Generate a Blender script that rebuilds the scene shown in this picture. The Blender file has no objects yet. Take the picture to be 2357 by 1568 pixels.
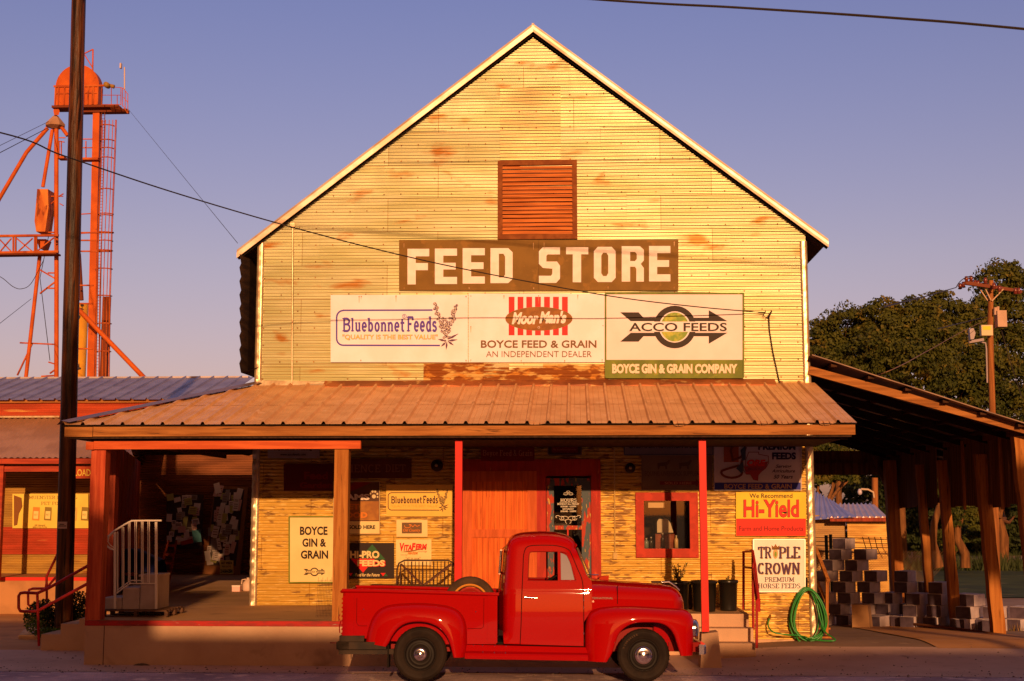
SKYC = [(1.0,.53,.56,1),(.68,.55,.86,1),(.95,.60,.67,1)]; SKYZ = (2.9,1.6,1.6,1); SKYW = (.50,.21,.10,1); SKYS = .15; SUNS = 5.0; SUNC = (1,.53,.235); EXPO = -0.10
import bpy, math, random
from mathutils import Vector, Matrix, noise
from mathutils.geometry import delaunay_2d_cdt
R = math.radians
random.seed(7)
scene = bpy.context.scene
COL = scene.collection
# ---------------------------------------------------------------- camera
CAMZ = 2.325; YAW = R(2.7); PITCH = math.atan(386/3100); F = 3100.0; CX, CY = 1178.5, 784.0
fw = Vector((-math.sin(YAW)*math.cos(PITCH), math.cos(YAW)*math.cos(PITCH), math.sin(PITCH)))
rt = Vector((math.cos(YAW), math.sin(YAW), 0)); up = rt.cross(fw)
CP = Vector((0, 0, CAMZ))
cd = bpy.data.cameras.new('camera'); cam = bpy.data.objects.new('camera', cd); COL.objects.link(cam)
cd.sensor_width = 36; cd.lens = F/2357*36; cd.clip_end = 3000; cd.clip_start = .1
mw = Matrix((rt, up, -fw)).transposed().to_4x4(); mw.translation = CP; cam.matrix_world = mw
scene.camera = cam
def ray(x, y): return fw + rt*((x-CX)/F) + up*(-(y-CY)/F)
def P(x, y, Y):
    d = ray(x, y); return CP + d*(Y/d.y)
def PZ(x, y, z):
    d = ray(x, y); return CP + d*((z-CAMZ)/d.z)
def PX(x, y, X):
    d = ray(x, y); return CP + d*(X/d.x)
def S(Y): return Y/F
# ---------------------------------------------------------------- objects
class MB:
    def __init__(s): s.v = []; s.f = []; s.sm = []
    def add(s, vs, fs, smooth=False):
        o = len(s.v); s.v += [tuple(p) for p in vs]
        for f in fs: s.f.append(tuple(i+o for i in f)); s.sm.append(smooth)
        return s
    def box(s, x0, x1, y0, y1, z0, z1):
        v = [(x, y, z) for z in (z0, z1) for y in (y0, y1) for x in (x0, x1)]
        return s.add(v, [(0,2,3,1),(4,5,7,6),(0,1,5,4),(2,6,7,3),(0,4,6,2),(1,3,7,5)])
    def bar(s, a, b, w, h, upv=(0,0,1)):
        a = Vector(a); b = Vector(b); d = (b-a).normalized(); u = Vector(upv)
        if abs(d.dot(u)) > .99: u = Vector((0,1,0))
        r = d.cross(u).normalized(); u = r.cross(d)
        v = []
        for p in (a, b):
            for i, j in ((-1,-1),(1,-1),(1,1),(-1,1)): v.append(p + r*(w/2*i) + u*(h/2*j))
        return s.add(v, [(0,1,2,3),(7,6,5,4),(0,4,5,1),(1,5,6,2),(2,6,7,3),(3,7,4,0)])
    def tube(s, pts, r, n=8, caps=True, r2=None):
        pts = [Vector(p) for p in pts]; m = len(pts); rings = []
        pu = None
        for i, p in enumerate(pts):
            d = (pts[min(i+1, m-1)] - pts[max(i-1, 0)]).normalized()
            if pu is None:
                pu = Vector((0,0,1)) if abs(d.z) < .9 else Vector((0,1,0))
            a = d.cross(pu).normalized(); b = a.cross(d).normalized(); pu = b
            rr = r if r2 is None else r + (r2-r)*i/(m-1)
            rings.append([p + a*math.cos(2*math.pi*k/n)*rr + b*math.sin(2*math.pi*k/n)*rr for k in range(n)])
        vs = [q for g in rings for q in g]; fs = []
        for i in range(m-1):
            for k in range(n):
                k2 = (k+1) % n; fs.append((i*n+k, i*n+k2, (i+1)*n+k2, (i+1)*n+k))
        s.add(vs, fs, n > 5)
        if caps: s.add(rings[0], [tuple(range(n-1, -1, -1))]); s.add(rings[-1], [tuple(range(n))])
        return s
    def lathe(s, prof, c, ax, n=32, smooth=True):
        # prof: (radius, along axis)
        c = Vector(c); ax = Vector(ax).normalized(); u = Vector((0,0,1)) if abs(ax.z) < .9 else Vector((1,0,0))
        a = ax.cross(u).normalized(); b = ax.cross(a)
        vs = []; m = len(prof)
        for r, t in prof:
            for k in range(n):
                th = 2*math.pi*k/n; vs.append(c + ax*t + (a*math.cos(th)+b*math.sin(th))*max(r, 1e-4))
        fs = [(i*n+k, (i+1)*n+k, (i+1)*n+(k+1) % n, i*n+(k+1) % n) for i in range(m-1) for k in range(n)]
        return s.add(vs, fs, smooth)
    def poly(s, pts, off):
        # flat polygon (list of 3d) extruded by off vector
        pts = [Vector(p) for p in pts]; off = Vector(off); n = len(pts)
        return s.add(pts + [p+off for p in pts], [tuple(range(n)), tuple(range(2*n-1, n-1, -1))] + [(i, n+i, n+(i+1) % n, (i+1) % n) for i in range(n)])
    def grid(s, rows, smooth=True, closed=False):
        m = len(rows); n = len(rows[0]); vs = [p for r in rows for p in r]
        fs = [(i*n+k, i*n+(k+1) % n, (i+1)*n+(k+1) % n, (i+1)*n+k) for i in range(m-1) for k in range(n if closed else n-1)]
        return s.add(vs, fs, smooth)
    def build(s, name, mat, parent=None, fixn=False):
        if getattr(s, 'mir', False):
            q = MB(); q.v = [(x, 1.86-y, z) for x, y, z in s.v]; q.f = [tuple(reversed(f)) for f in s.f]; q.sm = list(s.sm); q.build(name, mat, parent, fixn)
        me = bpy.data.meshes.new(name)
        o = Vector((0,0,0))
        if parent is not None and parent.get('_w'): o = Vector(parent['_w'])
        me.from_pydata([(p[0]-o.x, p[1]-o.y, p[2]-o.z) for p in s.v], [], s.f)
        me.polygons.foreach_set('use_smooth', s.sm)
        mats = mat if isinstance(mat, (list, tuple)) else [mat]
        for q in mats: me.materials.append(q)
        me.update()
        if fixn:
            import bmesh
            bm = bmesh.new(); bm.from_mesh(me); bmesh.ops.recalc_face_normals(bm, faces=bm.faces); bm.to_mesh(me); bm.free()
        ob = bpy.data.objects.new(name, me); COL.objects.link(ob)
        if parent is not None:
            ob.parent = parent
            ob['_w'] = tuple(o)
        return ob
def thing(name, label, cat, loc=(0,0,0), group=None, rot=None, local=False):
    o = bpy.data.objects.new(name, None); COL.objects.link(o); o.location = loc; o.empty_display_size = .2
    o['label'] = label; o['category'] = cat
    if group: o['group'] = group
    if rot: o.rotation_euler = rot
    if not local: o['_w'] = tuple(loc)
    return o
def tag(o, label, cat, group=None):
    o['label'] = label; o['category'] = cat
    if group: o['group'] = group
    return o
def struct(o, kind='structure'): o['kind'] = kind; return o
def dup(root, loc, rot=None, label=None, group=None, scale=None):
    r = root.copy(); COL.objects.link(r); r.location = loc
    if rot is not None: r.rotation_euler = rot
    if scale is not None: r.scale = scale
    if label: r['label'] = label
    if group: r['group'] = group
    for ch in list(root.children):
        c = ch.copy(); COL.objects.link(c); c.parent = r
        for g in list(ch.children):
            d = g.copy(); COL.objects.link(d); d.parent = c
    return r
# ---------------------------------------------------------------- materials
MC = {}
def M(name, c1, c2=None, c3=None, scale=(1,1,1), ns=4.0, thr=(.42,.58), thr3=(.6,.66), rough=.7, metal=0.0, bump=0.0, bs=40.0, coat=0.0, detail=8, rv=0.0, spec=None, alpha=None, emit=None, ns3=None, scale3=None, brick=None, sheets=None, ribs=None, mod=0.0, mscale=(.6,1,.8)):
    if name in MC: return MC[name]
    m = bpy.data.materials.new(name); m.use_nodes = True; nt = m.node_tree; N = nt.nodes; L = nt.links
    b = N['Principled BSDF']; b.inputs['Roughness'].default_value = rough; b.inputs['Metallic'].default_value = metal
    b.inputs['Base Color'].default_value = (*c1, 1)
    if coat: b.inputs['Coat Weight'].default_value = coat; b.inputs['Coat Roughness'].default_value = .02
    b.inputs['Specular IOR Level'].default_value = spec if spec is not None else (.12 if rough > .33 and metal < .3 else .5)
    tc = N.new('ShaderNodeTexCoord')
    def nz(sc, vec, det=detail, dist=0):
        mp = N.new('ShaderNodeMapping'); mp.inputs['Scale'].default_value = vec; L.new(tc.outputs['Object'], mp.inputs[0])
        n = N.new('ShaderNodeTexNoise'); n.inputs['Scale'].default_value = sc; n.inputs['Detail'].default_value = det; n.inputs['Distortion'].default_value = dist
        L.new(mp.outputs[0], n.inputs['Vector']); return n
    def ramp(src, a, bb):
        mr = N.new('ShaderNodeMapRange'); mr.inputs['From Min'].default_value = a; mr.inputs['From Max'].default_value = bb; mr.clamp = True
        L.new(src, mr.inputs['Value']); return mr.outputs[0]
    def mix(fac, a, bb):
        mx = N.new('ShaderNodeMix'); mx.data_type = 'RGBA'; L.new(fac, mx.inputs[0])
        for i, q in ((6, a), (7, bb)):
            if isinstance(q, tuple): mx.inputs[i].default_value = (*q, 1)
            else: L.new(q, mx.inputs[i])
        return mx.outputs[2]
    col = None
    if c2 is not None:
        n1 = nz(ns, scale); f1 = n1.outputs['Fac']
        if mod:
            nl = nz(1.0, mscale, 3); mu = N.new('ShaderNodeMath'); mu.operation = 'MULTIPLY_ADD'; mu.inputs[1].default_value = mod; L.new(nl.outputs['Fac'], mu.inputs[0]); L.new(f1, mu.inputs[2])
            sb = N.new('ShaderNodeMath'); sb.operation = 'SUBTRACT'; sb.inputs[1].default_value = mod*.5; L.new(mu.outputs[0], sb.inputs[0]); f1 = sb.outputs[0]
        if ribs:
            sx = N.new('ShaderNodeSeparateXYZ'); L.new(tc.outputs['Object'], sx.inputs[0]); m1 = N.new('ShaderNodeMath'); m1.operation = 'MULTIPLY'; m1.inputs[1].default_value = 2*math.pi/ribs[0]; L.new(sx.outputs['Z'], m1.inputs[0])
            m2 = N.new('ShaderNodeMath'); m2.operation = 'SINE'; L.new(m1.outputs[0], m2.inputs[0]); m3 = N.new('ShaderNodeMath'); m3.operation = 'MULTIPLY_ADD'; m3.inputs[1].default_value = ribs[1]; L.new(m2.outputs[0], m3.inputs[0]); L.new(f1, m3.inputs[2]); f1 = m3.outputs[0]
        col = mix(ramp(f1, *thr), c1, c2)
        if c3 is not None:
            n3 = nz(ns3 or ns*1.7, scale3 or scale, 10, .3); col = mix(ramp(n3.outputs['Fac'], *thr3), col, c3)
        L.new(col, b.inputs['Base Color'])
        if rv:
            mr = N.new('ShaderNodeMapRange'); mr.inputs['To Min'].default_value = rough-rv; mr.inputs['To Max'].default_value = min(1, rough+rv)
            L.new(n1.outputs['Fac'], mr.inputs['Value']); L.new(mr.outputs[0], b.inputs['Roughness'])
    if brick:
        br = N.new('ShaderNodeTexBrick'); br.inputs['Scale'].default_value = brick[0]; br.inputs['Mortar Size'].default_value = .018
        br.inputs['Color1'].default_value = (1,1,1,1); br.inputs['Color2'].default_value = (.8,.8,.8,1); br.inputs['Mortar'].default_value = (brick[1],)*3+(1,)
        L.new(tc.outputs['Object'], br.inputs['Vector'])
        mm = N.new('ShaderNodeMix'); mm.data_type = 'RGBA'; mm.blend_type = 'MULTIPLY'; mm.inputs[0].default_value = 1
        if col is not None: L.new(col, mm.inputs[6])
        else: mm.inputs[6].default_value = (*c1, 1)
        L.new(br.outputs['Color'], mm.inputs[7]); L.new(mm.outputs[2], b.inputs['Base Color'])
    if sheets:
        sx2 = N.new('ShaderNodeSeparateXYZ'); L.new(tc.outputs['Object'], sx2.inputs[0]); cb = N.new('ShaderNodeCombineXYZ'); L.new(sx2.outputs['X'], cb.inputs[0]); L.new(sx2.outputs['Z'], cb.inputs[1])
        br = N.new('ShaderNodeTexBrick'); br.inputs['Scale'].default_value = 1; br.inputs['Brick Width'].default_value = sheets[0]; br.inputs['Row Height'].default_value = sheets[1]; br.inputs['Mortar Size'].default_value = .006; br.inputs['Mortar Smooth'].default_value = .3
        br.inputs['Color1'].default_value = (1,1,1,1); br.inputs['Color2'].default_value = (sheets[2],sheets[2]*.97,sheets[2]*.9,1); br.inputs['Mortar'].default_value = (.55,.4,.28,1); br.offset = .37; L.new(cb.outputs[0], br.inputs['Vector'])
        mm = N.new('ShaderNodeMix'); mm.data_type = 'RGBA'; mm.blend_type = 'MULTIPLY'; mm.inputs[0].default_value = 1; L.new(col, mm.inputs[6]); L.new(br.outputs['Color'], mm.inputs[7]); L.new(mm.outputs[2], b.inputs['Base Color'])
    if bump:
        n2 = nz(bs, scale); bp = N.new('ShaderNodeBump'); bp.inputs['Strength'].default_value = bump; bp.inputs['Distance'].default_value = .02
        L.new(n2.outputs['Fac'], bp.inputs['Height']); L.new(bp.outputs[0], b.inputs['Normal'])
    if alpha is not None: b.inputs['Alpha'].default_value = alpha
    if emit: b.inputs['Emission Color'].default_value = (*emit[:3], 1); b.inputs['Emission Strength'].default_value = emit[3]
    MC[name] = m; return m
def glassm(name, tint=(.02,.02,.02), tr=.75, rough=.02):
    if name in MC: return MC[name]
    m = bpy.data.materials.new(name); m.use_nodes = True; nt = m.node_tree; N = nt.nodes; L = nt.links
    N.remove(N['Principled BSDF']); out = N['Material Output']
    t = N.new('ShaderNodeBsdfTransparent'); t.inputs[0].default_value = (tr, tr, tr, 1)
    g = N.new('ShaderNodeBsdfGlossy'); g.inputs['Roughness'].default_value = rough; g.inputs['Color'].default_value = (.9,.9,.9,1)
    f = N.new('ShaderNodeFresnel'); f.inputs[0].default_value = 1.6
    mx = N.new('ShaderNodeMixShader'); L.new(f.outputs[0], mx.inputs[0]); L.new(t.outputs[0], mx.inputs[1]); L.new(g.outputs[0], mx.inputs[2]); L.new(mx.outputs[0], out.inputs[0])
    MC[name] = m; return m
galv = M('galv_wall', (.56,.56,.28), (.68,.68,.42), (.52,.24,.05), scale=(.35,1,2.2), ns=1.6, thr=(.4,.6), sheets=(2.42,.60,.80), thr3=(.59,.70), ns3=1.4, scale3=(.8,1,2.2), rough=.36, metal=.45, rv=.06)
trim_m = M('trim_metal', (.62,.48,.30), (.48,.32,.18), scale=(1,1,1), ns=2.5, rough=.34, metal=.6, bump=.25, bs=12)
peel = M('peeling_paint', (.64,.40,.08), (.30,.16,.05), (.82,.58,.20), sheets=(2.3,.62,.78), ribs=(.0605, -.018), scale=(1.0,1,3.6), ns=4.2, thr=(.55,.60), detail=8, thr3=(.57,.61), ns3=5, scale3=(1,1,12), rough=.40, metal=.25, mod=.75, mscale=(.9,1,1.1))  # peeling paint, plus rib shading put into the colour as browner valleys
rust = M('rust', (.20,.06,.02), (.42,.16,.03), ns=5, rough=.8, bump=.3)
rustpatch = M('rusty_sheet', (.55,.36,.12), (.24,.075,.015), (.50,.22,.04), scale=(1.0,1,3.0), ns=2.6, thr=(.44,.50), thr3=(.55,.62), rough=.6, metal=.2)
roof_m = M('porch_roof_metal', (.72,.39,.18), (.62,.32,.14), (.76,.46,.26), scale=(1,1,1), ns=2.2, thr3=(.62,.72), rough=.5, metal=.12, rv=.08)
roof_l = M('left_roof_metal', (.36,.30,.33), (.28,.22,.25), ns=1.5, rough=.45, metal=.5)
roof_b = M('brown_roof_metal', (.52,.27,.15), (.42,.21,.11), ns=1.5, rough=.55, metal=.4)
wood = M('golden_wood', (.42,.17,.045), (.24,.085,.02), (.13,.05,.015), scale=(.6,6,9), ns=2.0, thr=(.35,.65), thr3=(.62,.7), rough=.7, bump=.25, bs=10)
woodv = M('golden_wood_vertical', (.45,.18,.04), (.30,.10,.02), (.12,.045,.012), scale=(9,9,.6), ns=2.0, thr=(.35,.65), thr3=(.62,.7), rough=.72, bump=.3, bs=10)
redwood = M('red_wood', (.55,.10,.035), (.36,.045,.015), (.20,.02,.01), scale=(8,8,.55), ns=2.2, thr=(.38,.62), thr3=(.64,.72), rough=.6, bump=.2, bs=9)
redbeam = M('red_beam_wood', (.62,.12,.03), (.48,.08,.02), (.3,.05,.015), scale=(.6,6,8), ns=2.2, thr3=(.66,.72), rough=.6, bump=.2, bs=9)
darkred = M('dark_red_wood', (.32,.05,.02), (.20,.03,.012), scale=(8,8,.6), ns=2.2, rough=.6, bump=.2, bs=9)
redpaint = M('red_post_paint', (.68,.02,.012), (.55,.02,.012), ns=3, rough=.42)
redrail = M('red_rail_paint', (.42,.02,.02), (.30,.02,.018), ns=8, rough=.4)
redline = M('red_kerb_paint', (.40,.025,.02), (.28,.03,.025), (.34,.2,.15), ns=5, scale=(1,1,4), thr3=(.68,.72), rough=.6)
black = M('black_void', (.012,.008,.006), rough=.9)
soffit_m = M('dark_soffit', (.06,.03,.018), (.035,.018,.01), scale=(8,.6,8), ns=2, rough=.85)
conc = M('concrete', (.58,.37,.23), (.48,.29,.18), (.32,.19,.12), ns=1.3, thr=(.35,.65), thr3=(.60,.75), ns3=2.5, rough=.85, bump=.25, bs=25)
floor_m = M('porch_floor', (.50,.29,.14), (.40,.23,.11), (.26,.15,.08), ns=1.1, thr=(.35,.65), thr3=(.6,.75), rough=.75, bump=.12, bs=30)
cwhite = M('sign_white', (.82,.76,.86), (.76,.70,.76), ns=2, rough=.42)
cream = M('sign_sunlit_cream', (.80,.60,.26), (.74,.54,.22), ns=2, rough=.42)  # porch-level warm light put into the sign colour
yel = M('sign_sunlit_white', (.80,.50,.09), (.76,.46,.08), ns=2, rough=.4)  # white board with the low sun's yellow put into its colour
brownb = M('sign_brown', (.205,.108,.018), (.17,.088,.013), (.24,.12,.02), ns=2.5, rough=.55)
fslet = M('sign_letter_white', (.82,.74,.72), (.76,.68,.64), ns=6, rough=.6)
navy = M('navy', (.095,.055,.36), rough=.5); navy2 = M('dark_navy', (.02,.012,.05), rough=.5)
gold = M('gold_letters', (.80,.56,.03), rough=.45); bronze = M('bronze', (.30,.12,.02), (.22,.085,.015), ns=8, rough=.5)
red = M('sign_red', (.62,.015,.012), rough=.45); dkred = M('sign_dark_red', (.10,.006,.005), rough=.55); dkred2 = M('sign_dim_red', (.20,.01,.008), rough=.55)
dark = M('dark_lettering', (.03,.016,.010), rough=.5); brtx = M('brown_lettering', (.16,.08,.03), rough=.45)
green = M('sign_green', (.17,.20,.02), (.12,.15,.015), (.40,.38,.04), ns=3, thr3=(.6,.75), rough=.5)
lime = M('globe_green', (.42,.42,.05), (.18,.28,.03), ns=9, rough=.45)
dkgreen = M('dark_green', (.03,.10,.03), rough=.5)
tan = M('tan_letters', (.50,.26,.14), rough=.6); pink = M('pale_pink_letters', (.80,.62,.48), rough=.5)
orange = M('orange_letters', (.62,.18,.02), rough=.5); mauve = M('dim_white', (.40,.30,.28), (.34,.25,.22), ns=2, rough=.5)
blueg = M('blue_band', (.03,.03,.22), rough=.5); teal = M('teal_paper', (.10,.28,.30), rough=.7)
chrome = M('chrome', (.62,.54,.56), rough=.14, metal=1.0)
carred = M('truck_red_paint', (.32,.0010,.0004), rough=.55, coat=.62, spec=.02)
carred_in = M('truck_inner_red', (.22,.006,.004), rough=.5)
tyre_m = M('tyre_rubber', (.014,.009,.007), (.022,.014,.010), ns=6, rough=.7)
rim_m = M('wheel_black', (.010,.007,.006), rough=.5)
steel_d = M('dark_steel', (.018,.012,.009), (.035,.02,.012), ns=4, rough=.55)
iron = M('wrought_iron', (.05,.02,.012), rough=.5, metal=.4)
orangep = M('tower_orange_paint', (.52,.10,.012), (.42,.075,.01), (.22,.04,.01), ns=1.2, thr3=(.66,.74), rough=.5)
rustor = M('tower_rusty_orange', (.48,.11,.02), (.34,.06,.012), (.24,.04,.01), ns=.9, thr3=(.58,.70), rough=.6)
polem = M('creosote_pole', (.032,.011,.004), (.13,.038,.008), (.014,.005,.003), scale=(6,6,.35), ns=1.6, thr=(.42,.62), thr3=(.55,.62), rough=.42, bump=.8, bs=5, spec=.15)
polew = M('old_pole_wood', (.34,.13,.04), (.22,.08,.025), scale=(6,6,.3), ns=1.5, rough=.8, bump=.3, bs=8)
wire_m = M('black_cable', (.03,.022,.018), rough=.6)
leaf_m = M('oak_leaves', (.070,.072,.011), (.034,.042,.007), (.14,.10,.015), ns=.6, thr=(.4,.6), thr3=(.56,.7), rough=.6)
leaf2 = M('dark_leaves', (.035,.045,.012), (.02,.028,.008), ns=.8, rough=.6)
bark = M('bark', (.20,.085,.03), (.12,.05,.02), scale=(4,4,.6), ns=2, rough=.9, bump=.4, bs=8)
plankd = M('weathered_planks', (.20,.08,.035), (.11,.042,.02), scale=(9,9,.5), ns=1.5, rough=.85, bump=.3)
shedpost = M('shed_post_wood', (.44,.17,.04), (.30,.10,.022), (.12,.04,.012), scale=(9,9,.45), ns=1.8, thr=(.38,.62), thr3=(.60,.66), rough=.8, bump=.5, bs=9)
cmu = M('cinder_block', (.58,.46,.46), (.48,.38,.38), ns=6, rough=.9, bump=.3, bs=50)
hose_m = M('green_hose', (.02,.22,.03), rough=.32)
plast = M('black_plastic', (.012,.010,.008), rough=.28)
grey_m = M('precast_steps', (.42,.33,.30), (.36,.28,.25), ns=4, rough=.85)
whitemetal = M('white_rail_paint', (.72,.62,.52), rough=.4)
sheet_w = M('tin_shed_wall', (.60,.36,.09), (.42,.22,.05), scale=(.5,1,3), ns=2, rough=.55, metal=.2)
paper = M('paper_white', (.82,.66,.56), rough=.8); paper2 = M('paper_yellow', (.50,.45,.14), rough=.8); paper3 = M('paper_pink', (.72,.42,.36), rough=.8)
boardm = M('cork_board', (.06,.035,.03), rough=.9); plyw = M('plywood', (.30,.12,.04), (.24,.09,.03), scale=(6,6,.6), ns=2, rough=.8)
blue_tarp = M('blue_tarp', (.015,.02,.10), rough=.5)
glass = glassm('clear_glass'); 
# ---------------------------------------------------------------- text
def text_verts(s, bold=.0, shear=0.0, res=3):
    c = bpy.data.curves.new('t', 'FONT'); c.body = s; c.size = 1; c.offset = bold; c.shear = shear; c.resolution_u = res; c.fill_mode = 'FRONT'
    o = bpy.data.objects.new('t', c); COL.objects.link(o)
    bpy.context.view_layer.update()
    me = bpy.data.meshes.new_from_object(o.evaluated_get(bpy.context.evaluated_depsgraph_get()))
    vs = [(v.co.x, v.co.y) for v in me.vertices]; fs = [tuple(p.vertices) for p in me.polygons]
    COL.objects.unlink(o); bpy.data.objects.remove(o); bpy.data.curves.remove(c); bpy.data.meshes.remove(me)
    return vs, fs
def arc(cx, cy, rx, ry, a0, a1, n=8):
    return [(cx+rx*math.cos(R(a0+(a1-a0)*i/n)), cy+ry*math.sin(R(a0+(a1-a0)*i/n))) for i in range(n+1)]
A = arc
XH = .66
GL = { # strokes; serif points (x,y,halfwidth)
'B': (.7, [[(.12,0),(.12,1)], [(.12,.97),(.35,.97)]+A(.35,.75,.25,.22,90,-90)+[(.12,.53)], [(.35,.53)]+A(.37,.27,.27,.26,90,-90)+[(.12,.02)]], [(.08,0,.12),(.08,1,.12)]),
'C': (.7, [A(.36,.5,.28,.47,50,310,12)], [(.56,.86,.02)]),
'D': (.72, [[(.14,0),(.14,1)], [(.14,.97),(.3,.97)]+A(.3,.5,.32,.47,90,-90,10)+[(.14,.03)]], [(.1,0,.12),(.1,1,.12)]),
'E': (.62, [[(.14,0),(.14,1)], [(.14,.96),(.56,.96),(.56,.8)], [(.14,.5),(.42,.5)], [(.14,.04),(.58,.04),(.58,.2)]], [(.1,0,.12),(.1,1,.12)]),
'F': (.6, [[(.14,0),(.14,1)], [(.14,.96),(.56,.96),(.56,.78)], [(.14,.5),(.42,.5)]], [(.14,0,.15),(.1,1,.12)]),
'G': (.74, [A(.37,.5,.29,.47,50,340,12), [(.64,.05),(.64,.42)]], [(.6,.42,.14)]),
'H': (.8, [[(.16,0),(.16,1)], [(.64,0),(.64,1)], [(.16,.5),(.64,.5)]], [(.16,0,.14),(.16,1,.14),(.64,0,.14),(.64,1,.14)]),
'I': (.36, [[(.18,0),(.18,1)]], [(.18,0,.15),(.18,1,.15)]),
'L': (.6, [[(.14,0),(.14,1)], [(.14,.04),(.56,.04),(.56,.22)]], [(.1,0,.12),(.14,1,.14)]),
'M': (.95, [[(.16,0),(.16,1)], [(.79,0),(.79,1)], [(.16,1),(.47,.15),(.79,1)]], [(.14,0,.13),(.1,1,.1),(.8,0,.14),(.84,1,.1)]),
'N': (.84, [[(.16,0),(.16,1)], [(.68,0),(.68,1)], [(.16,1),(.68,0)]], [(.16,0,.14),(.1,1,.1),(.68,1,.14)]),
'O': (.78, [A(.39,.5,.3,.47,0,360,16)], []),
'P': (.66, [[(.14,0),(.14,1)], [(.14,.97),(.36,.97)]+A(.36,.72,.25,.25,90,-90)+[(.14,.47)]], [(.14,0,.15),(.1,1,.12)]),
'R': (.74, [[(.14,0),(.14,1)], [(.14,.97),(.36,.97)]+A(.36,.74,.24,.23,90,-90)+[(.14,.51)], [(.38,.5),(.62,.03)]], [(.14,0,.14),(.1,1,.12),(.64,0,.08)]),
'S': (.6, [A(.3,.74,.22,.23,40,200,8)+A(.3,.26,.24,.24,70,-150,10)], [(.5,.86,.01)]),
'T': (.72, [[(.36,0),(.36,1)], [(.04,.78),(.04,.96),(.68,.96),(.68,.78)]], [(.36,0,.16)]),
'U': (.8, [[(.15,1),(.15,.3)]+A(.39,.3,.24,.27,180,360,8)+[(.63,1)]], [(.15,1,.14),(.63,1,.13)]),
'W': (1.05, [[(.1,1),(.32,0),(.53,.85),(.74,0),(.96,1)]], [(.12,1,.13),(.94,1,.12)]),
'Y': (.74, [[(.1,1),(.37,.48),(.64,1)], [(.37,.5),(.37,0)]], [(.1,1,.1),(.64,1,.1),(.37,0,.15)]),
'l': (.32, [[(.15,0),(.15,1.0)]], [(.15,0,.13),(.11,1,.1)]),
'i': (.32, [[(.15,0),(.15,.66)], [(.15,.84),(.15,.92)]], [(.15,0,.13),(.11,.66,.1)]),
'u': (.56, [[(.13,.66),(.13,.2)]+A(.27,.2,.14,.17,180,300,6), [(.42,0),(.42,.66)]], [(.1,.66,.09),(.38,.66,.09),(.46,0,.08)]),
'e': (.52, [[(.1,.34),(.42,.34)]+A(.26,.34,.17,.31,0,310,12)], []),
'b': (.56, [[(.13,0),(.13,1)], A(.28,.33,.16,.31,140,-140,12)], [(.09,1,.1)]),
'o': (.54, [A(.27,.33,.17,.31,0,360,14)], []),
'n': (.58, [[(.13,0),(.13,.66)], [(.13,.45)]+A(.29,.45,.15,.19,150,0,6)+[(.44,0)]], [(.13,0,.11),(.09,.66,.09),(.45,0,.11)]),
't': (.4, [[(.18,.92),(.18,.14)]+A(.28,.14,.1,.12,180,300,4), [(.04,.64),(.36,.64)]], []),
'd': (.56, [[(.43,0),(.43,1)], A(.27,.33,.16,.31,40,320,12)], [(.39,1,.1),(.47,0,.09)]),
's': (.46, [A(.23,.48,.14,.16,30,210,6)+A(.23,.18,.16,.16,70,-150,8)], []),
'a': (.52, [A(.24,.5,.16,.15,150,0,6)+[(.4,.08),(.46,.02)], A(.24,.2,.15,.18,20,340,10)], []),
'c': (.48, [A(.26,.33,.17,.31,45,315,12)], []),
'r': (.44, [[(.14,0),(.14,.66)], [(.14,.45)]+A(.28,.45,.14,.19,160,50,5)], [(.14,0,.12),(.1,.66,.1)]),
'y': (.54, [[(.08,.66),(.26,.04)], [(.44,.66),(.2,-.24),(.08,-.24)]], [(.08,.66,.09),(.44,.66,.09)]),
'&': (.78, [[(.7,.02),(.2,.72)]+A(.32,.8,.13,.17,200,-20,8)+[(.16,.36)]+A(.3,.22,.2,.21,150,300,6)+[(.66,.5)]], []),
' ': (.3, [], []),
}
def slab_verts(s, th=.12, sp=.06, thin=None):
    vs = []; fs = []; x = 0.0
    def seg(a, b, w):
        d = Vector((b[0]-a[0], b[1]-a[1])); l = d.length
        if l < 1e-6: return
        d /= l; n = Vector((-d.y, d.x))*w/2; e = d*(w*.18)
        o = len(vs); a = Vector(a)-e; b = Vector(b)+e
        vs.extend([tuple(a-n), tuple(b-n), tuple(b+n), tuple(a+n)]); fs.append((o, o+1, o+2, o+3))
    for ch in s:
        g = GL.get(ch)
        if g is None: x += .3; continue
        w, st, sf = g
        for pl in st:
            for i in range(len(pl)-1):
                a, b = pl[i], pl[i+1]
                t = th if thin is None or abs(b[1]-a[1]) > abs(b[0]-a[0])*.9 else thin
                seg((a[0]+x, a[1]), (b[0]+x, b[1]), t)
        for (sx, sy, hw) in sf:
            sgn = 1 if sy < .05 else -1
            seg((x+sx-hw, sy+sgn*.03), (x+sx+hw, sy+sgn*.03), .075)
        x += w+sp
    return vs, fs
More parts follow.
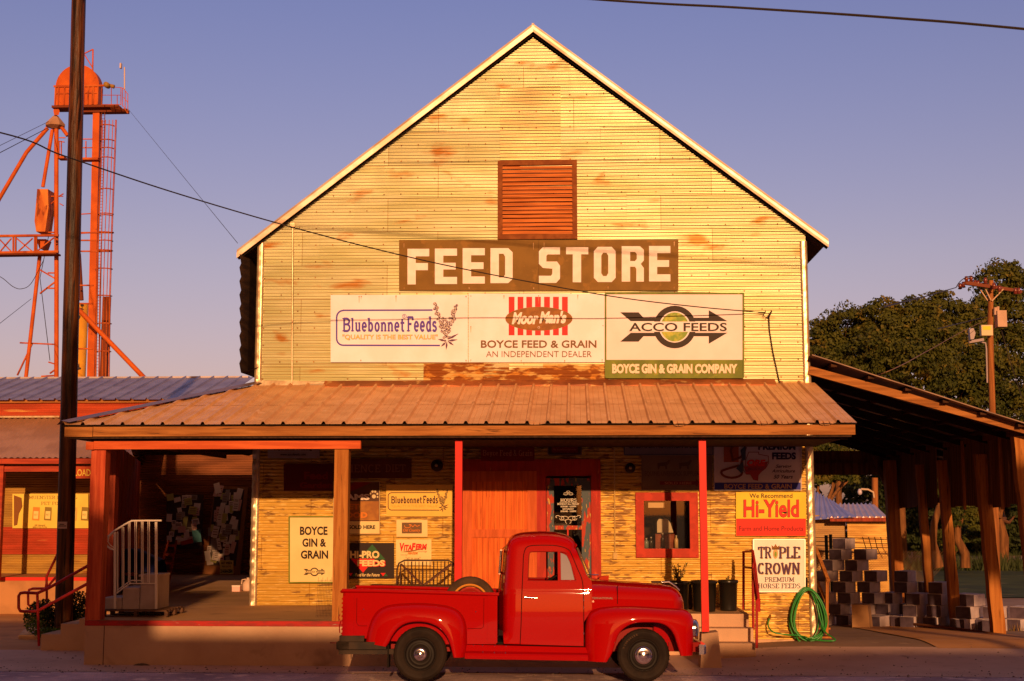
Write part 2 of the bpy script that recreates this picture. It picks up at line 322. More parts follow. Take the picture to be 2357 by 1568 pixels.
class Sign:
    """board plus lettering and emblem parts, laid out on the board's own plane"""
    def __init__(s, name, label, rect, Y, bm, cat='sign', th=.02, frame=None, group=None, partname='panel', tilt=0):
        x0, y0, x1, y1 = rect; s.Y = Y; s.bm = bm; c = P((x0+x1)/2, (y0+y1)/2, Y)
        s.root = thing(name, label, cat, tuple(c), group); s.th = th; s.k = 0
        a, b, cc, d = P(x0, y1, Y), P(x1, y1, Y), P(x1, y0, Y), P(x0, y0, Y)
        m = MB(); m.poly([a, b, cc, d], (0, th, 0)); m.build(partname, bm, s.root)
        if frame:
            fm, fw_ = frame; m = MB()
            for p, q in ((a, b), (b, cc), (cc, d), (d, a)):
                m.bar(p+Vector((0,-.006,0)), q+Vector((0,-.006,0)), .022, fw_) if abs(p.z-q.z) < abs(p.x-q.x) else m.bar(p+Vector((0,-.0075,0)), q+Vector((0,-.0075,0)), fw_, .022, (0,1,0))
            m.build('frame', fm, s.root)
    def lay(s):
        s.k += 1; return -.0022 - .0016*s.k
    def flat(s, polys, mat, name='emblem', dy=None):
        m = MB(); dy = s.lay() if dy is None else dy
        for pl in polys:
            pts = [P(x, y, s.Y)+Vector((0, dy, 0)) for x, y in pl]; m.add(pts, [tuple(range(len(pts)))])
        return m.build(name, mat, s.root)
    def rect(s, x0, y0, x1, y1, mat, name='band'): return s.flat([[(x0,y1),(x1,y1),(x1,y0),(x0,y0)]], mat, name)
    def ell(s, cx, cy, rx, ry, mat, name='emblem', n=36): return s.flat([[(cx+rx*math.cos(2*math.pi*i/n), cy-ry*math.sin(2*math.pi*i/n)) for i in range(n)]], mat, name)
    def path(s, pts, w, mat, name='outline'):
        m = MB(); dy = s.lay(); k = 0
        for i in range(len(pts)-1):
            a = Vector(pts[i]); b = Vector(pts[i+1]); d = (b-a)
            if d.length < 1e-6: continue
            d.normalize(); n = Vector((-d.y, d.x))*w/2; e = d*w*.2
            q = [a-e-n, b+e-n, b+e+n, a-e+n]; k += 1
            m.add([P(v.x, v.y, s.Y)+Vector((0, dy-.0001*(k % 5), 0)) for v in q], [(3,2,1,0)])
        return m.build(name, mat, s.root)
    def text(s, st, box, mat, bold=.0, shear=0, slab=None, name='lettering', thin=None):
        x0, y0, x1, y1 = box
        vs, fs = slab_verts(st, slab, thin=thin) if slab else text_verts(st, bold, shear)
        if not vs: return
        ax = min(v[0] for v in vs); bx = max(v[0] for v in vs); ay = min(v[1] for v in vs); by = max(v[1] for v in vs)
        dy = s.lay(); m = MB()
        pts = []
        for i, (u, v) in enumerate(vs):
            p = P(x0+(u-ax)/(bx-ax)*(x1-x0), y1-(v-ay)/(by-ay)*(y1-y0), s.Y); pts.append(p+Vector((0, dy-(.0001*((i//4) % 6) if slab else 0), 0)))
        m.add(pts, fs); return m.build(name, mat, s.root)
# ================================================================ GROUND
YW, YR, YF = 23.4, 20.05, 20.25
FZ = .655            # porch floor height
def sm(t): t = max(0, min(1, t)); return t*t*(3-2*t)
def gz(x, y):
    if y < 18.2: return .085
    if y < 20: return .085*(1-sm((y-18.2)/1.8))
    rise = sm((x-1.5)/2.0)
    if y < 23.4: return .13*rise*sm((y-20)/3)
    right = .13*rise - .05*(min(y, 35)-23.4)
    left = -.024*(min(y, 35)-23.4)
    z = left + (right-left)*rise
    if y > 35: z -= .016*(min(y, 80)-35)
    return z
def ground_sheet(name, x0, x1, y0, y1, nx, ny, mat, dz=0, edge=None, shift=0):
    m = MB(); rows = []
    for j in range(ny+1):
        row = []
        for i in range(nx+1):
            x = x0+(x1-x0)*i/nx; y = y0+(y1-y0)*j/ny
            if edge and j in (0, ny): y += edge*noise.noise(Vector((x*1.1, j*3.7, 2)))
            row.append((x, y, gz(x, y)+dz))
        rows.append(row)
    m.grid(rows, True); return struct(m.build(name, mat))
earth = M('dusty_ground', (.32,.20,.14), (.25,.155,.11), (.38,.25,.17), ns=.9, thr=(.35,.65), thr3=(.6,.72), ns3=3, rough=.95, bump=.3, bs=20)
asph = M('street_surface', (.68,.45,.46), (.40,.26,.29), (.88,.62,.56), ns=.7, thr=(.38,.62), thr3=(.56,.66), ns3=3.5, rough=.85, bump=.6, bs=45, brick=(4.2,.66))
apron_m = M('concrete_apron', (.60,.38,.30), (.50,.31,.24), (.34,.21,.17), ns=1.1, thr=(.35,.65), thr3=(.62,.74), ns3=3.2, rough=.9, bump=.25, bs=35)
drive_m = M('driveway', (.60,.29,.11), (.48,.22,.085), (.30,.14,.06), ns=1.0, thr=(.35,.65), thr3=(.62,.70), ns3=2.2, rough=.8, bump=.2, bs=30)
grass_m = M('grass', (.06,.07,.015), (.035,.042,.010), (.16,.12,.04), ns=.5, thr3=(.6,.75), rough=.9, bump=.4, bs=20)
# one big sheet reaching the horizon
m = MB()
xs = [-900,-300,-120,-60]+[-40+2*i for i in range(41)]+[60,120,300,900]
ys = [-400,-120,-60,-30,-10,0,8,14,17,18]+[18.2+.3*i for i in range(60)]+[37+2*i for i in range(24)]+[100,140,250,600,1500]
m.grid([[(x, y, gz(x, y)-.006+.012*noise.noise(Vector((x*.3, y*.3, 0)))*(1 if y > 24 else 0)) for x in xs] for y in ys], True)
struct(m.build('ground', earth))
ground_sheet('street', -40, 40, -9.0, 19.0, 80, 60, asph, .002, edge=.12)
ground_sheet('concrete_apron', -14, 26, 18.92, 22.3, 90, 16, apron_m, .006, edge=.10)
ground_sheet('driveway', 5.75, 7.9, 22.2, 36, 12, 40, drive_m, .010, edge=.05)
ground_sheet('lawn', 9.5, 60, 46, 78, 40, 30, grass_m, .02, edge=.8)
ground_sheet('left_yard', -22, -7.4, 22.2, 32.6, 20, 24, drive_m, .004, edge=.1)
# grass tufts and weeds along the driveway edge
m = MB(); rg = random.Random(3)
def blades(m, cx, cy, n, spread, h, rg):
    for i in range(n):
        x = cx+rg.gauss(0, spread); y = cy+rg.gauss(0, spread); z = gz(x, y); a = rg.uniform(0, 6.28); hh = h*rg.uniform(.4, 1.2); w = .006+.006*rg.random()
        dx, dy = math.cos(a)*w, math.sin(a)*w; lx, ly = rg.gauss(0, hh*.35), rg.gauss(0, hh*.35)
        m.add([(x-dx, y-dy, z), (x+dx, y+dy, z), (x+lx, y+ly, z+hh)], [(0,1,2)])
for (px, py, n) in ((2220,1442,90),(2240,1446,120),(2200,1436,40),(2330,1452,160),(2350,1450,160),(2290,1452,90),(2065,1428,30),(1960,1418,50),(2030,1424,40),(2150,1434,40),(2350,1425,120),(2100,1430,30)):
    g = PZ(px, py, -.1); blades(m, g.x, g.y, n, .22, .16, rg)
struct(m.build('weeds', M('dry_weeds', (.16,.13,.03), (.30,.16,.05), ns=3, rough=.8)), 'stuff')
m = MB(); rg = random.Random(4)
for i in range(1400):
    x = rg.uniform(-9, 11); y = rg.choice((rg.uniform(18.6, 20.1), rg.uniform(18.6, 22.5))); z = gz(x, y)+.006; s_ = .004+.016*rg.random()**3
    m.add([(x-s_, y-s_, z), (x+s_, y-s_*.7, z), (x+s_*.8, y+s_, z), (x-s_*.6, y+s_*.8, z), (x, y, z+s_*.9)], [(0,1,4),(1,2,4),(2,3,4),(3,0,4)])
struct(m.build('gravel_bits', M('gravel', (.16,.11,.09), (.08,.05,.04), ns=9, rough=.9)), 'stuff')
# ================================================================ FEED STORE BUILDING
def px2(x, y, Y=YW): p = P(x, y, Y); return p.x, p.z
XL, _ = px2(586, 1000); XR, _ = px2(1866, 1000)
apX, apZ = px2(1227, 88); eLX, eLZ = px2(590, 548); eRX, eRZ = px2(1862, 545)
eZ = (eLZ+eRZ)/2
def rake_l(z):  # left x limit at height z
    return XL if z < eZ else XL+(apX-XL)*(z-eZ)/(apZ-eZ)
def rake_r(z): return XR if z < eZ else XR+(apX-XR)*(z-eZ)/(apZ-eZ)
store = thing('feed_store', 'tall gabled feed store clad in pale corrugated sheet with a wraparound porch', 'store building', (0, YW, 0))
PITCHC = .0605
def corr(m, x0, x1, z0, z1, Y, rl, rr, amp=.0105, seed=0, dent=.006, nsub=6, tilt=0, xstep=.22, phase=0):
    nr = max(2, int((z1-z0)/PITCHC*nsub)); nc = max(2, int((x1-x0)/xstep)); rows = []
    for j in range(nr+1):
        z = z0+(z1-z0)*j/nr; a = max(x0, rl(z)); b = min(x1, rr(z))
        if b-a < .01: 
            if a > b: a = b = (a+b)/2
        row = []
        for i in range(nc+1):
            x = a+(b-a)*i/nc
            d = noise.noise(Vector((x*2.2, z*3.1, seed*7.7)))*dent + noise.noise(Vector((x*9, z*2.5, seed*3.1)))*dent*.35
            row.append((x, Y-amp*math.sin(2*math.pi*(z+phase)/PITCHC)+d+tilt*(z-z0), z+.004*noise.noise(Vector((x*.9, z*.5, seed*1.3)))))
        rows.append(row)
    m.grid(rows, True)
zroof = px2(1200, 884)[1]
m = MB(); rg = random.Random(11)
z = zroof-.25; k = 0
while z < apZ:
    z1 = min(z+.60+.03, apZ); x = XL-rg.random()*1.8; 
    while x < XR:
        x1 = x+2.42
        if min(x1, rake_r(z)) > max(x, rake_l(z)): corr(m, max(x, XL), min(x1+.05, XR), z, z1, YW-.003*(k % 3)-.002, rake_l, rake_r, seed=k, tilt=-.013*(.6+rg.random()), dent=.005+.004*rg.random())
        x = x1; k += 1
    z += .60
gw = m.build('gable_wall', galv, store)
# the patch of narrow newer sheets above the louvre
m = MB(); a = P(1151, 370, YW); b = P(1290, 201, YW)
corr(m, a.x, b.x, a.z, b.z, YW-.022, lambda z: -99, lambda z: 99, seed=91, dent=.010)
m.build('patch_sheet', M('patch_metal', (.58,.50,.26), (.50,.42,.20), scale=(.5,1,2), ns=2, rough=.34, metal=.6), store)
# rust run under the signs
m = MB()
for (x0, x1, y0, y1, sd) in ((975,1172,836,876,1),(1170,1250,846,878,2),(1250,1400,838,880,3),(1000,1120,868,884,4)):
    a = P(x0, y1, YW); b = P(x1, y0, YW); corr(m, a.x, b.x, a.z, b.z, YW-.018-.001*sd, lambda z: -99, lambda z: 99, seed=60+sd, dent=.008)
m.build('rusty_sheet', rustpatch, store)
# nail heads
m = MB(); rg = random.Random(5); z = zroof+.1
while z < apZ-.3:
    for i in range(36):
        x = XL+.12+i*.302; 
        if rake_l(z)+.08 < x < rake_r(z)-.08 and rg.random() < .7:
            s_ = .009; yy = YW-.024; zz = z+rg.uniform(-.01, .01)
            m.box(x-s_, x+s_, yy, yy+.012, zz-s_, zz+s_)
    z += .30
struct(m.build('sheet_screws', rust, store), 'stuff')
# lower wall, peeling paint
m = MB(); rg = random.Random(12)
zb = .12; z = zb; k = 0; zt = zroof+.05
DX0 = P(1063, 1200, YW).x; DX1 = P(1383, 1200, YW).x; DZ = P(1200, 1060, YW).z
WX0 = P(1470, 1200, YW).x; WX1 = P(1600, 1200, YW).x; WZ0 = P(1500, 1277, YW).z; WZ1 = P(1500, 1140, YW).z
def hole(x0, x1, z0, z1):
    segs = [(x0, x1)]
    if z0 < DZ and z1 <= DZ+.7:
        if z0 < DZ: segs = [q for a, b in segs for q in ((a, min(b, DX0)), (max(a, DX1), b)) if q[1]-q[0] > .02]
    out = []
    for a, b in segs:
        if z1 > WZ0 and z0 < WZ1:
            for q in ((a, min(b, WX0)), (max(a, WX1), b)):
                if q[1]-q[0] > .02: out.append(q)
        else: out.append((a, b))
    return out
bands = sorted(set([zb]+[WZ0, WZ1, DZ, zt]+[zb+.62*i for i in range(1, 8) if zb+.62*i < zt])); 
for i in range(len(bands)-1):
    z0, z1 = bands[i], bands[i+1]
    x = XL-rg.random()*1.5
    while x < XR:
        x1 = x+2.3
        for a, b in hole(max(x, XL), min(x1+.04, XR), z0+.001, z1-.001):
            if b > a: corr(m, a, b, z0, z1+.012, YW-.002*(k % 4), lambda z: -99, lambda z: 99, seed=k+30, amp=.014, dent=.006)
        x = x1; k += 1
m.build('lower_wall', peel, store)
m = MB(); m.box(XL+.1, XR-.02, YW+.0, YW+.3, -.3, .13); m.build('foundation', conc, store)
# corner trims
m = MB()
def crinkle(m, x, w, z0, z1, Y, dep=.03, seed=0, amp=.008):
    rows = []; n = int((z1-z0)/.05)
    for j in range(n+1):
        z = z0+(z1-z0)*j/n; d = amp*math.sin(z*34+seed)+amp*noise.noise(Vector((seed, z*9, 0)))
        rows.append([(x, Y, z), (x, Y-dep+d, z), (x+w*.35, Y-dep+d*1.6, z), (x+w*.6, Y-dep-d, z), (x+w, Y-dep+d*.7, z), (x+w, Y, z)])
    m.grid(rows, True)
for args in ((XL-.02, .13, FZ, zroof+.1, YW, .03, 1, .012), (XL-.02, .12, zroof+.1, eZ-.05, YW, .03, 2, .003), (XR-.10, .13, .1, zroof+.1, YW, .03, 3, .009), (XR-.10, .12, zroof+.1, eZ-.12, YW, .03, 4, .003)):
    m = MB(); crinkle(m, *args); m.build('corner_trim', trim_m, store)
# side walls and roof
m = MB(); m.box(XL+.001, XL+.05, YW+.03, YW+14, -.5, eZ-.03); m.box(XR-.05, XR-.001, YW+.03, YW+14, -.9, eZ-.03)
m.box(XL, XR, YW+14, YW+14.05, -.9, eZ); m.build('side_wall', M('side_sheet', (.30,.13,.05), (.2,.08,.03), ns=2, rough=.6), store)
YV = 23.27
oL = P(546, 577, YV); oA = P(1227, 57, YV); oR = P(1906, 552, YV); oA2 = P(1227, 82, YV)
th = .045
dn = Vector((0,0,-th)); bk = Vector((0,14.4,0))
m = MB()
for e in (oL, oR):
    m.add([e, oA, oA+bk, e+bk, e+dn, oA+dn, oA+bk+dn, e+bk+dn], [(0,1,2,3),(7,6,5,4),(0,4,5,1),(3,2,6,7),(0,3,7,4)])
m.build('main_roof', M('roof_underside', (.12,.07,.05), (.08,.045,.03), ns=2, rough=.8), store)
m = MB()  # bright rake flashing, in lapped lengths
for e, sg in ((oL, 1), (oR, -1)):
    n = 9; a0 = e + Vector((0,-.03,.01)); a1 = oA + Vector((0,-.03,.012))
    for i in range(n):
        p = a0.lerp(a1, i/n); q = a0.lerp(a1, (i+1)/n+ .004); off = Vector((0, -.002*(i % 2), 0)); h = .150
        w = Vector((0, 0, -h)); 
        rows = [[p+off+Vector((0,.12,.018)), q+off+Vector((0,.12,.018))], [p+off, q+off]]
        for kk in range(1, 4):
            d = w*(kk/3); rows.append([p+off+d+Vector((0,-.010*math.sin(kk*1.0)+.004*noise.noise(Vector((i, kk, 1))),0)), q+off+d+Vector((0,-.010*math.sin(kk*1.0)+.004*noise.noise(Vector((i, kk, 5))),0))])
        rows.append([p+off+w+Vector((0,.02,0)), q+off+w+Vector((0,.02,0))]); m.grid(rows, False)
m.build('rake_trim', M('rake_metal', (.62,.50,.40), (.48,.34,.24), ns=3, rough=.42, metal=.5), store)
m = MB()  # barge board behind the flashing
for e in (oL, oR):
    p = e+Vector((0,.06,-.13)); q = oA+Vector((0,.06,-.13)); m.bar(p, q, .03, .06)
m.build('barge_board', black, store)
m = MB()  # loose siding hanging down from the left eave
a = P(553, 585, 23.2); zt_ = a.z; zb_ = P(557, 858, 23.2).z; rows = []
n = 26
for j in range(n+1):
    t = j/n; z = zt_+(zb_-zt_)*t; dd = .018*((j*7) % 3-1)
    rows.append([(a.x+.05*t+dd*.6, 23.2+dd, z), (a.x+.08, 23.6, z), (a.x+.10, 25.5, z-.0*t)])
m.grid(rows, False); m.add([rows[-1][0], (rows[-1][0][0]+.30, 23.34, zb_+.12), (rows[-1][0][0]+.04, 23.5, zb_)], [(0,1,2)])
m.build('loose_siding', M('dark_siding', (.035,.022,.02), (.06,.035,.025), ns=3, scale=(1,1,4), rough=.6), store)
# louvre
a = P(1146, 553, YW); b = P(1328, 370, YW); lf = MB(); Yl = YW-.05; w = .085
lf.box(a.x, b.x, Yl-.02, Yl+.05, b.z-w, b.z); lf.box(a.x, b.x, Yl-.02, Yl+.05, a.z, a.z+w)
lf.box(a.x+.001, a.x+w, Yl-.017, Yl+.05, a.z+w, b.z-w); lf.box(b.x-w, b.x-.001, Yl-.017, Yl+.05, a.z+w, b.z-w)
lv = lf.build('louvre_vent', M('louvre_frame', (.24,.075,.018), (.18,.05,.012), scale=(4,4,4), ns=2, rough=.7), store)
m = MB(); n = 17; rg = random.Random(2)
for i in range(n):
    zc = a.z+w+(b.z-a.z-2*w)*(i+.5)/n; t = rg.uniform(-.006, .006); m.add([(a.x+w, Yl-.012, zc-.034+t), (b.x-w, Yl-.012, zc-.034+t*.2), (b.x-w, Yl+.045, zc+.034), (a.x+w, Yl+.045, zc+.034), (a.x+w, Yl-.012, zc-.024+t), (b.x-w, Yl-.012, zc-.024+t*.2), (b.x-w, Yl+.045, zc+.044), (a.x+w, Yl+.045, zc+.044)], [(0,3,2,1),(4,5,6,7),(0,1,5,4)])
o = m.build('louvre_slats', M('louvre_slat', (.62,.20,.05), (.42,.12,.03), scale=(.5,3,12), ns=3, rough=.7), None); o.parent = lv; o.data.transform(Matrix.Translation(-Vector(store['_w'])))
m = MB(); m.box(a.x+w, b.x-w, Yl+.044, Yl+.048, a.z+w, b.z-w); o = m.build('louvre_backing', black, None); o.parent = lv; o.data.transform(Matrix.Translation(-Vector(store['_w'])))
def sub(mb, name, mat, parent, root=store):
    o = mb.build(name, mat, None); o.parent = parent; o.data.transform(Matrix.Translation(-Vector(root['_w']))); return o
# conduit pipes on the gable
m = MB(); p0 = P(672, 884, YW-.05); p1 = P(674, 520, YW-.05); m.tube([p0, p1], .014, 8); m.box(p1.x-.04, p1.x+.04, YW-.08, YW, p1.z-.02, p1.z+.05); m.build('wall_conduit', trim_m, store)
m = MB(); m.tube([P(1770, 722, YW-.08), P(1771, 760, YW-.05), P(1779, 810, YW-.05), P(1795, 884, YW-.05)], .010, 6); m.tube([P(1762, 716, YW-.06), P(1757, 726, YW-.07), P(1763, 733, YW-.07), P(1771, 724, YW-.07)], .008, 6); m.tube([P(1768, 733, YW-.03), P(1776, 716, YW-.10)], .014, 6); m.build('service_cable', wire_m, store)
# barn door
m = MB(); Yd = YW-.03; x0, x1 = P(1065,1300,YW).x, P(1236,1300,YW).x; n = 10; rg = random.Random(8)
zd = P(1150, 1085, YW).z
for i in range(n):
    a_ = x0+.15+(x1-x0-.30)*i/n; b_ = x0+.15+(x1-x0-.30)*(i+1)/n; m.box(a_+.0018, b_-.0018, Yd-.003*rg.random(), Yd+.03, FZ+.02, zd)
bd = m.build('barn_door', M('barn_door_planks', (.72,.155,.025), (.56,.10,.016), (.36,.055,.01), scale=(9,9,.5), ns=2.4, thr=(.4,.6), thr3=(.6,.68), rough=.62, bump=.3, bs=9), store)
m = MB(); m.box(x0, x0+.16, Yd-.03, Yd+.02, FZ+.02, zd); m.box(x1-.16, x1, Yd-.031, Yd+.02, FZ+.02, zd); m.box(x0+.16, x1-.16, Yd-.028, Yd+.02, zd-.18, zd); zz = P(1150, 1228, YW).z; m.box(x0+.16, x1-.16, Yd-.028, Yd+.02, zz-.07, zz+.07); m.box(x0+.16, x1-.16, Yd-.028, Yd+.02, FZ+.03, FZ+.2)
sub(m, 'door_frame', M('barn_door_frame', (.60,.12,.03), (.48,.09,.02), scale=(7,7,.6), ns=2.4, rough=.62, bump=.3, bs=9), bd)
m = MB(); m.box(P(1236,1300,YW).x+.002, P(1257,1300,YW).x, Yd-.02, YW+.02, FZ, DZ); m.box(P(1361.5,1300,YW).x, DX1, Yd-.022, YW+.02, FZ, DZ); m.box(DX0-.0, DX1, Yd-.015, YW+.02, P(1200,1100,YW).z+.03, DZ+.02)
m.build('door_surround', M('red_casing', (.46,.035,.02), (.36,.028,.016), (.55,.12,.04), scale=(6,6,1), ns=2.5, thr3=(.66,.7), rough=.55, bump=.2), store)
# entry door
peelblue = M('peeling_blue_door', (.085,.105,.115), (.42,.05,.025), (.55,.34,.08), scale=(5,5,1.3), ns=2.4, thr=(.49,.53), thr3=(.62,.64), ns3=5, rough=.6, bump=.2)
e0, e1 = P(1258.5,1300,YW).x, P(1360.5,1300,YW).x; et = P(1300,1101,YW).z; g0, g1 = P(1275.5,1300,YW).x, P(1339.5,1300,YW).x
gt = P(1300,1118,YW).z; gm0, gm1 = P(1300,1219,YW).z, P(1300,1210,YW).z; gb = P(1300,1310,YW).z
m = MB(); m.box(e0, g0, Yd-.02, Yd+.03, FZ, et); m.box(g1, e1, Yd-.02, Yd+.03, FZ, et); m.box(g0, g1, Yd-.018, Yd+.03, gt, et); m.box(g0, g1, Yd-.018, Yd+.03, gm0, gm1); m.box(g0, g1, Yd-.018, Yd+.03, FZ, gb)
ed = m.build('entry_door', peelblue, store)
m = MB(); m.box((g0+g1)/2-.012, (g0+g1)/2+.012, Yd-.008, Yd+.01, gb, gm0); sub(m, 'glazing_bar', redpaint, ed)
m = MB(); m.add([(g0,Yd,gb),(g1,Yd,gb),(g1,Yd,gt),(g0,Yd,gt)], [(0,1,2,3)]); sub(m, 'glass', glass, ed)
whl = M('door_lettering', (.72,.62,.48), rough=.6)
def dtext(st, box, slab=None, bold=0.02, shear=0):
    s_ = Sign.__new__(Sign); s_.Y = Yd-.004; s_.root = ed; s_.k = 0; x0_, y0_, x1_, y1_ = box
    vs, fs = slab_verts(st, slab) if slab else text_verts(st, bold, shear)
    ax = min(v[0] for v in vs); bx = max(v[0] for v in vs); ay = min(v[1] for v in vs); by = max(v[1] for v in vs)
    return [P(x0_+(u-ax)/(bx-ax)*(x1_-x0_), y1_-(v-ay)/(by-ay)*(y1_-y0_), Yd-.004) for u, v in vs], fs
m = MB()
m.add(*dtext('HOURS', (1290,1147.5,1327.5,1155.5), slab=.17))
m.add(*dtext('MONDAY thru FRIDAY', (1283,1158,1333.5,1162.6))); m.add(*dtext('8:00AM - 6:00PM', (1290.5,1164,1326,1168)))
m.add(*dtext('SATURDAY', (1295,1169.6,1321,1173.8))); m.add(*dtext('8:00AM - 3:00PM', (1290.5,1175,1326,1179)))
def scroll(m, pts, w):
    for i in range(len(pts)-1):
        a_ = Vector(pts[i]); b_ = Vector(pts[i+1]); d_ = (b_-a_)
        if d_.length < 1e-5: continue
        d_.normalize(); n_ = Vector((-d_.y, d_.x))*w/2; m.add([P(v.x, v.y, Yd-.004-.0001*(i % 3)) for v in (a_+n_, b_+n_, b_-n_, a_-n_)], [(0,1,2,3)])
m.box(P(1288,1157,YW).x, P(1329,1157,YW).x, Yd-.0045, Yd-.004, P(1300,1157,YW).z, P(1300,1156.3,YW).z)
for sx in (-1, 1):
    scroll(m, [(1308+sx*q[0], q[1]) for q in A(8,1193,8,4.5,0,360,18)], 1.1); scroll(m, [(1308+sx*q[0], q[1]) for q in A(15,1193,5,4.5,0,300,14)], 1.1)
    scroll(m, [(1308+sx*q[0], q[1]) for q in [(18,1190),(22,1187),(27,1187),(29,1190),(26,1192)]], 1.1); scroll(m, [(1308+sx*q[0], q[1]) for q in A(3,1200,3.5,5,90,-60,8)], 1.0)
    scroll(m, [(1308+sx*q[0], q[1]) for q in A(6,1137,5,2.5,0,330,12)], 1.0); scroll(m, [(1308+sx*q[0], q[1]) for q in [(0,1134),(4,1132),(0,1129)]], 1.0)
sub(m, 'hours_lettering', whl, ed)
# shop window
w0, w1 = P(1463,1200,YW).x, P(1606.5,1200,YW).x; wt, wb = P(1530,1134,YW).z, P(1530,1283.5,YW).z
h0, h1 = P(1482,1200,YW).x, P(1587,1200,YW).x; ht, hb = P(1530,1153,YW).z, P(1530,1263,YW).z
rw = M('red_window_frame', (.50,.045,.02), (.40,.035,.016), (.20,.015,.01), scale=(5,5,5), ns=1.6, thr3=(.66,.7), rough=.5, bump=.2)
def ring(m, a, b, c, d, Y0, Y1):  # mitred frame: outer a,b / inner c,d
    O = [(a[0],a[1]),(b[0],a[1]),(b[0],b[1]),(a[0],b[1])]; I = [(c[0],c[1]),(d[0],c[1]),(d[0],d[1]),(c[0],d[1])]
    for i in range(4):
        j = (i+1) % 4; q = [O[i], O[j], I[j], I[i]]; m.poly([(x, Y0, z) for x, z in q], (0, Y1-Y0, 0))
m = MB(); ring(m, (w0,wb), (w1,wt), (h0,hb), (h1,ht), YW-.06, YW+.05); win = m.build('shop_window', rw, store)
m = MB(); m.add([(h0-.01,YW+.01,hb-.01),(h1+.01,YW+.01,hb-.01),(h1+.01,YW+.01,ht+.01),(h0-.01,YW+.01,ht+.01)], [(0,1,2,3)]); sub(m, 'pane', glass, win)
# dark room behind window and door
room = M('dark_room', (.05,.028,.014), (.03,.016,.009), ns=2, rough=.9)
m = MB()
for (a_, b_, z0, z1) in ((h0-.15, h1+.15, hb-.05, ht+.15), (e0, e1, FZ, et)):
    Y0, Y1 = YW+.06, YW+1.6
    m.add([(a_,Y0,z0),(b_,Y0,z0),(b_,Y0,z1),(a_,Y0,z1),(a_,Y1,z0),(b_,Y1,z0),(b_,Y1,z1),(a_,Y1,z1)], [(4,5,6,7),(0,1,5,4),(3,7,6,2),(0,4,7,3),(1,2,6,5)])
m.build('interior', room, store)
m = MB(); m.box(XL, XR, YW-.0+.05, YW+.06, DZ, DZ+.05); 
# right conduit with switch box
m = MB(); m.tube([P(1414, 1000, YW-.04), P(1415.5, 1274, YW-.04)], .011, 6); bx = P(1416, 1279, YW-.04); m.box(bx.x-.035, bx.x+.035, YW-.07, YW-.02, bx.z-.06, bx.z+.05); m.build('switch_conduit', M('painted_conduit', (.55,.36,.12), rough=.5), store)
# things seen in the window
def onsill(px, name, label, cat): 
    p = P(px, 1263, YW+.12); return thing(name, label, cat, (p.x, YW+.12, hb+.005))
p = P(1529, 1226, YW+.3)
t = thing('monitor', 'pale computer monitor seen through the red-framed window', 'monitor', (p.x, YW+.35, p.z))
m = MB(); 
ww = .125; hh = .235; m.add([(p.x-ww, YW+.25, p.z), (p.x+ww+.03, YW+.25, p.z), (p.x+ww-.02, YW+.25, p.z+hh*.7), (p.x+ww-.07, YW+.25, p.z+hh), (p.x-ww+.03, YW+.25, p.z+hh), (p.x-ww, YW+.25, p.z+hh*.8)]+[(p.x+q*.7, YW+.48, p.z+r) for q, r in ((-ww,.02),(ww,.02),(ww-.02,.15),(ww-.07,.2),(-ww+.03,.2),(-ww,.17))], [(0,1,2,3,4,5),(11,10,9,8,7,6)]+[(i,6+i,6+(i+1) % 6,(i+1) % 6) for i in range(6)])
m.build('casing', M('monitor_casing', (.75,.60,.36), rough=.5), t)
m = MB(); m.box(p.x-.06, p.x+.06, YW+.30, YW+.42, p.z-.02, p.z); m.build('stand', M('monitor_stand', (.5,.4,.25), rough=.5), t)
t = thing('cabinet', 'small reddish cabinet carrying the monitor behind the window', 'cabinet', (p.x, YW+.4, hb-.3))
m = MB(); m.box(p.x-.16, p.x+.17, YW+.22, YW+.52, hb-.3, p.z-.022); m.build('carcass', M('cabinet_wood', (.30,.075,.03), (.2,.05,.02), ns=3, rough=.5), t)
m = MB(); m.box(p.x-.13, p.x+.14, YW+.212, YW+.219, p.z-.16, p.z-.05); m.build('drawer', M('drawer_wood', (.36,.10,.04), rough=.5), t)
bot = MC.get('x')
for px, r, h, c, lab in ((1557, .034, .22, (.75,.52,.22), 'pale yellow bottle right of the cabinet inside the window'), (1488, .04, .17, (.25,.30,.22), 'silver topped jar at the left of the window sill'), (1499, .034, .19, (.05,.04,.02), 'dark rounded bottle beside the jar on the window sill'), (1526, .028, .26, (.03,.015,.01), 'slim black bottle in front of the cabinet in the window')):
    t = onsill(px, 'bottle', lab, 'bottle'); X_ = t.location.x
    m = MB(); m.lathe([(0,0),(r,0),(r,h*.62),(r*.8,h*.72),(r*.36,h*.8),(r*.36,h*.9)], (X_, YW+.12, hb+.005), (0,0,1), 16); m.build('body', M('bottle_%d' % px, c, rough=.25), t)
    m = MB(); m.lathe([(r*.42,h*.9),(r*.42,h),(0,h)], (X_, YW+.12, hb+.005), (0,0,1), 12); m.build('cap', M('cap_%d' % px, (.6,.5,.35), rough=.4), t)
s_ = MB(); a_ = P(1492,1169,YW+.05); b_ = P(1530,1157,YW+.05); s_.box(a_.x, b_.x, YW+.045, YW+.048, a_.z, b_.z); tag(s_.build('paper_notice', M('window_notice', (.72,.52,.26), rough=.7)), 'cream paper notice taped inside the red-framed window', 'notice')
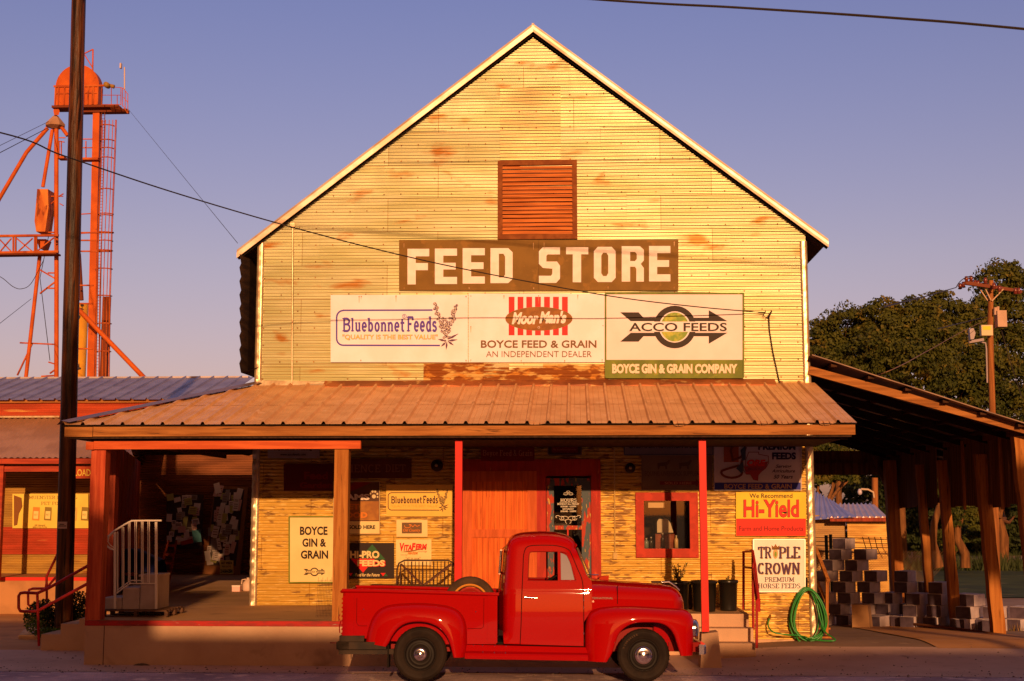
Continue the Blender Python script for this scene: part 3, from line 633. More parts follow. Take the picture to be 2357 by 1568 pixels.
# ================================================================ PORCH
porch = thing('porch', 'long covered timber porch with ribbed metal roof and concrete deck', 'porch', (0, YF, 0))
pfront = P(1000, 978, YR); zE = pfront.z; zTop = P(1200, 886, YW).z
fx0, fx1 = P(150, 990, YR).x, P(1968, 990, YR).x
rX0 = P(140, 978, YR-.05).x; rX1 = fx1+.02
YE = YR-.06
def rz(y): return zE+.012+(zTop-zE)*(y-YE)/(YW-YE)
def hipx(y): return rX0+(XL-.02-rX0)*(y-YE)/(YW-YE)
m = MB(); rib = .305; hr = .040; n0 = int((rX1-rX0)/rib)+1; rg = random.Random(21)
bends = {int((P(q, 975, YR).x-rX0)/rib): d for q, d in ((1540,-.045),(1910,-.04),(1755,-.03),(1815,-.02),(1240,-.02))}
for i in range(n0):
    xa = rX1-rib*(i+1); 
    prof = [(0,0),(.020,hr),(.048,hr),(.070,0),(.125,0),(.131,.006),(.137,0),(.215,0),(.221,.006),(.227,0),(.305,0)]
    # panel lap: lower sheets and upper sheets
    for (ya, yb, lift) in ((YE, YE+1.55, 0), (YE+1.50, YW-.0, .006)):
        if xa < rX0-rib: continue
        rows = []
        nn = 12
        for j in range(nn+1):
            row = []
            for (dx, dz) in prof:
                x = xa+dx; y = ya+(yb-ya)*j/nn
                # hip clip
                if x < hipx(yb) and x < XL:
                    ymax = YE+(x-rX0)/(XL-.02-rX0)*(YW-YE); ymax = min(yb, max(ya, ymax)); y = ya+(ymax-ya)*j/nn
                bend = 0
                kk = int((x-rX0)/rib)
                if kk in bends and j == 0 and ya == YE and dz == 0: bend = bends[kk]*math.sin(math.pi*min(1, max(0, dx/.305)))
                wob = .0012*noise.noise(Vector((x*1.5, y*2, 4)))
                row.append((x, y, rz(y)+dz+lift+bend+wob))
            rows.append(row)
        m.grid(rows, False)
pr = m.build('roof', roof_m, porch)
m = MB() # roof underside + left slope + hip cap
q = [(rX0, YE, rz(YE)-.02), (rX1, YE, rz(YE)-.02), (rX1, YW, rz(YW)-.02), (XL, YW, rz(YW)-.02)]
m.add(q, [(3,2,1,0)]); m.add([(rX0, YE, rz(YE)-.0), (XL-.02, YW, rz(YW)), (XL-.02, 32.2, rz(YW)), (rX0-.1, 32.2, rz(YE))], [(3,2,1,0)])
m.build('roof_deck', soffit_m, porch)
m = MB(); n = 14; rows = []
for j in range(n+1):
    t_ = j/n; c = Vector((rX0+.01, YE-.0, rz(YE)+.01)).lerp(Vector((XL, YW-.02, rz(YW)+.01)), t_); rows.append([c+Vector((-.09,.05,-.01)), c+Vector((-.01,0,.055)), c+Vector((.13,-.03,.03-.01*noise.noise(c)))])
m.grid(rows, False); sub(m, 'hip_cap', M('hip_cap_metal', (.26,.17,.17), rough=.45, metal=.5), pr, porch)
m = MB() # gutter flashing at wall: rusty, bright on left
a_ = P(588, 884, YW-.05); b_ = P(800, 884, YW-.05); m.poly([(a_.x, YW-.06, zTop-.02), (b_.x, YW-.06, zTop-.02), (b_.x, YW-.03, zTop+.06), (a_.x, YW-.03, zTop+.10)], (0,.02,0)); sub(m, 'bright_flashing', trim_m, pr, porch)
m = MB(); rows = []
for j in range(60):
    x = b_.x-.4+(XR-.6-b_.x+.4)*j/59; w_ = .008*noise.noise(Vector((x*3, 0, 0))); rows.append([(x, YW-.04, zTop+.085+w_), (x, YW-.075, zTop+.07+w_), (x, YW-.26, zTop-.035+w_*2+.012*((j//9) % 2)), (x, YW-.262, zTop-.06+w_*2)])
m.grid(rows, False); sub(m, 'rusty_flashing', M('rusty_flashing', (.40,.12,.03), (.24,.07,.02), (.55,.30,.10), ns=2.5, rough=.6, metal=.3), pr, porch)
fz0, fz1 = P(1000, 1003, YR).z, P(1000, 981, YR).z
m = MB(); xm = P(215, 990, YR).x; m.box(fx0, xm-.004, YR-.024, YR+.02, fz0-.005, fz1); m.box(xm+.004, fx1, YR-.02, YR+.02, fz0, fz1+.004); m.box(fx1-.04, fx1-.001, YR+.02, YW-.1, fz0+.01, fz1); m.box(fx0+.001, fx0+.04, YR+.02, 29.4, fz0+.01, fz1)
m.build('fascia', wood, porch)
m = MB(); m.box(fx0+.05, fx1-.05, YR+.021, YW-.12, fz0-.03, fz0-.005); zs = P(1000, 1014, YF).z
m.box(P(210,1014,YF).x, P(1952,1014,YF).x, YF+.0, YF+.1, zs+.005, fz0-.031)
m.poly([(-7.9,YW,fz0+.2),(XL-.05,YW,fz0+.2),(XL-.05,32.2,fz0+.2),(-10.7,32.2,fz0+.2)], (0,0,.03))  # bay roof shaped for the light: shades the bay, open towards the back
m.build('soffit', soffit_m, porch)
b0, b1 = P(200,1025,YF).x, P(831,1025,YF).x; bz1, bz0 = P(500,1015.5,YF).z, P(500,1034,YF).z
m = MB(); m.box(b0+.12, b1, YF-.04, YF+.06, bz0, bz1); m.box(b0, b0+.119, YF-.045, YF+.07, bz0-.005, bz1-.01); m.build('beam', redbeam, porch)
m = MB(); a_ = P(203,1200,YF).x; b_ = P(236.5,1200,YF).x; m.box(a_, b_, YF+.02, YF+.24, FZ, bz0-.002); m.build('post', redwood, porch)
m = MB(); a_ = P(230,1200,YF+2).x; b_ = P(262,1200,YF+2).x; m.box(a_, b_, YF+2.0, YF+2.2, FZ, bz0+.1); o = m.build('post', darkred, porch); o['label'] = 'dark inner post behind the corner post'
m = MB(); a_ = P(767.5,1200,YF).x; b_ = P(800,1200,YF).x; m.box(a_, b_, YF+.0, YF+.2, FZ, bz0-.002); o = m.build('post', woodv, porch); o['label'] = 'bare golden wood post'
m = MB(); a_ = P(1046.5,1200,YF).x; b_ = P(1063,1200,YF).x; m.box(a_, b_, YF+.02, YF+.13, FZ, zs+.004); o = m.build('post', redpaint, porch); o['label'] = 'slim bright red steel post behind the truck bed'
a_ = P(1612,1200,YF).x; b_ = P(1628.5,1200,YF).x; cbz = P(1621,1455,YF).z; m = MB(); m.box(a_, b_, YF+.03, YF+.14, cbz, zs+.004); o = m.build('post', redpaint, porch); o['label'] = 'slim bright red steel post in front of the truck'
m = MB(); a_ = P(1611,1490,YF).x; b_ = P(1662,1490,YF).x
m.add([(a_,YF,-.1),(b_,YF,-.1),(b_,YF+.4,-.1),(a_,YF+.4,-.1),(a_+.03,YF+.02,cbz-.03),(b_-.05,YF+.02,cbz),(b_-.05,YF+.38,cbz),(a_+.03,YF+.38,cbz-.03)], [(0,1,5,4),(1,2,6,5),(2,3,7,6),(3,0,4,7),(4,5,6,7)]); m.build('post_footing', conc, porch)
sx0 = P(195,1500,YF).x; sx1 = .9; DXR = P(1723,1401,22.0).x; zl = P(500,1438,YF-.02).z
zr0 = P(500,1425.5,YF-.02).z
FZ2 = FZ
m = MB(); m.box(sx0+.0, sx1, YF-.02, YF+.15, -.4, FZ); m.box(sx0+.001, DXR, 22.001, 34.2, -.9, FZ-.002); m.box(sx0+.001, sx1-.001, YF+.15, 22.001, -.4, FZ-.001); m.poly([(-8.5,24.5,-.9),(sx0+.0005,24.5,-.9),(sx0+.0005,34.2,-.9),(-11.5,34.2,-.9)], (0,0,.9+FZ-.003))
m.build('deck', [conc], porch)
m = MB(); m.add([(sx0+.002, YF-.015, FZ+.004), (sx1, YF-.015, FZ+.004), (sx1, 22, FZ+.004), (sx0+.002, 22, FZ+.004)], [(0,1,2,3)]); m.add([(sx0+.002, 22, FZ+.004), (DXR-.01, 22.003, FZ+.004), (DXR-.01, YW, FZ+.004), (XL, YW, FZ+.004), (XL, 34.2, FZ+.004), (-11.45, 34.2, FZ+.004), (-8.45, 24.5, FZ+.004), (sx0+.002, 24.5, FZ+.004)], [tuple(range(8))]); m.build('deck_surface', floor_m, porch)
m = MB(); m.box(sx0-.004, sx1+.004, YF-.032, YF-.018, FZ-.075, FZ+.002); m.build('red_edge', redline, porch)
m = MB(); xs_ = P(240,1480,YF).x; m.box(xs_-.006, xs_+.006, YF-.0225, YF-.018, -.05, FZ-.08); m.build('deck_joint', M('joint_dark', (.1,.06,.045), rough=.9), porch)
m = MB(); q = P(330,1518,YF); rows = []
for j in range(5):
    r_ = .075*(1-j/4)+.01; rows.append([(q.x+math.cos(t_*math.pi/8)*r_*1.6, YF-.05-.03*j*.2-math.sin(t_*math.pi/8)*.04, -.01+.10*math.sin(t_*math.pi/8)*(r_/.17)) for t_ in range(9)])
m.grid(rows, True); m.build('drain_patch', M('drain_patch', (.16,.11,.08), (.10,.07,.05), ns=9, rough=.9, bump=.5), porch)
# steps on the right
st = thing('porch_steps', 'three worn concrete steps up to the right end of the porch', 'steps', (P(1690,1490,21.5).x, 21.6, 0))
sa = P(1640,1450,21.5).x
for i, (xr, yf, zt2) in enumerate(((1739,21.4,.25),(1734,21.7,.45),(1724,22.0,.651))):
    xb = P(xr,1450,yf).x; m = MB(); m.box(sa-1.0 if i == 2 else sa-.2, xb, yf, yf+.30 if i < 2 else 22.0+.29, 0 if i == 0 else zt2-.2, zt2); m.build('step', conc, st)
m = MB(); m.box(1.2, P(1724,1401,22.0).x, 22.002, 22.3, 0, .6); 
# handrail on the right
hr_ = thing('handrail', 'dark red pipe handrail beside the right porch steps', 'handrail', (P(1742,1490,21.2).x, 21.2, .1))
m = MB(); A0 = P(1711.5,1403,22.6); A1 = P(1711.5,1270,22.6); B1 = P(1732.5,1268,22.0); B0 = P(1734,1450,22.0); C1 = P(1746,1378,21.25); C2 = P(1746,1408,21.25); D0 = P(1741.5,1492,21.2); D1 = P(1742,1385,21.2)
m.tube([A0, A1, B1, P(1738,1300,21.7), C1], .022, 8); m.build('top_rail', redrail, hr_); m = MB(); m.tube([C1, C2], .03, 8); m.tube([D0, D1, C1], .022, 8); m.build('post', redrail, hr_); m = MB(); m.tube([B0, B1], .022, 8); m.build('post', redrail, hr_)
m = MB(); m.tube([P(1711.5,1305,22.6), P(1733,1308,22.0), P(1743,1400,21.3)], .018, 8); m.build('mid_rail', redrail, hr_)
# ================================================================ SIGNS ON THE GABLE
GY = YW-.055
s = Sign('store_sign', 'long brown board reading FEED STORE in white block letters', (918.5,552.5,1561.5,668.5), GY, brownb, th=.03)
def blk(s, x0, y0, x1, y1, rects, mat, polys=()):
    out = []
    for (a, b, c, d) in rects: # fractions, y up
        out.append([(x0+(x1-x0)*a, y1-(y1-y0)*b), (x0+(x1-x0)*c, y1-(y1-y0)*b), (x0+(x1-x0)*c, y1-(y1-y0)*d), (x0+(x1-x0)*a, y1-(y1-y0)*d)])
    for pl in polys: out.append([(x0+(x1-x0)*u, y1-(y1-y0)*v) for u, v in pl])
    return out
st_ = .38
LT = {
'F': ([(0,0,st_,1),(st_,.79,1,1),(st_,.40,.94,.60)], []),
'E': ([(0,0,st_,1),(st_,.80,1,1),(st_,.41,.94,.60),(st_,0,1,.20)], []),
'D': ([(0,0,st_,1)], [[(st_,.84),(st_,1),(.8,1),(1,.88),(1,.5),(.66,.5),(.66,.76),(.58,.84)],[(st_,0),(st_,.16),(.58,.16),(.66,.24),(.66,.5),(1,.5),(1,.12),(.8,0)]]),
'T': ([(.30,0,.68,.8),(0,.8,1,1)], []),
'O': ([], [[(0,.5),(0,.88),(.18,1),(.5,1),(.5,.83),(.42,.83),(.34,.75),(.34,.5)],[(.5,1),(.82,1),(1,.88),(1,.5),(.66,.5),(.66,.75),(.58,.83),(.5,.83)],[(0,.5),(.34,.5),(.34,.25),(.42,.17),(.5,.17),(.5,0),(.18,0),(0,.12)],[(.5,0),(.5,.17),(.58,.17),(.66,.25),(.66,.5),(1,.5),(1,.12),(.82,0)]]),
'R': ([(0,0,st_,1)], [[(st_,.84),(st_,1),(.82,1),(1,.9),(1,.72),(.68,.72),(.68,.78),(.6,.84)],[(st_,.42),(st_,.58),(.6,.58),(.68,.64),(.68,.72),(1,.72),(1,.6),(.86,.5),(1,.38),(1,.3),(.66,.3),(.66,.36),(.6,.42)],[(.66,0),(.66,.3),(1,.3),(1,0)]]),
'S': ([], [[(0,.6),(0,.88),(.18,1),(1,1),(1,.80),(.42,.80),(.36,.76),(.36,.6)],[(0,.6),(.36,.6),(.86,.6),(1,.48),(1,.40),(.64,.40),(.2,.42),(0,.54)],[(.64,.40),(1,.40),(1,.12),(.82,0),(0,0),(0,.20),(.58,.20),(.64,.26)]]),
}
polys = []
for ch, x0, x1, y0, y1 in (('F',938,988,573,655),('E',1001,1052,572.5,654),('E',1065,1116,571.5,653),('D',1129,1180,571.5,652),('S',1240,1289,569.5,651.5),('T',1303,1354,569.5,650),('O',1367,1417,568.5,649.5),('R',1431,1482,567,648.5),('E',1494,1543,566.5,648)):
    r_, p_ = LT[ch]; polys += blk(s, x0, y0, x1, y1, r_, None, p_)
s.flat(polys, fslet, 'lettering')
s.rect(1239.6,553,1240.4,668, M('seam', (.10,.05,.02), rough=.7), 'panel_joint')
def screws(s, pts, r=1.4):
    rg = random.Random(len(pts)*7+int(pts[0][0])); st = []; ymax_ = max(q[1] for q in pts)+5
    for (x, y) in pts:
        if rg.random() < .75: L_ = min(rg.uniform(7, 26), ymax_-y-1); w_ = rg.uniform(.5, 1.3); x += rg.uniform(-.5,.5); st.append([(x-w_*.3, y+L_), (x+w_*.3, y+L_), (x+w_, y), (x-w_, y)])
    if st: s.flat(st, M('rust_streak', (.62,.42,.24), (.50,.30,.14), ns=20, rough=.7), 'rust_streaks')
    for q in [pts]: s.flat([[(x+r*math.cos(a*math.pi/3), y+r*math.sin(a*math.pi/3)) for a in range(6)] for x, y in q], rust, 'screws')
screws(s, [(930,560),(1080,559),(1228,559),(1252,558),(1400,557),(1552,556),(930,662),(1080,661),(1228,662),(1252,661),(1400,660),(1552,660)], 1.1)
def bluebonnet(s, f, ol, tx, tag_m, tag_ol, petal, stemc, sl=.15):
    # f maps unit coords of the big sign into this one
    pts = [(995,714)]+[(790,714.5)]+A(790,731,15,16,-90,-180,5)+[(775,780)]+A(790,780,15,15,180,90,5)+[(1012,795.5)]
    s.path([f(*q) for q in pts], abs(f(3.6,0)[0]-f(0,0)[0]), ol)
    a = f(788,731); b = f(931,765); s.text('Bluebonnet', (a[0],a[1],b[0],b[1]), tx, slab=.17)
    a = f(936,728); b = f(1006,765); s.text('Feeds', (a[0],a[1],b[0],b[1]), tx, slab=.17)
    a = f(788,770); b = f(1008,783.5); 
    if tag_ol: s.text('"QUALITY IS THE BEST VALUE"', (a[0],a[1],b[0],b[1]), tag_ol, bold=.03, name='lettering_edge')
    s.text('"QUALITY IS THE BEST VALUE"', (a[0],a[1],b[0],b[1]), tag_m, bold=.004)
    rg = random.Random(31); petals = []; cores = []; 
    def head(cx0, cy0, cx1, cy1, wd, n):
        for i in range(n):
            t = rg.random(); x = cx0+(cx1-cx0)*t; y = cy0+(cy1-cy0)*t; w = wd*(.25+.75*t); a_ = rg.uniform(0, 6.28); r_ = w*rg.random()**.6
            cores.append((x+math.cos(a_)*r_, y+math.sin(a_)*r_*.7))
    head(1000,697,1022,765,13,38); head(1050,703,1034,765,12,38); head(1025,735,1030,785,12,26)
    dk, wh = [], []
    for (x, y) in cores:
        r = 3.0; dk.append([f(x+r*math.cos(k*math.pi/3), y+r*math.sin(k*math.pi/3)) for k in range(6)])
    m1 = s.flat(dk, stemc, 'flower')
    for (x, y) in cores:
        for k in range(3):
            a_ = rg.uniform(0, 6.28); cx, cy = x+1.2*math.cos(a_), y+1.2*math.sin(a_); r = .95; wh.append([f(cx+r*math.cos(q*math.pi/2.5), cy+r*math.sin(q*math.pi/2.5)) for q in range(5)])
    s.flat(wh, petal, 'flower_petals')
    lv = []
    for (x, y, dx, dy) in ((1030,782,26,-14),(1030,785,24,-3),(1026,785,-18,-4),(1027,788,-12,10),(1031,786,14,9),(1029,786,-2,20)):
        l = Vector((dx, dy)); n_ = Vector((-dy, dx)).normalized()*2.4; m_ = Vector((x, y))+l*.45; lv.append([f(x, y), f(*(m_+n_)), f(x+dx, y+dy), f(*(m_-n_))])
    s.flat(lv, stemc, 'flower_leaves')
s = Sign('feed_sign', 'white panel with a blue outlined flower logo, left of three under the long brown board', (761,679,1077,834), GY, cwhite)
bluebonnet(s, lambda x, y: (x, y), navy, navy, gold, navy, M('petal_white', (.75,.62,.56), rough=.5), M('flower_purple', (.12,.06,.12), rough=.6))
s.text('R', (929.5,726,932.5,731), navy, name='registered_mark'); s.path(A(931,728.5,4.5,4.5,0,360,14), .8, navy, 'registered_mark')
screws(s, [(827,683),(832,683),(1073,683),(1073,830),(831,830),(912,682)])
s = Sign('feed_sign', 'white panel with red stripes and a bronze oval, between the other two gable panels', (1078.5,676,1392.5,834), GY, cwhite)
s.flat([[(x,772),(x+13.3,772),(x+13.3,683.5),(x,683.5)] for x in (1171,1191.4,1211.5,1231.6,1252.4,1273,1293.6)], red, 'stripes')
s.ell(1240.5,734,77.5,27.5, bronze); s.text("Moor", (1178,719,1240,747), fslet, bold=.05, shear=.28); s.text("Man's", (1241,716,1304,745), fslet, bold=.05, shear=.28)
s.path(A(1240,754,2.2,2.2,0,360,10), .6, fslet, 'registered_mark')
s.text('BOYCE FEED & GRAIN', (1107,783.5,1373,801), brtx, bold=.022); s.text('AN INDEPENDENT DEALER', (1119,808.5,1362,822), brtx, bold=-.004)
screws(s, [(1084,682),(1160,681),(1240,681),(1330,680),(1084,829),(1200,830),(1300,830),(1386,828),(1388,750),(1084,752)], 1.0)
s = Sign('feed_sign', 'green framed panel with a black arrow through a green globe on the gable', (1394,675.5,1711,869), GY-.012, M('sign_warm_white', (.76,.66,.70), (.70,.60,.62), ns=1.2, rough=.4), th=.03, frame=(green, .028))
s.rect(1395.5,828.5,1709.5,867.5, green)
def f2(p): return (p[0]*.458+720, p[1]*.458+520)
for sg in (1, -1):
    up_ = [(1545,435),(1637,435),(1662,462),(1990,462),(1990,424),(2083,479),(1598,479)]
    if sg < 0: up_ = [(x, 1014-y+3) for x, y in up_][::-1]
    s.flat([[f2(p) for p in up_]], dark)
s.ell(1553,753,49,49*1.0, dark); s.ell(1553,753,36,36, s.bm); s.ell(1553,753,32.5,33.5, lime, 'globe')
wm = s.bm
s.flat([[f2(p) for p in [(1583,533),(2088,533),(2088,482),(1604,482)]]], wm, 'white_band')
s.text('ACCO FEEDS', (1448,743.5,1673,763), dark, bold=.02)
s.text('BOYCE GIN & GRAIN COMPANY', (1409,838,1697,860), pink, bold=.05)
# ================================================================ SIGNS ON THE PORCH WALL
PY = YW-.05
s = Sign('feed_sign', 'tall cream sign with green edge reading BOYCE GIN & GRAIN beside the golden post', (666,1189.5,788,1341), PY, cream, frame=(green, .022))
s.text('BOYCE', (690.5,1212,754,1232), dark, bold=.035); s.text('GIN &', (696,1239.5,751,1259), dark, bold=.035); s.text('GRAIN', (692.5,1267,755.5,1286.5), dark, bold=.035)
def arrow(s, cx, cy, w, mat, bg, tx):
    k = w/245.
    F_ = lambda p: (cx+(p[0]-1818)*.458*k, cy+(p[1]-508)*.458*k)
    for sg in (1, -1):
        u = [(1545,435),(1637,435),(1662,462),(1990,462),(1990,424),(2083,479),(1598,479)]
        if sg < 0: u = [(x, 1016-y) for x, y in u][::-1]
        s.flat([[F_(p) for p in u]], mat)
    s.ell(cx, cy, 49*k, 49*k, mat); s.ell(cx, cy, 36*k, 36*k, bg); s.flat([[F_(p) for p in [(1583,535),(2088,535),(2088,480),(1604,480)]]], bg, 'band')
    s.text('ACCO FEEDS', (cx-105*k, cy-9*k, cx+120*k, cy+9*k), tx, bold=.03)
arrow(s, 724, 1316.5, 49, dark, cream, dark)
s = Sign('pet_food_sign', 'dark pet food sign with a paw print and a white SOLD HERE strip', (768,1109,874,1229), PY, M('sign_dark_brown', (.09,.035,.015), (.13,.05,.02), ns=2, rough=.45), frame=(M('pale_edge', (.5,.35,.15), rough=.5), .012))
s.flat([[(790,1140),(790,1122),(820,1108.5),(860,1108.5)]], dkred2, 'diagonal_stripe'); s.rect(770,1154,872,1198, M('bronze_field', (.40,.16,.025), (.30,.11,.02), ns=5, rough=.4)); s.rect(769,1200,873,1228, cream)
s.text('IAMS', (790,1137,851,1151), pink, bold=.05); s.text('PET', (790,1160,828,1173), orange, bold=.05); s.text('FOOD', (786,1179,846,1192.5), orange, bold=.05); s.text('SOLD HERE', (803,1209,864,1218), dark, bold=.04)
paw = M('paw_cream', (.66,.50,.26), rough=.5); s.ell(861,1143,4.6,4.6, paw, 'paw'); 
for (x, y, r) in ((852.5,1136.5,2.2),(858,1131.5,2.6),(864,1131.8,2.6),(869,1137,2.2),(869.5,1144,2.0)): s.ell(x, y, r, r*1.15, paw, 'paw', 12)
s = Sign('feed_sign', 'black sign with green and red triangles reading HI-PRO FEEDS', (801.5,1250,907,1331), PY, M('sign_black', (.025,.012,.008), rough=.4))
s.flat([[(825.5,1288),(887,1288),(857,1253)]], dkgreen, 'triangle'); s.flat([[(806.5,1285),(864,1285),(835.7,1318.5)]], red, 'triangle')
ye = M('letters_pale_gold', (.75,.55,.24), rough=.5)
s.text('HI-PRO', (804.5,1268.8,874.5,1287), dark, bold=.09, name='lettering_shadow'); s.text('HI-PRO', (806,1268,873.5,1285.5), ye, bold=.045); s.text('FEEDS', (822,1290,888,1304.8), red, bold=.09, name='lettering_shadow'); s.text('FEEDS', (822.5,1289,886,1303.5), ye, bold=.045)
s.text('Feed for the Future', (818,1319.5,874,1327), ye, bold=.02, shear=.25)
s.flat([[(802,1319),(812,1319),(807,1326)],[(876,1319),(888,1319),(882,1326.5)]], red, 'triangle'); s.flat([[(812,1326.5),(820,1326.5),(816,1319.5)],[(883,1326.5),(893,1326.5),(888,1319.5)]], dkgreen, 'triangle')
s = Sign('feed_sign', 'yellow-tinted panel with a dark outlined flower logo, beside the slim red post', (889,1116,1041.5,1189), PY, yel)
K = .4966
brd = M('maroon_lettering', (.07,.018,.02), rough=.5)
bluebonnet(s, lambda x, y: (893+(x-774)*K, 1134+(y-714)*.497), brd, brd, M('pale_gold_letters', (.62,.36,.05), rough=.5), None, M('petal_yellow', (.7,.45,.12), rough=.5), brd)
s = Sign('small_sign', 'small cream plaque with a brown centre above the red lettered sign', (912.5,1197,984,1236), PY, cream)
s.rect(925,1203,971,1228, brtx, 'brown_panel'); s.path(A(938,1211,7,4,200,-60,8)+[(946,1208),(950,1213),(955,1208),(960,1212),(966,1209)], 1.6, orange, 'lettering'); s.text('Old Country', (928,1217,968,1226), orange, bold=.02, shear=.3)
s = Sign('feed_sign', 'cream sign with slanted red lettering reading VITAFERM', (911.5,1242,993,1301), PY, cream)
s.text('V', (920,1250,931,1269), red, bold=.06, shear=.15); s.text('ITA', (929,1254,948,1268), red, bold=.06, shear=.2); s.text('F', (947,1250,957,1267), red, bold=.06, shear=.2); s.text('ERM', (956,1252,983,1266), red, bold=.06, shear=.2)
s.flat([[(922,1271),(940,1268),(987,1261),(942,1271)]], bronze, 'swoosh'); s.text('with the', (922,1275,937,1279), tan); s.text('AMAFERM', (938,1270,962,1276.5), orange, bold=.04, shear=.2); s.text('advantage', (963,1267,983,1272), tan); s.text('"all in one"', (934,1282,968,1288.5), bronze)
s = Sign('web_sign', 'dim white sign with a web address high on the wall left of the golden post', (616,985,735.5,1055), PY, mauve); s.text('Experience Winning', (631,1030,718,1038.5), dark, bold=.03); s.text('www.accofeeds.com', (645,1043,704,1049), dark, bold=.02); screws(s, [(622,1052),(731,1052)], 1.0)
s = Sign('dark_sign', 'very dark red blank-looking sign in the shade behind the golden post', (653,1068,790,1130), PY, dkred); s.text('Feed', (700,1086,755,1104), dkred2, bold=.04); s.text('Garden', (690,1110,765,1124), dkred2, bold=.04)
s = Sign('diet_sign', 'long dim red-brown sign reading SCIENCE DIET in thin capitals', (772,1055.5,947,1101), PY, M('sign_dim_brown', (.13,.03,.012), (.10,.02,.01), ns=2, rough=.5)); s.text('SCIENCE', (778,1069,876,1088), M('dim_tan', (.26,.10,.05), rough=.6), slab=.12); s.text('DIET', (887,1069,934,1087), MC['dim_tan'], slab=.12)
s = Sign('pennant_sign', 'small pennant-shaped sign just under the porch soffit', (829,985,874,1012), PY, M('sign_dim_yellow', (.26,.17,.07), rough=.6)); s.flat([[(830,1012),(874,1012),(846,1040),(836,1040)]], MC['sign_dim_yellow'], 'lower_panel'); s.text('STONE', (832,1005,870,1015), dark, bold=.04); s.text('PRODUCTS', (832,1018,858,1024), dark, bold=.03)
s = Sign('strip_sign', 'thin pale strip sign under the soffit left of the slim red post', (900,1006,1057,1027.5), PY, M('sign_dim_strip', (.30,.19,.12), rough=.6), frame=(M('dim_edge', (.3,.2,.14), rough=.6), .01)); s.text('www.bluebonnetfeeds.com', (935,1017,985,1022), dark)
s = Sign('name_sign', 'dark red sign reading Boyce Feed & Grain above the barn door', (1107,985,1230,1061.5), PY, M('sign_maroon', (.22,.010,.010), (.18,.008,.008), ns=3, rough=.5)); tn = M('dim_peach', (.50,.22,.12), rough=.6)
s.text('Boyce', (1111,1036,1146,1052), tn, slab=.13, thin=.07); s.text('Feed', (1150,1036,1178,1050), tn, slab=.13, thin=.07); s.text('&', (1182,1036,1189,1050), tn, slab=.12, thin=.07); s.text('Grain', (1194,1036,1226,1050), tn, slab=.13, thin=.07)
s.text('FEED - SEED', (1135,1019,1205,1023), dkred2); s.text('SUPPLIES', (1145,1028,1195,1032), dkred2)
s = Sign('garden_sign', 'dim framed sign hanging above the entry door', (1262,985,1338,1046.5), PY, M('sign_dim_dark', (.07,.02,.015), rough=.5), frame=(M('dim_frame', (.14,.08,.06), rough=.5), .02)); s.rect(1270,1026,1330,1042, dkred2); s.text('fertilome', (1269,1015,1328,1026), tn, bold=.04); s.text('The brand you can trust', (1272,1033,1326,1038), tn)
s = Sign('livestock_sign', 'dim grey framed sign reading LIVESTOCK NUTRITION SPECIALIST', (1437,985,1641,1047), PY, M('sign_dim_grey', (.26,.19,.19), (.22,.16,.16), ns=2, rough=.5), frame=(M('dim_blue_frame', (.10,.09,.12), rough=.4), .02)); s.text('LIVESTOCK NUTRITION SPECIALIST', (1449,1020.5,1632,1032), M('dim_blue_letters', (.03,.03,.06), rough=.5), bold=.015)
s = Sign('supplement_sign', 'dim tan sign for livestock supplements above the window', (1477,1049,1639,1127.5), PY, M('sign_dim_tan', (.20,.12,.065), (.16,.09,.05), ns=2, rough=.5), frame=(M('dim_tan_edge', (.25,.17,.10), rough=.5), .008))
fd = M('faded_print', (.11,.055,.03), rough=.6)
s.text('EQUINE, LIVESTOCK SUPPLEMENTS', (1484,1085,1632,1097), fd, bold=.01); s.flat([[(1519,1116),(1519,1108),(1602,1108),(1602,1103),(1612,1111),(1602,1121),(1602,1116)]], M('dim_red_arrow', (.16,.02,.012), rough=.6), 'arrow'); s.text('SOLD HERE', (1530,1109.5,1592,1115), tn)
for cx in (1525, 1575): # grazing animal outlines
    s.flat([[(cx-12,1066),(cx+8,1064),(cx+14,1058),(cx+18,1060),(cx+14,1068),(cx+10,1072),(cx+10,1080),(cx+7,1080),(cx+6,1073),(cx-6,1073),(cx-8,1080),(cx-11,1080)][::-1]], fd, 'animal_outline')
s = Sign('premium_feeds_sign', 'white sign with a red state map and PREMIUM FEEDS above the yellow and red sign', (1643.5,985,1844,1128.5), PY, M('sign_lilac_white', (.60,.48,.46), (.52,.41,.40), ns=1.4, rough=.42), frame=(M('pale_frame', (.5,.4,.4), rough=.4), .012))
s.rect(1645,1111,1842.5,1127.5, blueg)
s.text('PREMIUM', (1745,1020,1831,1036), navy2, bold=.05); s.text('FEEDS', (1777,1041.5,1832,1058), navy2, bold=.05)
s.text('Serving', (1785,1069.5,1822,1079.5), navy2, bold=.02, shear=.35); s.text('Agriculture', (1776,1080.5,1830,1090), navy2, bold=.02, shear=.35); s.text('50 Years', (1780,1093,1825,1102), navy2, bold=.02, shear=.35)
s.text('BOYCE FEED & GRAIN', (1667,1114,1822,1125), tan, bold=.02)
s.rect(1666,1018,1700,1064, M('orange_square', (.34,.07,.02), rough=.5), 'orange_square')
tex = [(1723,1041),(1746,1041),(1746,1046),(1768,1050),(1769,1066),(1762,1078),(1752,1086),(1745,1094),(1744,1106),(1734,1104),(1727,1092),(1718,1092),(1712,1084),(1700,1078),(1700,1074),(1716,1073),(1716,1060)]
s.path(tex+[tex[0]], 1.4, dkred2, 'map_outline'); s.flat([[(1712,1075),(1768,1062),(1762,1078),(1752,1086),(1745,1094),(1744,1106),(1734,1104),(1727,1092),(1718,1092)][::-1]], M('map_red', (.34,.03,.03), rough=.5), 'map')
s.text('ORE', (1719,1058,1762,1073), red, bold=.06, shear=.2); s.text('BROS INC', (1722,1077,1758,1083), navy2)
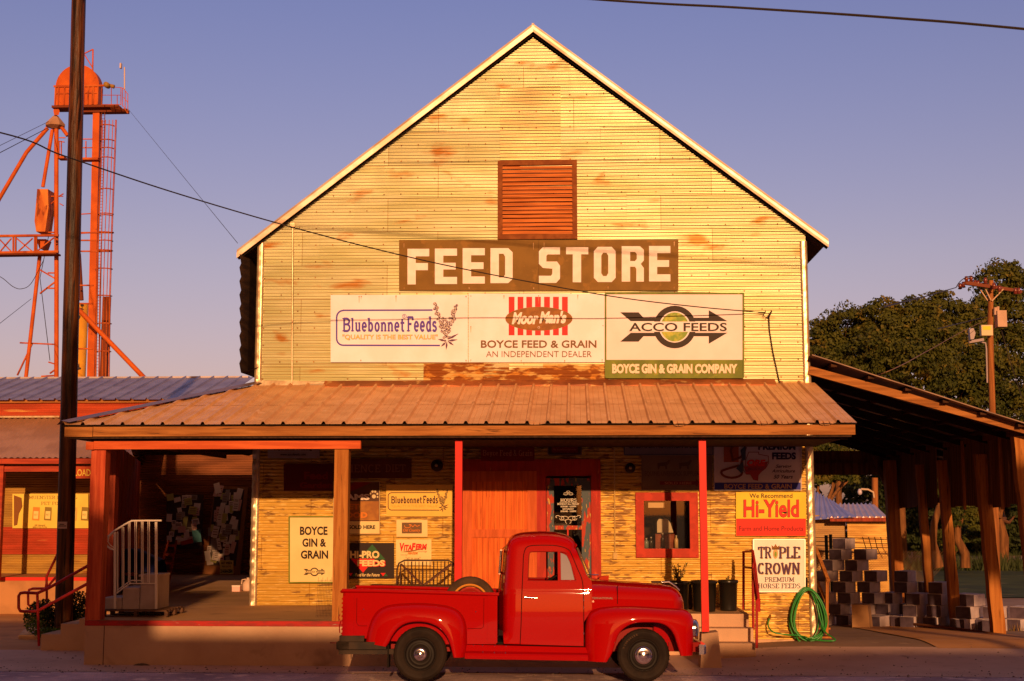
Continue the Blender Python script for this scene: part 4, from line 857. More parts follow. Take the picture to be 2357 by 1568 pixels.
s.path([(1716,1024)]+A(1700,1038,18,16,-60,-200,10)+[(1686,1060)]+[(1706,1052),(1716,1030),(1706,1068)]+A(1684,1088,24,12,-20,200,10)+[(1672,1080),(1700,1072)], 5, M('script_brown', (.16,.03,.015), rough=.5), 'script_initial')
s.flat([[(1704,1036),(1716,1026),(1716,1058),(1708,1062)],[(1694,1078),(1710,1062),(1712,1082),(1706,1090)]], M('slate_blue', (.05,.06,.09), rough=.5), 'blue_shape')
s = Sign('garden_products_sign', 'yellow over red sign reading We Recommend Hi-Yield', (1694,1133,1855.5,1234), PY-.01, M('bright_yellow', (.85,.55,.02), (.78,.48,.02), ns=3, rough=.4)); s.rect(1694.5,1194,1855,1233.6, M('vivid_red', (.75,.02,.005), rough=.4))
s.text('We Recommend', (1725,1136,1824,1146.5), dark, bold=.01); s.text('Hi-Yield', (1711,1150,1839,1191.5), dark, bold=.035, name='lettering_edge'); s.text('Hi-Yield', (1712,1151,1838,1190.5), MC['vivid_red'], bold=.014); s.text('Farm and Home Products', (1701,1211,1849,1222), M('maroon_small', (.20,.01,.005), rough=.5), bold=.01)
s = Sign('horse_feed_sign', 'white sign with a rope-like rim reading TRIPLE CROWN by the corner', (1734,1242,1852.5,1362), PY-.02, M('sign_silver_white', (.80,.72,.64), (.74,.64,.55), ns=2, rough=.30), frame=(M('silver_rim', (.7,.62,.52), rough=.3, metal=.5), .02))
pl = M('plum_letters', (.075,.025,.07), rough=.4); gl_ = M('gold_shadow', (.55,.36,.12), rough=.4)
for d_, mt in ((1.2, gl_), (0, pl)):
    s.text('TR', (1744+d_,1258+d_,1775+d_,1286+d_), mt, slab=.2, thin=.1); s.text('PLE', (1792+d_,1258+d_,1842+d_,1286+d_), mt, slab=.2, thin=.1); s.text('CROWN', (1743.5+d_,1294+d_,1841+d_,1323+d_), mt, slab=.2, thin=.1)
s.ell(1785,1274,5.5,12, gl_, 'crest'); s.flat([[(1777,1264),(1776,1255),(1781,1259),(1785,1252),(1789,1259),(1794,1255),(1793,1264)][::-1]], bronze, 'crown'); s.path([(1777,1264),(1793,1264)], 1.6, dark, 'crown_band'); s.ell(1785,1276,2.6,6, lime, 'crest_centre')
s.text('PREMIUM', (1760,1328.5,1828,1339), pl, slab=.1, thin=.06); s.text('HORSE FEEDS', (1745,1343,1842,1354), pl, slab=.1, thin=.06)
# round lamp/bell on the porch wall
def bell(px, py, r, label):
    c = P(px, py, YW-.03); t = thing('wall_lamp', label, 'wall lamp', tuple(c)); m = MB(); rr = S(YW)*r
    m.lathe([(rr*.3,0),(rr,.05),(rr*.98,.13),(rr*.6,.19),(0,.2)], c, (0,-1,0), 20); m.build('hood', M('lamp_dark', (.03,.012,.012), rough=.4), t); m = MB(); m.lathe([(.02,.19),(.028,.21),(.02,.24),(0,.245)], c, (0,-1,0), 10); m.build('bulb', M('lamp_bulb', (.4,.3,.2), rough=.2), t)
bell(1007, 1072, 14, 'round dark wall lamp left of the slim red post'); bell(1450, 1078, 12, 'round dark wall lamp between the conduit and the window')
# ================================================================ TRUCK
s0 = 17.5/F
fwd = Vector((-math.sin(YAW), math.cos(YAW), 0))
TO = Vector((0,0,0)) + fwd*17.5; TO.z = .088
truck = thing('pickup_truck', 'glossy red 1950s pickup truck with a step-side bed parked by the porch', 'truck', tuple(TO), rot=(0, 0, YAW), local=True)
tM = (Matrix.Translation(TO) @ Matrix.Rotation(YAW, 4, 'Z')).inverted()
def T(px, py, dy=0.0):
    d = ray(px, py); t = (17.5+dy)/(d.dot(fwd)); p = tM @ (CP+d*t); return (p.x, p.z)
def T2(pts, dy=0.0): return [T(x, y, dy) for x, y in pts]
def g1(x, y): return T((1400+x/3.409)*.8, (1500+y/3.409)*.8)
def g2(x, y): return T((940+x/3.92)*.8, (1560+y/3.92)*.8)
def smoothpath(pts, n=4, closed=False):
    out = []; m = len(pts)
    for i in range(m if closed else m-1):
        p0 = Vector(pts[(i-1) % m] if closed or i > 0 else pts[i]); p1 = Vector(pts[i]); p2 = Vector(pts[(i+1) % m]); p3 = Vector(pts[(i+2) % m] if closed or i+2 < m else pts[i+1])
        for k in range(n):
            t = k/n; out.append(tuple(.5*((2*p1)+(-p0+p2)*t+(2*p0-5*p1+4*p2-p3)*t*t+(-p0+3*p1-3*p2+p3)*t**3)))
    if not closed: out.append(tuple(pts[-1]))
    return out
def resample(pts, n):
    pts = [Vector(p) for p in pts]; L = [0]
    for i in range(1, len(pts)): L.append(L[-1]+(pts[i]-pts[i-1]).length)
    out = []; j = 0
    for k in range(n):
        d = L[-1]*k/(n-1)
        while j < len(L)-2 and L[j+1] < d: j += 1
        t = (d-L[j])/max(1e-9, L[j+1]-L[j]); out.append(pts[j].lerp(pts[j+1], min(1, t)))
    return out
def inpoly(x, y, poly):
    c = False; n = len(poly); j = n-1
    for i in range(n):
        xi, yi = poly[i]; xj, yj = poly[j]
        if (yi > y) != (yj > y) and x < (xj-xi)*(y-yi)/(yj-yi)+xi: c = not c
        j = i
    return c
def dist_poly(x, y, pl, closed=False):
    best = 1e9; n = len(pl); p = Vector((x, y))
    for i in range(n if closed else n-1):
        a = Vector(pl[i]); b = Vector(pl[(i+1) % n]); d = b-a; t = max(0, min(1, (p-a).dot(d)/max(1e-12, d.length_squared))); best = min(best, (p-a-d*t).length)
    return best
def panel(outer, holes, step):
    vs = [Vector(p) for p in outer]; ed = [(i, (i+1) % len(outer)) for i in range(len(outer))]
    for h in holes:
        o = len(vs); vs += [Vector(p) for p in h]; ed += [(o+i, o+(i+1) % len(h)) for i in range(len(h))]
    x0 = min(p[0] for p in outer); x1 = max(p[0] for p in outer); y0 = min(p[1] for p in outer); y1 = max(p[1] for p in outer)
    loops = [outer]+holes
    y = y0; r = 0
    while y < y1:
        x = x0+(step/2 if r % 2 else 0)
        while x < x1:
            if inpoly(x, y, outer) and not any(inpoly(x, y, h) for h in holes) and min(dist_poly(x, y, l, True) for l in loops) > step*.45: vs.append(Vector((x, y)))
            x += step
        y += step*.87; r += 1
    v2, e2, f2_, *_ = delaunay_2d_cdt(vs, ed, [], 0, 1e-6)
    fs = []
    for f in f2_:
        c = sum((v2[i] for i in f), Vector((0,0)))/len(f)
        if inpoly(c.x, c.y, outer) and not any(inpoly(c.x, c.y, h) for h in holes): fs.append(tuple(f))
    return [tuple(v) for v in v2], fs
HW = .93     # truck half width; local y=0 is near side plane, y=1.86 the far side
def both(build):  # build(m, ymap) for near and far
    m = MB(); build(m, lambda y: y); return m
def mirror(m):
    m.mir = True; return m
def mirror_in(m):
    o = len(m.v); n = len(m.f); m.v += [(x, 2*HW-y, z) for x, y, z in m.v[:o]]
    for i in range(n): m.f.append(tuple(j+o for j in reversed(m.f[i]))); m.sm.append(m.sm[i])
    return m
def fender(O, Ar, R_, y_in, name, ncol=56, pw=2.4, mirrored=True, lip=.04):
    O = resample(smoothpath(O, 5), ncol); Ar = resample(smoothpath(Ar, 5), ncol)
    def mk():
        m = MB(); rows = []
        rows.append([(a.x, lip+.012, a.y) for a in [Ar[i].lerp(O[i], .0) for i in range(ncol)]])
        rows.append([(Ar[i].x, .018, Ar[i].y) for i in range(ncol)])
        nt = 16
        for k in range(nt+1):
            th = (k/nt)*math.pi/2
            t = math.sin(th)**(.85) ; yy = R_*(1-math.cos(th)**1.0)
            rows.append([(Ar[i].x+(O[i].x-Ar[i].x)*(.05+.95*t), yy, Ar[i].y+(O[i].y-Ar[i].y)*(.05+.95*t)) for i in range(ncol)])
        for k in range(1, 5):
            yy = R_+(y_in-R_)*k/4; rows.append([(O[i].x, yy, O[i].y-.012*k/4) for i in range(ncol)])
        m.grid(rows, True); return m
    o = mk().build(name, carred, truck, True)
    m = mk(); m.v = [(x, 2*HW-y, z) for x, y, z in m.v]; m.f = [tuple(reversed(f)) for f in m.f]
    m.build(name, carred, truck, True); return o
# ---- front fender
Of = [g1(975,1378), g1(970,1240), g1(972,1080), g1(985,980), g1(1010,910), g1(1070,870), g1(1160,850), g1(1300,840), g1(1500,840), g1(1700,852), g1(1860,862), g1(1960,872), g1(2025,915), g1(2055,1000), g1(2050,1130), g1(2042,1322)]
Af = [g1(1180,1384), g1(1228,1305), g1(1262,1210), g1(1300,1110), g1(1375,1035), g1(1470,1000), g1(1580,995), g1(1690,1000), g1(1775,1035), g1(1835,1105), g1(1868,1200), g1(1905,1322)]
fender(Of, Af, .20, .42, 'front_fender')
Orr = [g2(425,1140), g2(445,1020), g2(490,880), g2(560,780), g2(660,725), g2(800,702), g2(1000,693), g2(1200,703), g2(1380,732), g2(1490,790), g2(1550,880), g2(1575,1000), g2(1578,1150), g2(1575,1305)]
Ar_ = [g2(668,1182), g2(700,1135), g2(735,1065), g2(800,980), g2(885,925), g2(1000,903), g2(1130,912), g2(1240,955), g2(1320,1025), g2(1372,1110), g2(1402,1200), g2(1428,1305)]
fender(Orr, Ar_, .17, .26, 'rear_fender')
# lower tail of rear fender fills its ends
# ---- cab
cabo = [g1(168,1212), g1(160,1090), g1(160,900), g1(163,700), g1(176,560), g1(186,420), g1(194,310), g1(210,215), g1(255,158), g1(340,130), g1(450,120), g1(580,117), g1(700,127), g1(800,150), g1(862,185), g1(888,222), g1(884,262), g1(915,345), g1(955,440), g1(985,520), g1(1010,560), g1(1040,596), g1(1045,700), g1(1040,870), g1(960,1000), g1(962,1235)]
top_i = 23
cab_s = smoothpath(cabo[:23], 3) + cabo[23:]
win = smoothpath([g1(405,575), g1(406,480), g1(412,360), g1(422,310), g1(450,297), g1(600,295), g1(735,297), g1(790,312), g1(822,370), g1(858,470), g1(884,565), g1(872,592), g1(700,594), g1(430,592)], 3, True)
edge = smoothpath(cabo[1:17], 3)
beltz = g1(600,690)[1]; CI = .155
Rc = .15
def cab_y(x, z):
    y = CI + max(0, z-beltz)*.21 - .008*math.sin(min(1, max(0, (z-.55)/(beltz-.55)))*math.pi)
    d = dist_poly(x, z, edge)
    if d < Rc: y += (Rc*.85)*(1-math.sqrt(max(0, 1-(1-d/Rc)**2)))
    if abs(z-beltz) < .012: y += .004
    return y
vs, fs = panel(cab_s, [win], .024)
m = MB(); m.add([(x, cab_y(x, z), z) for x, z in vs], fs, True)
mirror_in(m)
# roof and rear strip between sides
es = edge; ny = 16; rows = []
for (x, z) in es:
    y0 = cab_y(x, z); row = []
    for k in range(ny+1):
        t = k/ny; y = y0+(2*HW-2*y0)*t; b = math.sin(math.pi*t)
        i = es.index((x, z)); zz = z; xx = x
        up_ = 1 if z > g1(0,260)[1] else 0
        zz += .035*b*up_; xx -= .075*b*(1-up_) if x < g1(500,760)[0] else 0
        row.append((xx, y, zz))
    rows.append(row)
seg_n = 0
zr_top, zr_bot = g1(0,290)[1], g1(0,520)[1]
keep = MB(); vsx = [p for r in rows for p in r]; fsx = []
for i in range(len(rows)-1):
    for k in range(ny):
        zc = (rows[i][k][2]+rows[i+1][k][2])/2
        isrear = rows[i][k][0] < g1(230,760)[0]
        if isrear and zr_bot < zc < zr_top and 3 <= k <= 12: continue
        fsx.append((i*(ny+1)+k, (i+1)*(ny+1)+k, (i+1)*(ny+1)+k+1, i*(ny+1)+k+1))
m.add(vsx, fsx, True)
m.build('cab', carred, truck, True)
# drip rail over the door and roof visor
m = MB(); m.tube([(x, cab_y(x, z)-.006, z) for x, z in smoothpath([g1(205,330), g1(230,225), g1(285,172), g1(400,150), g1(560,143), g1(700,155), g1(800,182), g1(858,225)], 3)], .006, 6); m.tube([(x, cab_y(x,z)-.003, z) for x, z in smoothpath([g1(888,222), g1(895,240), g1(882,262)], 3)], .010, 6)
m.build('drip_rail', carred, truck)
# windscreen: A pillars + glass
wA = g1(896,270); wB = g1(1015,560)
m = MB()
for k in range(1): 
    q = [(wA[0]+.01, .30, wA[1]), (wA[0]+.045, HW, wA[1]), (wA[0]+.01, 2*HW-.30, wA[1])]; r_ = [(wB[0]-.02, .24, wB[1]), (wB[0]+.06, HW, wB[1]), (wB[0]-.02, 2*HW-.24, wB[1])]
    for a in (0, 1): m.add([q[a], q[a+1], r_[a+1], r_[a]], [(0,1,2,3)])
m.build('windscreen', glass, truck)
m = MB()
for a in (0, 1, 2): m.tube([q[a], r_[a]], .012, 6)
m.tube([q[0], q[1], q[2]], .012, 6); m.tube([r_[0], r_[1], r_[2]], .012, 6); m.build('windscreen_frame', M('screen_frame', (.10,.05,.03), rough=.4), truck)
# rear window frame
xr_ = g1(150,760)[0]
m = MB(); yy0, yy1 = HW-.42, HW+.42
fr = [(xr_-.015, yy0, zr_top), (xr_-.015, yy1, zr_top), (xr_-.035, yy1, zr_bot), (xr_-.035, yy0, zr_bot)]
for i in range(4): m.tube([fr[i], fr[(i+1) % 4]], .016, 6)
m.build('rear_window_frame', chrome, truck); m = MB(); m.add(fr, [(0,1,2,3)]); m.build('rear_window', glass, truck)
# side window glass details: division bar, vent frame, seals
def side_tube(pts, r, name, mat, n=6, off=-.004, closed=False, mir=True):
    pts = smoothpath(pts, 3, closed); 
    if closed: pts = pts+[pts[0]]
    m = MB(); m.tube([(x, cab_y(x, z)+off, z) for x, z in pts], r, n); 
    if mir: mirror(m)
    return m.build(name, mat, truck)
m = MB(); m.tube([(x, cab_y(x, z)+.012, z) for x, z in win+[win[0]]], .013, 6); mirror(m); m.build('window_seal', carred_in, truck)
x1_, z1_ = g1(716,300); x2_, z2_ = g1(716,592)
m = MB(); m.bar((x1_, cab_y(x1_,z1_)+.008, z1_), (x2_, cab_y(x2_,z2_)+.008, z2_), .03, .02, (0,1,0)); mirror(m); m.build('window_divider', carred, truck)
vent = [g1(730,586), g1(728,310), g1(770,316), g1(800,335), g1(838,415), g1(876,575), g1(866,586)]
m = MB(); m.add([(x, cab_y(x, z)+.016, z) for x, z in vent], [tuple(range(len(vent)))]); mirror(m); m.build('vent_window', M('vent_glass_reflection', (.16,.13,.17), rough=.25, spec=.3), truck)  # opaque grey stands in for the street's reflection in the glass
m = MB(); m.tube([(x, cab_y(x, z)+.006, z) for x, z in vent+[vent[0]]], .008, 6); mirror(m); m.build('vent_frame', carred, truck)
# door seams
gap = M('panel_gap', (.03,.001,.001), rough=.6)
side_tube([g1(330,1215), g1(340,1000), g1(345,800), g1(352,620), g1(360,440), g1(366,330), g1(392,262), g1(450,240), g1(600,236), g1(720,246), g1(812,280), g1(850,345), g1(900,470), g1(942,570), g1(956,700), g1(960,1000), g1(962,1240)], .006, 'door_seam', gap, 5, -.0005)
side_tube([g1(335,1222), g1(600,1232), g1(962,1242)], .006, 'door_seam', gap, 5, -.001)
side_tube([g1(168,684), g1(400,690), g1(700,696), g1(1040,712)], .0035, 'belt_crease', carred, 5, .001)
hx, hz = g1(372,750); hx2, hz2 = g1(500,757)
m = MB(); m.tube([(hx, CI-.035, hz), (hx2, CI-.04, hz2)], .014, 8, True, .006); m.tube([(hx+.008, CI, hz), (hx+.005, CI-.035, hz)], .012, 8); mirror(m); m.build('door_handle', chrome, truck)
m = MB()
for q in (780, 1108): x, z = g1(960,q); m.tube([(x, CI-.012, z-.012), (x, CI-.012, z+.012)], .008, 6)
for q in (855,): x, z = g1(960,q); m.tube([(x, CI-.01, z-.02), (x, CI-.01, z+.02)], .005, 6)
mirror(m); m.build('door_hinge', chrome, truck)
# cab floor and seat, steering wheel, dashboard
m = MB(); x0, z0 = g1(175,1200); x1, _ = g1(1000,1200); m.box(x0+.02, x1-.03, CI+.05, 2*HW-CI-.05, z0+.0, z0+.04); m.build('cab_floor', steel_d, truck)
m = MB(); xs_, zs_ = g1(240,700); m.box(xs_-.02, xs_+.13, .30, 2*HW-.30, z0+.35, g1(0,640)[1]); m.box(xs_, xs_+.50, .30, 2*HW-.30, z0+.25, z0+.42); m.build('seat', M('seat_brown', (.10,.03,.015), rough=.7), truck)
m = MB(); xd, zd_ = g1(900,610); m.box(xd-.05, xd+.12, CI+.05, 2*HW-CI-.05, zd_-.2, zd_-.02); m.build('dashboard', carred_in, truck)
m = MB(); c = Vector((g1(690,760)[0], .50, g1(0,545)[1])); ax = Vector((-.55,0,.84)).normalized(); u = ax.cross(Vector((0,1,0))).normalized(); w_ = Vector((0,1,0))
m.tube([c+(u*math.cos(a*math.pi/12)+w_*math.sin(a*math.pi/12))*.2 for a in range(25)], .011, 6); m.tube([c, c-ax*.35], .014, 6); m.tube([c-u*.2, c+u*.2], .008, 5); m.tube([c-w_*.2, c+w_*.2], .008, 5); m.build('steering_wheel', black, truck)
# mirror strut behind window and mirror arm
m = MB(); x, z = g1(623,300); x_, z_ = g1(623,590); m.tube([(x, 1.45, z), (x_, 1.45, z_)], .010, 6); m.build('far_window_divider', carred_in, truck)
m = MB(); x, z = g1(975,528); m.tube([(x, .30, z), (x+.05, .28, z+.006), (x+.14, .26, z-.012)], .006, 6); m.tube([(x+.1, .262, z-.004), (x+.18, .30, z-.006)], .009, 6); m.tube([(x, .9, z), (x+.05, .88, z+.006), (x+.12, .86, z-.012)], .006, 6); m.build('wiper', chrome, truck)
m = MB(); a = g1(1130,575); b = g1(1245,545); c_ = g1(1240,592); m.poly([(a[0], HW-.16, a[1]-.03), (c_[0], HW-.16, c_[1]-.01), (b[0], HW-.16, b[1]), (a[0]+.03, HW-.16, a[1]+.015)], (0,.32,0)); m.build('cowl_vent', carred, truck)
# ---- hood
ht = smoothpath([g1(985,522), g1(1045,592), g1(1120,603), g1(1250,612), g1(1400,624), g1(1550,636), g1(1700,646), g1(1800,656), g1(1880,670), g1(1935,700), g1(1975,745), g1(2000,800), g1(2006,860)], 3)
rows = []; nseg = 22; zb0 = g1(0,880)[1]
xf = ht[-1][0]; xi = ht[0][0]
for (x, z) in ht:
    t = (x-xi)/(xf-xi); hwid = .77-.26*t**.9
    if t > .86: hwid *= math.sqrt(max(0, 1-((t-.86)/.145)**2))*.75+.25
    zb = zb0-.05; row = []
    crown = .05*(1-t*.3)
    H_ = z-zb
    for k in range(nseg+1):
        a = math.pi*k/nseg; ca, sa_ = math.cos(a), math.sin(a); e = .42
        y = HW - hwid*math.copysign(abs(ca)**e, ca); zz = zb+(H_)*abs(sa_)**.36 + crown*max(0, 1-abs(ca)**.8)*.8 - crown*.2
        row.append((x, y, zz))
    rows.append(row)
m = MB(); m.grid(rows, True); m.add([rows[-1][k] for k in range(nseg+1)], [tuple(range(nseg+1))]); m.build('hood', carred, truck, True)
# cowl side panel between cab and fender
m = MB(); pts = [g1(958,640), g1(1045,600), g1(1048,712), g1(1300,720), g1(1300,850), g1(1000,1000), g1(962,1240)]
# side emblem lettering, hood seam, side crease
def hoody(x, z): 
    t = (x-xi)/(xf-xi); return HW-(.77-.26*max(0,t)**.9)
a = g1(1012,760)[0]; b = g1(1255,760)[0]
vs, fs = text_verts('INTERNATIONAL', .02); ax_ = min(v[0] for v in vs); bx_ = max(v[0] for v in vs); ay_ = min(v[1] for v in vs); by_ = max(v[1] for v in vs); z0_, z1_ = g1(0,770)[1], g1(0,750)[1]
m = MB(); pp = []
for u, v in vs:
    x = a+(u-ax_)/(bx_-ax_)*(b-a); z = z0_+(v-ay_)/(by_-ay_)*(z1_-z0_)-.02*(x-a)*.6; pp.append((x, hoody(x, z)-.006, z))
m.add(pp, fs); a2 = g1(1030,760)[0]; b2 = g1(1062,760)[0]; vs, fs = text_verts('R-110', .02); ax_ = min(v[0] for v in vs); bx_ = max(v[0] for v in vs); ay_ = min(v[1] for v in vs); by_ = max(v[1] for v in vs); zz0, zz1 = g1(0,802)[1], g1(0,784)[1]
m.add([(a2+(u-ax_)/(bx_-ax_)*(b2-a2), hoody(a2, 0)-.006, zz0+(v-ay_)/(by_-ay_)*(zz1-zz0)) for u, v in vs], fs); m.build('name_badge', M('badge_metal', (.5,.32,.26), rough=.3, metal=.8), truck)
m = MB(); p = [g1(1300,q) for q in (640, 700, 760, 822)]; m.tube([(x, hoody(x, z)-.0+.0, z) for x, z in p], .005, 5)
mirror(m); m.build('hood_seam', gap, truck)
# hood emblem and chrome nose
m = MB(); x, z = g1(1800,655); x2, z2 = g1(1945,690); m.tube([(x, HW, z+.045), (x+.10, HW, z+.05), (x2, HW, z2+.03), (x2+.045, HW, z2-.02)], .014, 8); m.build('hood_ornament', chrome, truck)
# grille & headlights
m = MB(); zg0, zg1 = g1(0,1290)[1], g1(0,900)[1]; xg = g1(2010,760)[0]
m.box(xg-.45, xg-.03, .35, 2*HW-.35, zg0, zg1); m.build('radiator_shell', carred, truck)
for k in range(5):
    m = MB(); zc = zg0+.06+(zg1-zg0-.1)*k/5; m.box(xg-.04, xg+.01, .38, 2*HW-.38, zc, zc+.03); m.build('grille_bar', carred, truck)
hlx, hlz = g1(2062,1060)
for yc in (.21, 2*HW-.21):
    m = MB(); m.lathe([(.105,-.10),(.115,0.0),(.113,.022),(.100,.032)], (hlx-.0, yc, hlz), (1,0,0), 28); h = m.build('headlight', chrome, truck)
    m = MB(); m.lathe([(.100,.030),(.085,.045),(.05,.058),(0,.064)], (hlx, yc, hlz), (1,0,0), 28); o = m.build('lens', M('lens_glass', (.35,.32,.36), rough=.08, coat=1), h)
# bumpers
bx_, bz_ = g1(2108,1208); bx2, bz2 = g1(2158,1310)
m = MB(); prof = [(bx_, bz2), (bx2-.006, bz2+.005), (bx2, bz2+.03), (bx2, bz_-.03), (bx2-.006, bz_-.005), (bx_, bz_)]
ys = [-.01, .02, .3, HW, 2*HW-.3, 2*HW-.02, 2*HW+.01]; ofs = [-.03, 0, .02, .03, .02, 0, -.03]
m.grid([[(x+o_, y, z) for x, z in prof] for y, o_ in zip(ys, ofs)], False); m.add([(x-.03, -.01, z) for x, z in prof], [tuple(range(6))]); m.build('front_bumper', chrome, truck)
m = MB(); c0 = g1(2050,1250); m.bar((c0[0]-.3, .35, c0[1]), (bx_+.02, .25, c0[1]), .04, .12); mirror(m); m.build('bumper_bracket', carred_in, truck)
# ---- bed
def bedz(px): return 0
bl0 = g2(162,565); bl1 = g2(1940,605); bb0 = g2(270,1080); bbm = g2(1575,1165); bb1 = g2(1905,1165)
outer = [g2(162,568), g2(1925,610), g2(1908,1165), g2(1575,1162), g2(1300,1165), g2(600,1120), g2(270,1080), g2(172,1050)]
BI = .17
m = MB()
ov = [(x, BI, z) for x, z in outer]; m.add(ov, [tuple(range(len(ov)))]); m.add([(x, BI+.035, z) for x, z in outer], [tuple(range(len(ov)-1, -1, -1))]); 
mirror(m); m.build('bed_side', carred, truck, True)
m = MB(); m.tube([(bl0[0]-.01, BI-.012, bl0[1]+.015), (bl0[0]+.4, BI-.012, bl0[1]+.012), (bl1[0], BI-.012, bl1[1]+.012)], .024, 10); mirror(m); m.tube([(bl0[0]-.015, BI, bl0[1]+.0), (bl0[0]-.015, 2*HW-BI, bl0[1]+.0)], .022, 8); m.build('bed_rail', carred, truck)
# stake pockets and pressed panels
for xa, xb in ((162, 285), (1812, 1922)):
    m = MB(); p0 = g2(xa, 612); p1 = g2(xb, 1150 if xa > 1000 else 1075); m.box(p0[0], p1[0], BI-.016, BI+.001, p1[1], p0[1]); mirror(m); m.build('stake_pocket', carred, truck)
def groove(pts, name='pressed_line'):
    m = MB(); m.tube([(x, BI-.001, z) for x, z in pts], .0028, 5); mirror(m); return m.build(name, gap, truck)
groove([g2(1580,985), g2(1740,985), g2(1765,965), g2(1770,640)]); groove([g2(320,640), g2(318,920), g2(340,955), g2(440,955)])
m = MB()
for q in ((396,768),(1678,795)): x, z = g2(*q); m.lathe([(.010,0),(.008,.008),(0,.012)], (x, BI, z), (0,-1,0), 10)
m.build('reflector', chrome, truck)
m = MB()
for q in [(x_, 1045+0*x_) for x_ in ()]: pass
zb1 = bb0[1]+.10
m.box(bl0[0]+.03, bl1[0]-.02, BI+.04, 2*HW-BI-.04, zb1, zb1+.03); m.build('bed_floor', steel_d, truck)
m = MB(); m.box(bl1[0]-.05, bl1[0]-.02, BI+.04, 2*HW-BI-.04, zb1, bl1[1]-.01); m.build('bed_front_panel', carred, truck)
m = MB(); m.box(bl0[0]+.0, bl0[0]+.03, BI+.0, 2*HW-BI, bb0[1]+.02, bl0[1]-.01); tg = m.build('tailgate', carred, truck)
m = MB()
for k in range(9):
    z = bb0[1]+.04+k*.055; m.tube([(bl0[0]-.008, BI+.02, z), (bl0[0]-.008, 2*HW-BI-.02, z)], .012, 6)
m.tube([(bl0[0]-.02, BI-.02, bb0[1]+.2), (bl0[0]-.035, BI-.03, bb0[1]+.12), (bl0[0]-.03, BI-.02, bb0[1]+.05)], .007, 6)
m.build('tailgate_ribs', carred, truck)
m = MB(); x, z = g2(130,860); m.tube([(x, 0.15, z+.04), (x-.02, .15, z), (x+.01, .15, z-.05), (x+.03, .15, z-.03)], .007, 6); m.build('tow_hook', redrail, truck)
# running board
a = g2(1575,1165); b = g1(965,1240); a2 = g2(1575,1318); b2 = g1(980,1372)
m = MB(); pr_ = [(BI+.10, a[1]+.0, b[1]+.0), (.14, a[1]-.002, b[1]-.01), (.10, a[1]-.075, b[1]-.075), (.05, a[1]-.092, b[1]-.088), (.015, a[1]-.10, b[1]-.095), (.0, a[1]-.125, b[1]-.115), (.01, a2[1]+.0, b2[1]+.0), (.10, a2[1]+.0, b2[1]+.0)]
rows = [[(a[0]-.02, y, za) for y, za, zb_ in pr_], [(b[0]+.04, y, zb_) for y, za, zb_ in pr_]]; m.grid(rows, False); mirror(m); rb_ = m.build('running_board', carred, truck, True)
m = MB()
for (px, py) in ((1650,1165),(1755,1168),(1895,1170),(2020,1172)): x, z = g2(px, py); m.lathe([(.009,0),(.006,.008),(0,.01)], (x, .138, z-.012), (0,-1,0), 8)
for (px, py) in ((1760,1245),(1890,1252),(2015,1255)): x, z = g2(px, py); m.lathe([(.009,0),(.006,.008),(0,.01)], (x, .05, z), (0,-1,0), 8)
m.build('bolt', chrome, truck)
# cab-to-bed gap backing, underbody
m = MB(); x0 = g2(1925,0)[0]; x1 = g1(175,760)[0]; z0 = a[1]; m.box(x0-.0, x1+.0, BI+.14, 2*HW-BI-.14, z0-.02, z0+.02); m.box(bl0[0]+.25, g1(1900,760)[0], HW-.42, HW-.34, .42, .52); m.box(bl0[0]+.25, g1(1900,760)[0], HW+.34, HW+.42, .42, .52)
xw1 = g1(1545,1320); xw2 = g2(1050,1270); 
m.tube([(xw1[0], .15, xw1[1]), (xw1[0], 2*HW-.15, xw1[1])], .045, 10); m.tube([(xw2[0], .15, xw2[1]), (xw2[0], 2*HW-.15, xw2[1])], .05, 10); m.box(xw2[0]+.3, xw1[0]-.5, HW-.3, HW+.3, .38, .50); m.box(xw1[0]-.35, xw1[0]+.45, .52, 2*HW-.52, .5, 1.0)
m.build('chassis', black, truck)
# inner wheel wells
for (xc, r_) in ((xw1[0], .50), (xw2[0], .44)):
    m = MB(); zc = xw1[1]; rows = [[(xc+math.cos(t_*math.pi/14)*r_, y, zc+.02+math.sin(t_*math.pi/14)*r_*1.0) for t_ in range(15)] for y in (.06, .45)]; m.grid(rows, True); m.add(rows[1], [tuple(range(15))]); mirror(m); m.build('wheel_well', carred_in, truck)
# rear bumper, black wedge
p0 = g2(105,1130); p1 = g2(668,1240); m = MB(); m.box(p0[0], p1[0]-.0, .02, .20, p1[1]+.03, p0[1]); m.box(p0[0], p0[0]+.16, .02, 2*HW-.02, p1[1]+.03, p0[1]-.001); m.box(p0[0]+.02, p1[0]+.12, .08, .16, p1[1]-.035, p1[1]+.03); p2 = g2(130,1065); m.box(p2[0], g2(425,0)[0], .10, 2*HW-.1, p0[1]+.001, p2[1]); m.build('rear_bumper', steel_d, truck)
m = MB(); p = g2(25,1142); q = g2(105,1146); m.tube([(p[0], .1, p[1]), (q[0]+.05, .1, q[1])], .009, 6); m.build('bumper_pin', M('pin_red', (.2,.04,.03), rough=.5), truck)
